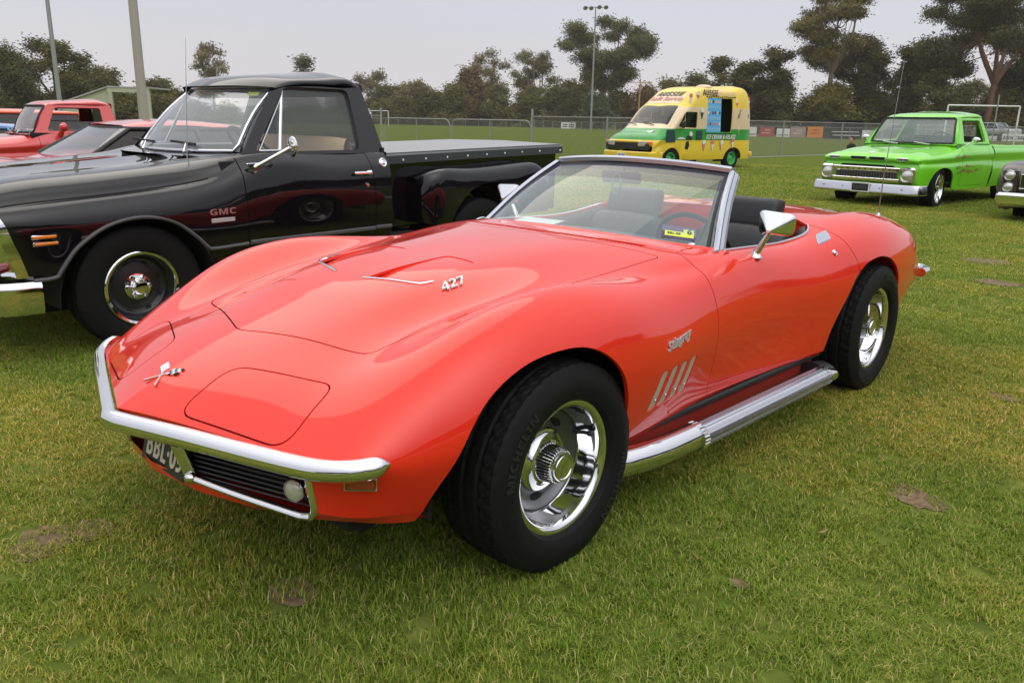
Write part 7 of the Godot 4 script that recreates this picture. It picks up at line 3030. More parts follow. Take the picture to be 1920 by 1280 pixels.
# ---------------------------------------------------------------- fences, poles, signs
func fence_run(label: String, pts: Array, spacing: float, h: float, post_r: float, mesh_step: float, wire: float, post_mat: Material, group := "") -> void:
	var t := thing("chain_link_fence", label, "fence", Vector3.ZERO, 0.0, group)
	var pm := MB.new()
	pm.tube([Vector3(0, -0.1, 0), Vector3(0, h + 0.04, 0)], post_r, 8)
	var pmesh := pm.mesh()
	for k in pts.size() - 1:
		var a: Vector3 = pts[k]
		var b: Vector3 = pts[k + 1]
		a.y = ground_y(a.x, a.z)
		b.y = ground_y(b.x, b.z)
		var nn := maxi(1, int(round(a.distance_to(b) / spacing)))
		var rail := MB.new()
		rail.tube([a + Vector3(0, h, 0), b + Vector3(0, h, 0)], post_r * 0.62, 6)
		part("top_rail", rail, post_mat, t)
		var w := MB.new()
		w.tube([a + Vector3(0, 0.06, 0), b + Vector3(0, 0.06, 0)], wire, 3, false)
		var d := (b - a)
		var l := d.length()
		var u := d / l
		var x := -h
		while x < l:
			for s in [0, 1]:
				var x0 := x
				var y0 := 0.05
				var x1 := x + h
				var y1 := h
				if x0 < 0.0:
					y0 -= x0
					x0 = 0.0
				if x1 > l:
					y1 -= x1 - l
					x1 = l
				if y1 > y0:
					if s == 0:
						w.tube([a + u * x0 + Vector3(0, y0, 0), a + u * x1 + Vector3(0, y1, 0)], wire, 3, false)
					else:
						w.tube([a + u * (l - x0) + Vector3(0, y0, 0.004), a + u * (l - x1) + Vector3(0, y1, 0.004)], wire, 3, false)
			x += mesh_step
		w.angle = 180
		var wm := part("wire_mesh", w, M.mesh_wire, t)
		wm.set_meta("kind", "stuff")
		for i in (nn + 1 if k == pts.size() - 2 else nn):
			var p := part("post", pmesh, post_mat, t)
			p.position = a.lerp(b, float(i) / nn)

func build_fences() -> void:
	var c1 := Vector3(22.9, 0, -19.8)
	fence_run("grey chain-link fence with pipe rail curving behind the ice cream van and lime pickup", [c1, Vector3(23.4, 0, -16.5), Vector3(24.6, 0, -15.0), Vector3(27.0, 0, -14.2), Vector3(32.5, 0, -13.86), Vector3(38.0, 0, -13.5), Vector3(46.0, 0, -12.6), Vector3(56.0, 0, -10.5), Vector3(70.0, 0, -6.0)], 4.3, 1.46, 0.032, 0.085, 0.0040, M.galv)
	fence_run("grey chain-link fence ending at the tall gate post behind the black pickup's bed", [Vector3(21.4, 0, -34.5), Vector3(22.3, 0, -28.6)], 3.0, 1.40, 0.032, 0.085, 0.0040, M.galv)
	var kerb := MB.new()
	for q in [[Vector3(27.0, 0, -14.2), Vector3(32.5, 0, -13.86)], [Vector3(32.5, 0, -13.86), Vector3(38.0, 0, -13.5)], [Vector3(38.0, 0, -13.5), Vector3(46.0, 0, -12.6)], [Vector3(46, 0, -12.6), Vector3(56, 0, -10.5)]]:
		kerb.tube([q[0] + Vector3(0, -0.03, 0), q[1] + Vector3(0, -0.03, 0)], 0.06, 6)
	tag(part("kerb_rail", kerb, M.galv), "low grey pipe rail on the grass along the foot of the chain-link fence", "rail")
	# a pair of rounded pipe gates
	var ga := Vector3(22.3, 0, -28.4)
	var gm := Vector3(22.6, 0, -24.2)
	for q in [[ga, gm, "rounded pipe gate with chain-link infill, hinged at the taller post on the left"], [gm, c1, "rounded pipe gate with chain-link infill, hinged at the post nearer the ice cream van"]]:
		var a: Vector3 = q[0]
		var b: Vector3 = q[1]
		var u := (b - a).normalized()
		a += u * 0.08
		b -= u * 0.05
		a.y = ground_y(a.x, a.z) + 0.08
		b.y = a.y
		var l := a.distance_to(b)
		var t := thing("pipe_gate", q[2], "gate", Vector3.ZERO, 0.0, "pair of pipe gates")
		var path := [a]
		var h := 1.22
		path.append(a + Vector3(0, h - 0.3, 0))
		for i in 6:
			var g := PI / 2 * i / 5.0
			path.append(a + u * (0.3 - 0.3 * cos(g)) + Vector3(0, h - 0.3 + 0.3 * sin(g), 0))
		for i in 6:
			var g := PI / 2 * i / 5.0
			path.append(b - u * (0.3 - 0.3 * sin(g)) + Vector3(0, h - 0.3 + 0.3 * cos(g), 0))
		path.append(b)
		path.append(a)
		var fr := MB.new()
		fr.tube(path, 0.024, 8, false)
		part("frame", fr, M.galv, t)
		var br := MB.new()
		br.tube([a + u * l * 0.5, a + u * l * 0.5 + Vector3(0, h, 0)], 0.022, 8)
		part("upright", br, M.galv, t)
		var w := MB.new()
		var x := -h
		while x < l:
			var x0 := maxf(x, 0.02)
			var x1 := minf(x + h, l - 0.02)
			w.tube([a + u * x0 + Vector3(0, x0 - x, 0), a + u * x1 + Vector3(0, x1 - x, 0)], 0.0040, 3, false)
			w.tube([a + u * (l - x0) + Vector3(0, x0 - x, 0.004), a + u * (l - x1) + Vector3(0, x1 - x, 0.004)], 0.0040, 3, false)
			x += 0.085
		w.angle = 180
		part("wire_mesh", w, M.mesh_wire, t).set_meta("kind", "stuff")
	for q in [[Vector3(22.3, 0, -28.6), "tall grey gate post at the left of the pipe gates"], [c1, "tall grey gate post between the right-hand gate and the curving fence"]]:
		var g := MB.new()
		var y := ground_y(q[0].x, q[0].z)
		g.tube([q[0] + Vector3(0, y - 0.1, 0), q[0] + Vector3(0, y + 1.75, 0)], 0.05, 10)
		tag(part("gate_post", g, M.galv), q[1], "post", "gate posts")
	# the far boundary of the oval
	fence_run("low wire boundary fence on the far side of the oval, below the trees", [Vector3(15.0, 0, -112), Vector3(50.0, 0, -128.0), Vector3(88.0, 0, -124.0), Vector3(104.0, 0, -112.0), Vector3(105.5, 0, -93.0), Vector3(97.0, 0, -72.0), Vector3(90.0, 0, -54.0), Vector3(80.0, 0, -41.5)], 3.2, 1.20, 0.050, 0.30, 0.010, M.galv)
	fence_run("low wire boundary fence carrying advertising boards, beyond the lime pickup", [Vector3(80.0, 0, -41.5), Vector3(82.5, 0, -37.0), Vector3(85.5, 0, -31.5), Vector3(90.0, 0, -25.5), Vector3(98.5, 0, -17.5), Vector3(108.0, 0, -8.0)], 3.0, 1.15, 0.035, 0.5, 0.006, M.galv)
	# boards along it
	var signs := [[78.6, -38.9, 0.9, 0.95, M.white, "white advertising board at the ice cream van's tail, nearest of the row"], [79.6, -37.8, 1.55, 0.95, M.sign_red, "dark red advertising board between two white boards"], [80.7, -36.5, 1.4, 0.85, M.white, "white folding advertising board with sloping left side"], [81.8, -35.4, 1.6, 1.0, M.sign_grey, "greyish pink advertising board beside the orange one"], [83.0, -34.1, 1.65, 1.1, M.sign_orange, "bright orange advertising board left of the dark shelter"], [86.7, -30.0, 1.4, 0.85, M.white, "white and green advertising board right of the dark shelter"], [95.4, -20.7, 1.3, 0.5, M.white, "short white board right of the lime pickup's cab"], [96.8, -19.0, 2.4, 0.75, M.white, "long white board with teal lettering in front of the silver car"]]
	for q in signs:
		var t := thing("advertising_board", q[5], "board", Vector3(q[0], ground_y(q[0], q[1]), q[1]), deg_to_rad(47.0), "advertising boards on the boundary fence")
		var b := MB.new()
		b.box(Vector3(0, 0.10 + q[3] * 0.5, 0), Vector3(0.05, q[3], q[2]), Basis(Vector3(0, 1, 0), PI), 0.01)
		part("panel", b, q[4], t)
		var sm := MB.new()
		for s in [1.0, -1.0]:
			sm.box(Vector3(0.05, 0.3, s * q[2] * 0.42), Vector3(0.04, 0.7, 0.04))
		part("stake", sm, M.galv, t)
		var st := MB.new()
		if q[4] == M.white and q[2] < 2.0:
			st.box(Vector3(-0.03, 0.12 + q[3] * 0.22, 0), Vector3(0.012, q[3] * 0.16, q[2] * 0.8))
			part("stripe", st, M.van_green if q[0] > 86.0 and q[0] < 87.0 else M.sign_grey, t)
		elif q[2] > 2.0:
			st.append(letters("LAWN·CARE", 0.34, 0.01, true, false, 1.0), Transform3D(Basis(Vector3(0, 0, 1), Vector3(0, 1, 0), Vector3(-1, 0, 0)), Vector3(-0.03, 0.10 + q[3] * 0.45, 0)))
			part("lettering", st, M.teal, t)
		else:
			for k in 2:
				st.box(Vector3(-0.03, 0.25 + q[3] * (0.25 + 0.3 * k), -0.1 + 0.2 * k), Vector3(0.012, q[3] * 0.09, q[2] * (0.55 - 0.15 * k)))
			part("stripe", st, M.cream if q[4] != M.sign_orange else M.sign_red, t)
	var wb := thing("white_notice", "white notice board with dark lines on the far boundary fence, left of the van", "board", Vector3(100.5, -0.1, -81.5), deg_to_rad(35.0))
	var wbm := MB.new()
	wbm.box(Vector3(0, 0.70, 0), Vector3(0.05, 0.95, 2.3), Basis(), 0.01)
	part("panel", wbm, M.white, wb)
	var wbl := MB.new()
	for k in 2:
		wbl.box(Vector3(-0.03, 0.55 + 0.3 * k, -0.55 + 0.05 * k), Vector3(0.012, 0.14, 0.75))
		wbl.box(Vector3(-0.03, 0.55 + 0.3 * k, 0.5), Vector3(0.012, 0.14, 0.8))
	part("printed_line", wbl, M.dark_metal, wb)
	# players' shelter with two white benches
	var sh := thing("players_shelter", "dark open-fronted players' shelter with two white bench planks", "shelter", Vector3(86.6, -0.1, -32.6), deg_to_rad(47.0))
	var sb := MB.new()
	sb.box(Vector3(0.9, 0.98, 0), Vector3(0.06, 2.0, 3.5))
	sb.box(Vector3(0.0, 1.98, 0), Vector3(1.9, 0.06, 3.6), Basis(Vector3(0, 0, 1), -0.05))
	for s in [1.0, -1.0]:
		sb.box(Vector3(0.1, 0.98, 1.75 * s), Vector3(1.7, 2.0, 0.06))
	part("shell", sb, M.dark_shelter, sh)
	for q in [[0.25, 0.50], [-0.35, 0.85]]:
		var pk := MB.new()
		pk.box(Vector3(-0.5 + (0.3 if q[1] > 0.6 else 0.0), q[1] - 0.02, 0.1), Vector3(0.26, 0.10, 2.9), Basis(), 0.01)
		part("bench_plank", pk, M.white, sh)
	# poles
	var p1 := MB.new()
	p1.tube([Vector3(10.24, -0.4, -25.81), Vector3(10.24, 4.0, -25.81), Vector3(10.24, 11.0, -25.81)], [0.165, 0.142, 0.105], 16, true)
	tag(part("concrete_pole", p1, M.concrete_pole), "thick pale concrete pole rising behind the black pickup's windscreen", "pole")
	var p2 := MB.new()
	p2.tube([Vector3(16.24, -0.4, -51.2), Vector3(16.24, 14.0, -51.2)], [0.14, 0.09], 12, true)
	tag(part("light_pole", p2, M.galv), "slender grey pole rising above the red pickup's cab", "pole")
	var lp := thing("floodlight_pole", "tall grey floodlight pole with four lamps on a crossbar, before the big gum", "lamp post", Vector3(80.4, -0.1, -61.45), deg_to_rad(48.0))
	var pm := MB.new()
	pm.tube([Vector3(0, 0, 0), Vector3(0, 14.6, 0)], [0.13, 0.07], 10)
	part("mast", pm, M.galv, lp)
	var cb := MB.new()
	cb.box(Vector3(0, 14.5, 0), Vector3(0.07, 0.07, 2.7))
	part("crossbar", cb, M.galv, lp)
	for k in 4:
		var fl := MB.new()
		fl.lathe([Vector2(0.0, -0.16), Vector2(0.14, -0.12), Vector2(0.27, 0.08), Vector2(0.28, 0.12), Vector2(0.0, 0.10)], Vector3(-0.15, 14.45 + (0.12 if k > 1 else -0.02), [-1.28, -0.58, 0.40, 1.20][k]), Basis(Vector3(0, 0, 1), 2.3), 16)
		part("floodlight", fl, M.galv, lp)
	var tp := thing("power_pole", "distant wooden power pole with a crossarm above the hedge left of the van", "pole", Vector3(129.0, -0.1, -88.0), deg_to_rad(20.0))
	var tpm := MB.new()
	tpm.tube([Vector3(0, 0, 0), Vector3(0, 9.2, 0)], [0.16, 0.11], 8)
	part("mast", tpm, M.tan, tp)
	var tpa := MB.new()
	tpa.box(Vector3(0, 8.5, 0), Vector3(0.12, 0.12, 4.2))
	part("crossarm", tpa, M.tan, tp)
	# goals
	goal("white football goal frame behind the lime pickup", Vector3(70.6, -0.1, -15.67), deg_to_rad(43.0), 5.55, 3.12)
	goal("small white goal frame far across the oval behind the black pickup's cab", Vector3(83.5, -0.1, -109.0), deg_to_rad(35.0), 5.0, 2.44)
	var gp := MB.new()
	gp.tube([Vector3(64.0, -0.1, -13.2), Vector3(64.0, 3.6, -13.2)], 0.045, 8)
	tag(part("steel_post", gp, M.galv), "thin brownish post in front of the white goal frame", "post")
	# open shed
	var sd0 := thing("shed", "pale green open shed with a pitched roof behind the red pickup", "shed", Vector3(25.0, -0.2, -64.3), deg_to_rad(44.0))
	var w := MB.new()
	w.prism(PackedVector2Array([Vector2(-4.5, 0.0), Vector2(-4.5, 2.1), Vector2(-0.75, 3.35), Vector2(-0.75, 0.0)]), Transform3D(Basis(Vector3(0, 0, 1), Vector3(0, 1, 0), Vector3(-1, 0, 0)), Vector3(0, 0, 0)), 0.12)
	part("end_wall", w, M.shed_wall, sd0)
	var rf := MB.new()
	rf.box(Vector3(2.0, 3.38, 0.7), Vector3(4.6, 0.10, 3.2), Basis(), 0.01)
	rf.box(Vector3(2.0, 2.78, -2.6), Vector3(4.6, 0.10, 4.0), Basis(Vector3(1, 0, 0), -0.325))
	part("roof", rf, M.shed_roof, sd0)
	var fa := MB.new()
	fa.box(Vector3(-0.2, 3.18, 0.75), Vector3(0.12, 0.34, 3.2))
	part("fascia", fa, M.shed_wall, sd0)
	for z in [-0.6, 2.25]:
		var ps := MB.new()
		ps.box(Vector3(-0.2, 1.5, z), Vector3(0.22, 3.1, 0.28))
		part("post", ps, M.shed_wall, sd0)
	# a spectator sitting on the grass beyond the lime truck
	figure("person", "person in dark clothes behind the lime pickup's bonnet, only the head showing", Vector3(19.0, 0.0, -5.7), deg_to_rad(150.0), M.black_cloth, 0.62)

func goal(label: String, at: Vector3, yaw: float, w: float, h: float) -> void:
	var t := thing("goal_frame", label, "goal", at, yaw, "goal frames")
	for s in [-0.5, 0.5]:
		var m := MB.new()
		m.tube([Vector3(0, 0, s * w), Vector3(0, h, s * w)], 0.06, 10)
		part("upright", m, M.white_paint, t)
	var c := MB.new()
	c.tube([Vector3(0, h, -0.5 * w), Vector3(0, h, 0.5 * w)], 0.06, 10)
	part("crossbar", c, M.white_paint, t)

# ---------------------------------------------------------------- trees
var sprigs := []

# a twig with drooping leaves, about half a metre
func make_sprig(seed0: int, n: int, spread: float, ll: float, lw: float, droop: float) -> ArrayMesh:
	var r := RandomNumberGenerator.new()
	r.seed = seed0
	var v := PackedVector3Array()
	var nn := PackedVector3Array()
	var idx := PackedInt32Array()
	for k in n:
		var c := Vector3(r.randfn(0, 0.45), r.randfn(0, 0.32), r.randfn(0, 0.45)) * spread
		var a := r.randf() * TAU
		var d := Vector3(cos(a), -droop + r.randf_range(-0.6, 0.6), sin(a)).normalized()
		var s := d.cross(Vector3(r.randf_range(-1, 1), r.randf_range(-1, 1), r.randf_range(-1, 1)).normalized()).normalized()
		var l := ll * r.randf_range(0.7, 1.3)
		var w := lw * r.randf_range(0.7, 1.3)
		var b := v.size()
		var q := d.cross(s).normalized()
		if q.y < 0.0:
			q = -q
		for p in [c, c + d * l * 0.5 + s * w, c + d * l, c + d * l * 0.5 - s * w]:
			v.append(p)
			nn.append(q)
		for i in ([0, 1, 2, 0, 2, 3] if _cw(v[b], v[b + 1], v[b + 2], q) else [0, 2, 1, 0, 3, 2]):
			idx.append(b + i)
	var a2 := []
	a2.resize(Mesh.ARRAY_MAX)
	a2[Mesh.ARRAY_VERTEX] = v
	a2[Mesh.ARRAY_NORMAL] = nn
	a2[Mesh.ARRAY_INDEX] = idx
	var am := ArrayMesh.new()
	am.add_surface_from_arrays(Mesh.PRIMITIVE_TRIANGLES, a2)
	return am

func limb(m: MB, pts: Array, r0: float, r1: float, seg := 7) -> void:
	var rad := []
	var sm := smooth_line(pts, 4)
	for i in sm.size():
		rad.append(lerpf(r0, r1, pow(float(i) / (sm.size() - 1), 0.8)))
	m.tube(sm, rad, seg, true)

func tree(x: float, z: float, h: float, w: float, style: String, label: String, seed0: int) -> void:
	var r := RandomNumberGenerator.new()
	r.seed = seed0
	var shrub := style in ["shrub", "brown", "bluebush", "olive"]
	var t := thing("shrub" if shrub else "tree", label, "shrub" if shrub else "tree", Vector3(x, ground_y(x, z), z), 0.0, "shrubs beyond the oval's fence" if shrub else "trees beyond the oval's fence")
	# blobs of foliage: centre, radius
	var blobs := []
	var wood := MB.new()
	wood.angle = 60
	var sc := clampf(Vector2(x + 1.75, z - 2.24).length() / 105.0, 0.9, 2.0)
	var tr := clampf(h * 0.022, 0.10, 0.6)
	match style:
		"dense", "shrub", "brown", "bluebush", "olive":
			var k := int(clampf(7.0 + w * h * 0.24, 9, 34))
			for i in k:
				var f := r.randf()
				var y := h * lerpf(0.10, 0.80, pow(f, 1.25))
				var wr := w * (0.88 if f < 0.55 else lerpf(0.88, 0.35, (f - 0.55) / 0.45))
				var a := r.randf() * TAU
				var q := sqrt(r.randf()) * wr * 0.75
				var br := clampf(minf(w, h) * r.randf_range(0.26, 0.42), 0.7 * sc, 3.2 * sc)
				blobs.append([Vector3(cos(a) * q, minf(y, h - br * 0.75), sin(a) * q), Vector3(br, br * 0.85, br)])
			blobs.append([Vector3(0, h - minf(w, h) * 0.3, 0), Vector3(minf(w, h) * 0.42, minf(w, h) * 0.33, minf(w, h) * 0.42)])
			limb(wood, [Vector3.ZERO, Vector3(0.1, h * 0.35, 0.1), Vector3(0, h * 0.7, 0)], tr, tr * 0.3)
			for i in 4:
				var b: Array = blobs[r.randi() % blobs.size()]
				limb(wood, [Vector3(0, h * 0.15, 0), b[0] * 0.6 + Vector3(0, h * 0.05, 0), b[0]], tr * 0.5, 0.03, 6)
		_:
			var fork: float = {"gumbig": 0.30, "gumtall": 0.42, "gumhuge": 0.30, "sparse": 0.35, "gumlight": 0.25}.get(style, 0.25)
			var k: int = {"gumbig": 26, "gumtall": 30, "gumhuge": 38, "sparse": 20, "gumlight": 28}.get(style, 20)
			var low: float = {"gumbig": 0.42, "gumtall": 0.50, "gumhuge": 0.40, "sparse": 0.35, "gumlight": 0.26}.get(style, 0.22)
			var base := Vector3(r.randf_range(-0.3, 0.3), h * fork, r.randf_range(-0.3, 0.3))
			limb(wood, [Vector3.ZERO, base * 0.5, base], tr, tr * 0.72, 10)
			var mains := []
			var nm := 5 if k > 24 else 4
			for i in nm:
				var a := TAU * i / nm + r.randf_range(-0.5, 0.5)
				var top := Vector3(cos(a) * w * r.randf_range(0.25, 0.55), h * r.randf_range(0.66, 0.92), sin(a) * w * r.randf_range(0.25, 0.55))
				var mid := base.lerp(top, 0.5) + Vector3(cos(a) * w * 0.12, 0, sin(a) * w * 0.12)
				mains.append([base, mid, top])
				limb(wood, [base, mid, top], tr * 0.68, tr * 0.2, 8)
			for i in k:
				var f := (i + r.randf()) / k
				var y := lerpf(low, 0.95, f)
				var spread := 1.0 - pow(absf(y - 0.66) / 0.5, 2.0) * 0.55
				if style == "gumbig":
					spread = 0.35 + 0.65 * smoothstep(0.3, 0.75, y) - 0.25 * smoothstep(0.88, 1.0, y)
				var a := r.randf() * TAU
				var q := w * spread * sqrt(r.randf_range(0.15, 1.0)) * 0.86
				var br: float = clampf(w * r.randf_range(0.15, 0.26), 0.55 * sc, 2.6 * sc)
				if style == "sparse":
					br *= 0.9
				var c := Vector3(cos(a) * q, h * y - br * 0.3, sin(a) * q)
				blobs.append([c, Vector3(br * 1.15, br * 0.62, br * 1.15)])
				var mm: Array = mains[r.randi() % nm]
				var best: float = 1e9
				for m2 in mains:
					if m2[2].distance_to(c) < best:
						best = m2[2].distance_to(c)
						mm = m2
				var from: Vector3 = mm[1].lerp(mm[2], clampf((y - 0.45) * 1.4, 0.0, 0.95))
				limb(wood, [from, from.lerp(c, 0.5) + Vector3(0, -0.04 * h * r.randf(), 0), c], tr * 0.24, 0.03, 5)
	part("trunk", wood, M["bark_pale"] if style in ["gumtall", "sparse", "gumlight"] else (M["bark_red"] if style in ["gumbig", "gumhuge"] else M["bark_dark"]), t)
	# leaves through each blob, thicker towards its skin, with gaps
	var xf := []
	var cl := []
	var dens: float = {"sparse": 0.5, "gumlight": 0.75, "gumbig": 1.1, "gumhuge": 0.95, "gumtall": 0.85, "dense": 1.1, "shrub": 1.15, "olive": 1.15, "brown": 1.0, "bluebush": 1.2}.get(style, 0.9)
	var base_c: Color = {"dense": Color(0.082, 0.088, 0.026), "shrub": Color(0.118, 0.112, 0.030), "brown": Color(0.165, 0.112, 0.042), "bluebush": Color(0.075, 0.105, 0.050), "olive": Color(0.145, 0.135, 0.034), "sparse": Color(0.150, 0.130, 0.062), "gumlight": Color(0.165, 0.152, 0.060), "gumdark": Color(0.085, 0.080, 0.024), "gumbig": Color(0.105, 0.112, 0.034), "gumhuge": Color(0.080, 0.080, 0.025), "gumtall": Color(0.140, 0.122, 0.040)}.get(style, Color(0.112, 0.106, 0.033))
	base_c = base_c * r.randf_range(0.88, 1.15)
	for b in blobs:
		var rr: Vector3 = b[1]
		var n := int(clampf(dens * (rr.x * rr.x * 26.0 / (sc * sc) + 10.0), 10, 190))
		var bt := r.randf_range(0.78, 1.25)
		for i in n:
			var d := Vector3(r.randfn(), r.randfn(), r.randfn()).normalized()
			var q := pow(r.randf(), 0.45)
			if r.randf() < 0.06:
				q *= 1.3
			var p: Vector3 = b[0] + Vector3(d.x * rr.x, d.y * rr.y, d.z * rr.z) * q
			if p.y < 0.1:
				p.y = 0.1 + r.randf() * 0.4
			var s := r.randf_range(0.75, 1.35) * sc
			xf.append(Transform3D(Basis(Vector3.UP, r.randf() * TAU) * Basis(Vector3.RIGHT, r.randf_range(-0.5, 0.5)) * Basis.from_scale(Vector3(s, s, s)), p))
			var c := base_c * bt * r.randf_range(0.75, 1.3)
			c.r *= r.randf_range(0.9, 1.2)
			cl.append(c)
	var mm2 := MultiMesh.new()
	mm2.transform_format = MultiMesh.TRANSFORM_3D
	mm2.use_colors = true
	mm2.mesh = sprigs[1 if style in ["sparse", "gumlight", "gumtall", "gumbig", "gumhuge"] else 0]
	mm2.instance_count = xf.size()
	for i in xf.size():
		mm2.set_instance_transform(i, xf[i])
		mm2.set_instance_color(i, cl[i])
	var o := MultiMeshInstance3D.new()
	o.name = "crown"
	o.set_meta("kind", "stuff")
	o.multimesh = mm2
	o.material_override = M.leaf
	t.add_child(o, true)

func build_trees() -> void:
	var leaf := mat(Color.WHITE, 0.55)
	leaf.vertex_color_use_as_albedo = true
	leaf.metallic_specular = 0.3
	leaf.backlight_enabled = true
	leaf.backlight = Color(0.60, 0.62, 0.28)
	M.leaf = leaf
	M.bark_pale = mat(lin(0.24, 0.20, 0.155), 0.9)
	M.bark_red = mat(lin(0.20, 0.105, 0.068), 0.9)
	M.bark_dark = mat(lin(0.10, 0.075, 0.055), 0.9)
	sprigs = [make_sprig(1, 40, 0.75, 0.26, 0.055, 0.25), make_sprig(2, 34, 0.70, 0.28, 0.040, 0.8)]
	var list := [
	[26.5, -96.4, 7.7, 3.5, "dense"],
	[23.0, -100.1, 7.0, 3.9, "dense"],
	[34.5, -107.5, 9.6, 4.6, "gumdark"],
	[42.9, -113.6, 7.2, 3.1, "gum"],
	[49.7, -115.5, 6.1, 2.6, "gum"],
	[52.0, -113.1, 4.7, 2.3, "shrub"],
	[33.9, -114.1, 4.2, 3.0, "shrub"],
	[37.6, -110.2, 4.6, 3.4, "shrub"],
	[42.3, -111.3, 4.0, 2.8, "shrub"],
	[45.8, -110.6, 3.8, 2.6, "shrub"],
	[48.2, -108.0, 3.6, 2.6, "shrub"],
	[59.2, -122.1, 3.2, 3.0, "shrub"],
	[61.3, -119.8, 12.3, 2.8, "sparse"],
	[85.4, -131.9, 11.7, 2.9, "dense"],
	[62.8, -118.2, 2.8, 3.7, "shrub"],
	[80.5, -137.2, 2.9, 4.4, "shrub"],
	[85.2, -132.2, 4.0, 4.4, "shrub"],
	[89.9, -127.1, 4.6, 4.0, "shrub"],
	[109.3, -142.8, 11.1, 4.1, "sparse"],
	[111.0, -138.0, 7.9, 2.7, "gum"],
	[103.1, -131.2, 4.5, 3.8, "shrub"],
	[111.3, -133.1, 9.0, 2.9, "sparse"],
	[113.4, -130.9, 8.6, 2.9, "sparse"],
	[104.7, -126.5, 5.2, 3.6, "shrub"],
	[108.5, -122.5, 6.3, 4.0, "shrub"],
	[112.8, -121.0, 8.0, 4.3, "shrub"],
	[117.7, -121.8, 11.3, 4.8, "brown"],
	[127.1, -126.9, 15.9, 5.3, "sparse"],
	[118.8, -114.5, 7.9, 3.8, "shrub"],
	[120.9, -109.2, 6.0, 4.2, "shrub"],
	[126.7, -112.2, 15.4, 4.4, "gumlight"],
	[126.5, -106.3, 7.9, 3.4, "shrub"],
	[130.0, -105.6, 9.3, 3.2, "brown"],
	[132.9, -99.5, 21.5, 9.2, "gumbig"],
	[118.6, -90.6, 6.1, 4.0, "bluebush"],
	[126.9, -99.9, 8.3, 4.2, "shrub"],
	[133.5, -95.8, 7.2, 4.4, "shrub"],
	[135.4, -90.7, 8.5, 4.0, "brown"],
	[135.1, -85.1, 9.4, 4.3, "shrub"],
	[131.1, -77.2, 9.9, 3.7, "shrub"],
	[133.2, -74.9, 7.7, 2.9, "shrub"],
	[103.4, -55.3, 10.6, 3.1, "gumdark"],
	[107.2, -54.2, 9.9, 2.6, "gumdark"],
	[107.0, -51.4, 12.0, 2.8, "gumdark"],
	[107.7, -50.7, 7.8, 4.0, "olive"],
	[104.9, -53.7, 4.8, 3.0, "shrub"],
	[109.5, -44.2, 19.1, 6.2, "gumtall"],
	[109.0, -43.2, 6.8, 5.3, "olive"],
	[115.4, -42.4, 14.2, 3.2, "gumdark"],
	[113.4, -38.5, 12.2, 3.7, "gumdark"],
	[116.1, -35.7, 11.7, 4.1, "dense"],
	[109.9, -30.2, 9.3, 3.2, "gum"],
	[112.9, -39.0, 6.0, 3.6, "shrub"],
	[115.9, -35.9, 5.0, 3.6, "shrub"],
	[110.3, -29.7, 4.6, 3.0, "shrub"],
	[113.9, -25.9, 21.8, 9.2, "gumhuge"],
	[118.7, -23.7, 12.9, 4.0, "dense"],
	[118.9, -20.6, 14.7, 5.3, "gumdark"],
	[129.8, -31.6, 8.2, 3.3, "gumlight"],
	[115.3, -24.4, 6.0, 2.9, "shrub"],
	[117.5, -22.0, 6.4, 3.0, "shrub"],
	[120.2, -19.1, 9.5, 4.0, "dense"]
	]
	var kinds := {"dense": "dense dark evergreen tree", "shrub": "bushy green shrub", "brown": "brownish drying shrub", "bluebush": "rounded blue-green bush", "olive": "broad olive-green bush", "sparse": "thin sparse gum tree", "gum": "spreading gum tree", "gumdark": "dark bushy gum tree", "gumlight": "pale open gum tree", "gumbig": "big umbrella-crowned gum tree", "gumtall": "tall pale-trunked gum tree", "gumhuge": "huge dark gum tree with forked trunk"}
	var i := 0
	for q in list:
		var where := "above the red pickup" if q[0] < 26.0 else ("behind the black pickup" if q[1] < -100.0 and q[0] < 80.0 else ("behind the pipe gates" if q[1] < -78.0 else ("left of the ice cream van" if q[1] < -52.0 else ("between the ice cream van and the lime pickup" if q[1] < -30.0 else "above the lime pickup"))))
		tree(q[0], q[1], q[2], q[3], q[4], tree_label(i, kinds[q[4]], where), 500 + i * 7)
		i += 1

# what tells each tree from its neighbours
func tree_label(i: int, kind: String, where: String) -> String:
	var marks := {}
	for k in TREE_MARKS.size():
		marks[k] = TREE_MARKS[k]
	return "%s %s" % [kind, marks.get(i, where)]

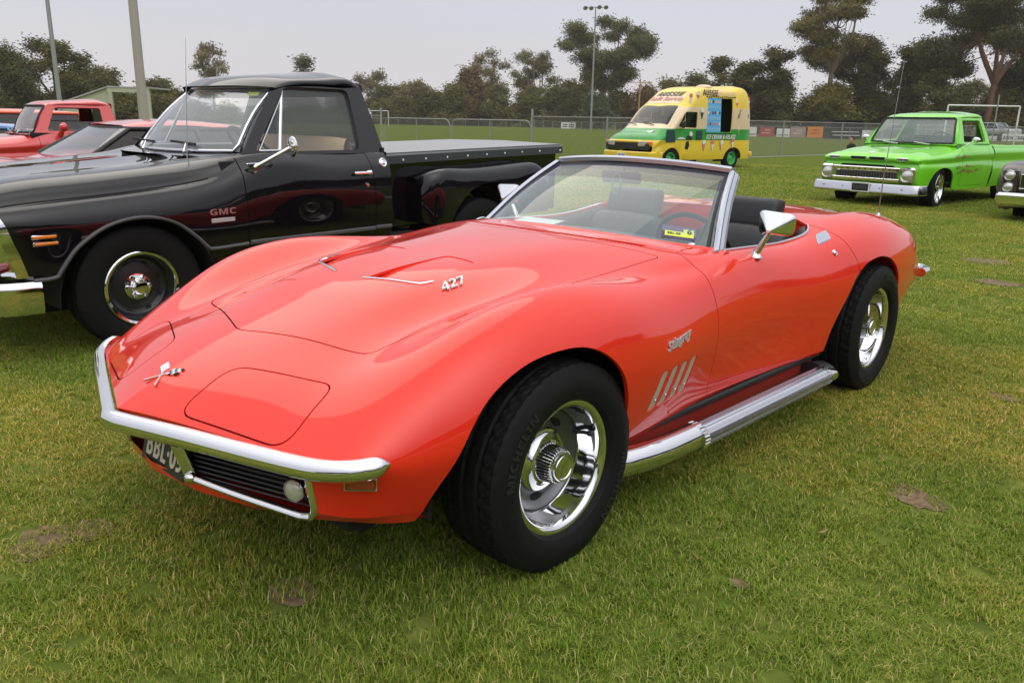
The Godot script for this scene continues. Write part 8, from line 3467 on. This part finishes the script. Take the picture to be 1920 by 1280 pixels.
const TREE_MARKS := [
	"taller one at the left frame edge",
	"lower one at the left frame edge",
	"behind the slender grey pole",
	"above the red pickup's cab",
	"behind the thick concrete pole",
	"tallest one right of the thick concrete pole",
	"left of the slender grey pole",
	"behind the slender grey pole",
	"above the red pickup's cab",
	"behind the thick concrete pole",
	"middle-sized one right of the thick concrete pole",
	"lowest one right of the thick concrete pole",
	"above the black pickup's windscreen",
	"over the black pickup's roof",
	"above the black pickup's windscreen",
	"behind the black pickup's windscreen",
	"over the black pickup's roof",
	"behind the black pickup's cab",
	"right beside the black pickup's cab",
	"behind the left pipe gate",
	"right beside the black pickup's cab",
	"behind the left pipe gate",
	"behind the joint of the pipe gates",
	"behind the left pipe gate",
	"behind the joint of the pipe gates",
	"behind the right pipe gate",
	"behind the right pipe gate",
	"behind the right pipe gate",
	"over the black pickup's bed",
	"above the tall gate post",
	"above the tall gate post",
	"over the white notice board",
	"over the white notice board",
	"behind the floodlight pole",
	"behind the floodlight pole",
	"behind the floodlight pole",
	"just right of the floodlight pole",
	"above the ice cream van's bonnet",
	"above the ice cream van's windscreen",
	"taller one over the ice cream van's roof front",
	"lower one over the ice cream van's roof front",
	"over the ice cream van's roof vent",
	"over the ice cream van's tail",
	"over the red advertising board",
	"over the red advertising board",
	"over the ice cream van's tail",
	"over the dark shelter",
	"over the dark shelter",
	"over the shelter's right end",
	"over the lime pickup's bonnet",
	"above the lime pickup's windscreen",
	"above the lime pickup's cab",
	"over the lime pickup's bonnet",
	"above the lime pickup's windscreen",
	"above the lime pickup's cab",
	"behind the white goal frame",
	"at the white goal frame's right upright",
	"past the white goal frame",
	"at the white goal frame's left upright",
	"at the white goal frame's right upright",
	"past the white goal frame",
	"beyond the right frame edge"
]

# the wood on the near side of the ground, behind the photographer, which the paintwork mirrors
func build_near_wood() -> void:
	var r := RandomNumberGenerator.new()
	r.seed = 91
	var xf := []
	var cl := []
	for k in 5200:
		var a := r.randf_range(0.15, 1.02) * PI
		var top := 8.5 + 2.5 * sin(a * 9.0) + 1.5 * sin(a * 23.0)
		var d := 62.0 + r.randf_range(-4.0, 4.0)
		var y := top * sqrt(r.randf()) * 0.98 + 0.2
		xf.append(Transform3D(Basis(Vector3.UP, r.randf() * TAU).scaled(Vector3.ONE * r.randf_range(1.6, 2.6)), Vector3(cos(a) * d, y, sin(a) * d)))
		cl.append(Color(0.085, 0.088, 0.028) * r.randf_range(0.7, 1.3))
	var mm := MultiMesh.new()
	mm.transform_format = MultiMesh.TRANSFORM_3D
	mm.use_colors = true
	mm.mesh = sprigs[0]
	mm.instance_count = xf.size()
	for i in xf.size():
		mm.set_instance_transform(i, xf[i])
		mm.set_instance_color(i, cl[i])
	var o := MultiMeshInstance3D.new()
	o.name = "woods"
	o.multimesh = mm
	o.material_override = M.leaf
	add_child(o)
	tag(o, "dark wood mirrored in the paintwork of the parked cars", "woods")
	o.set_meta("kind", "stuff")
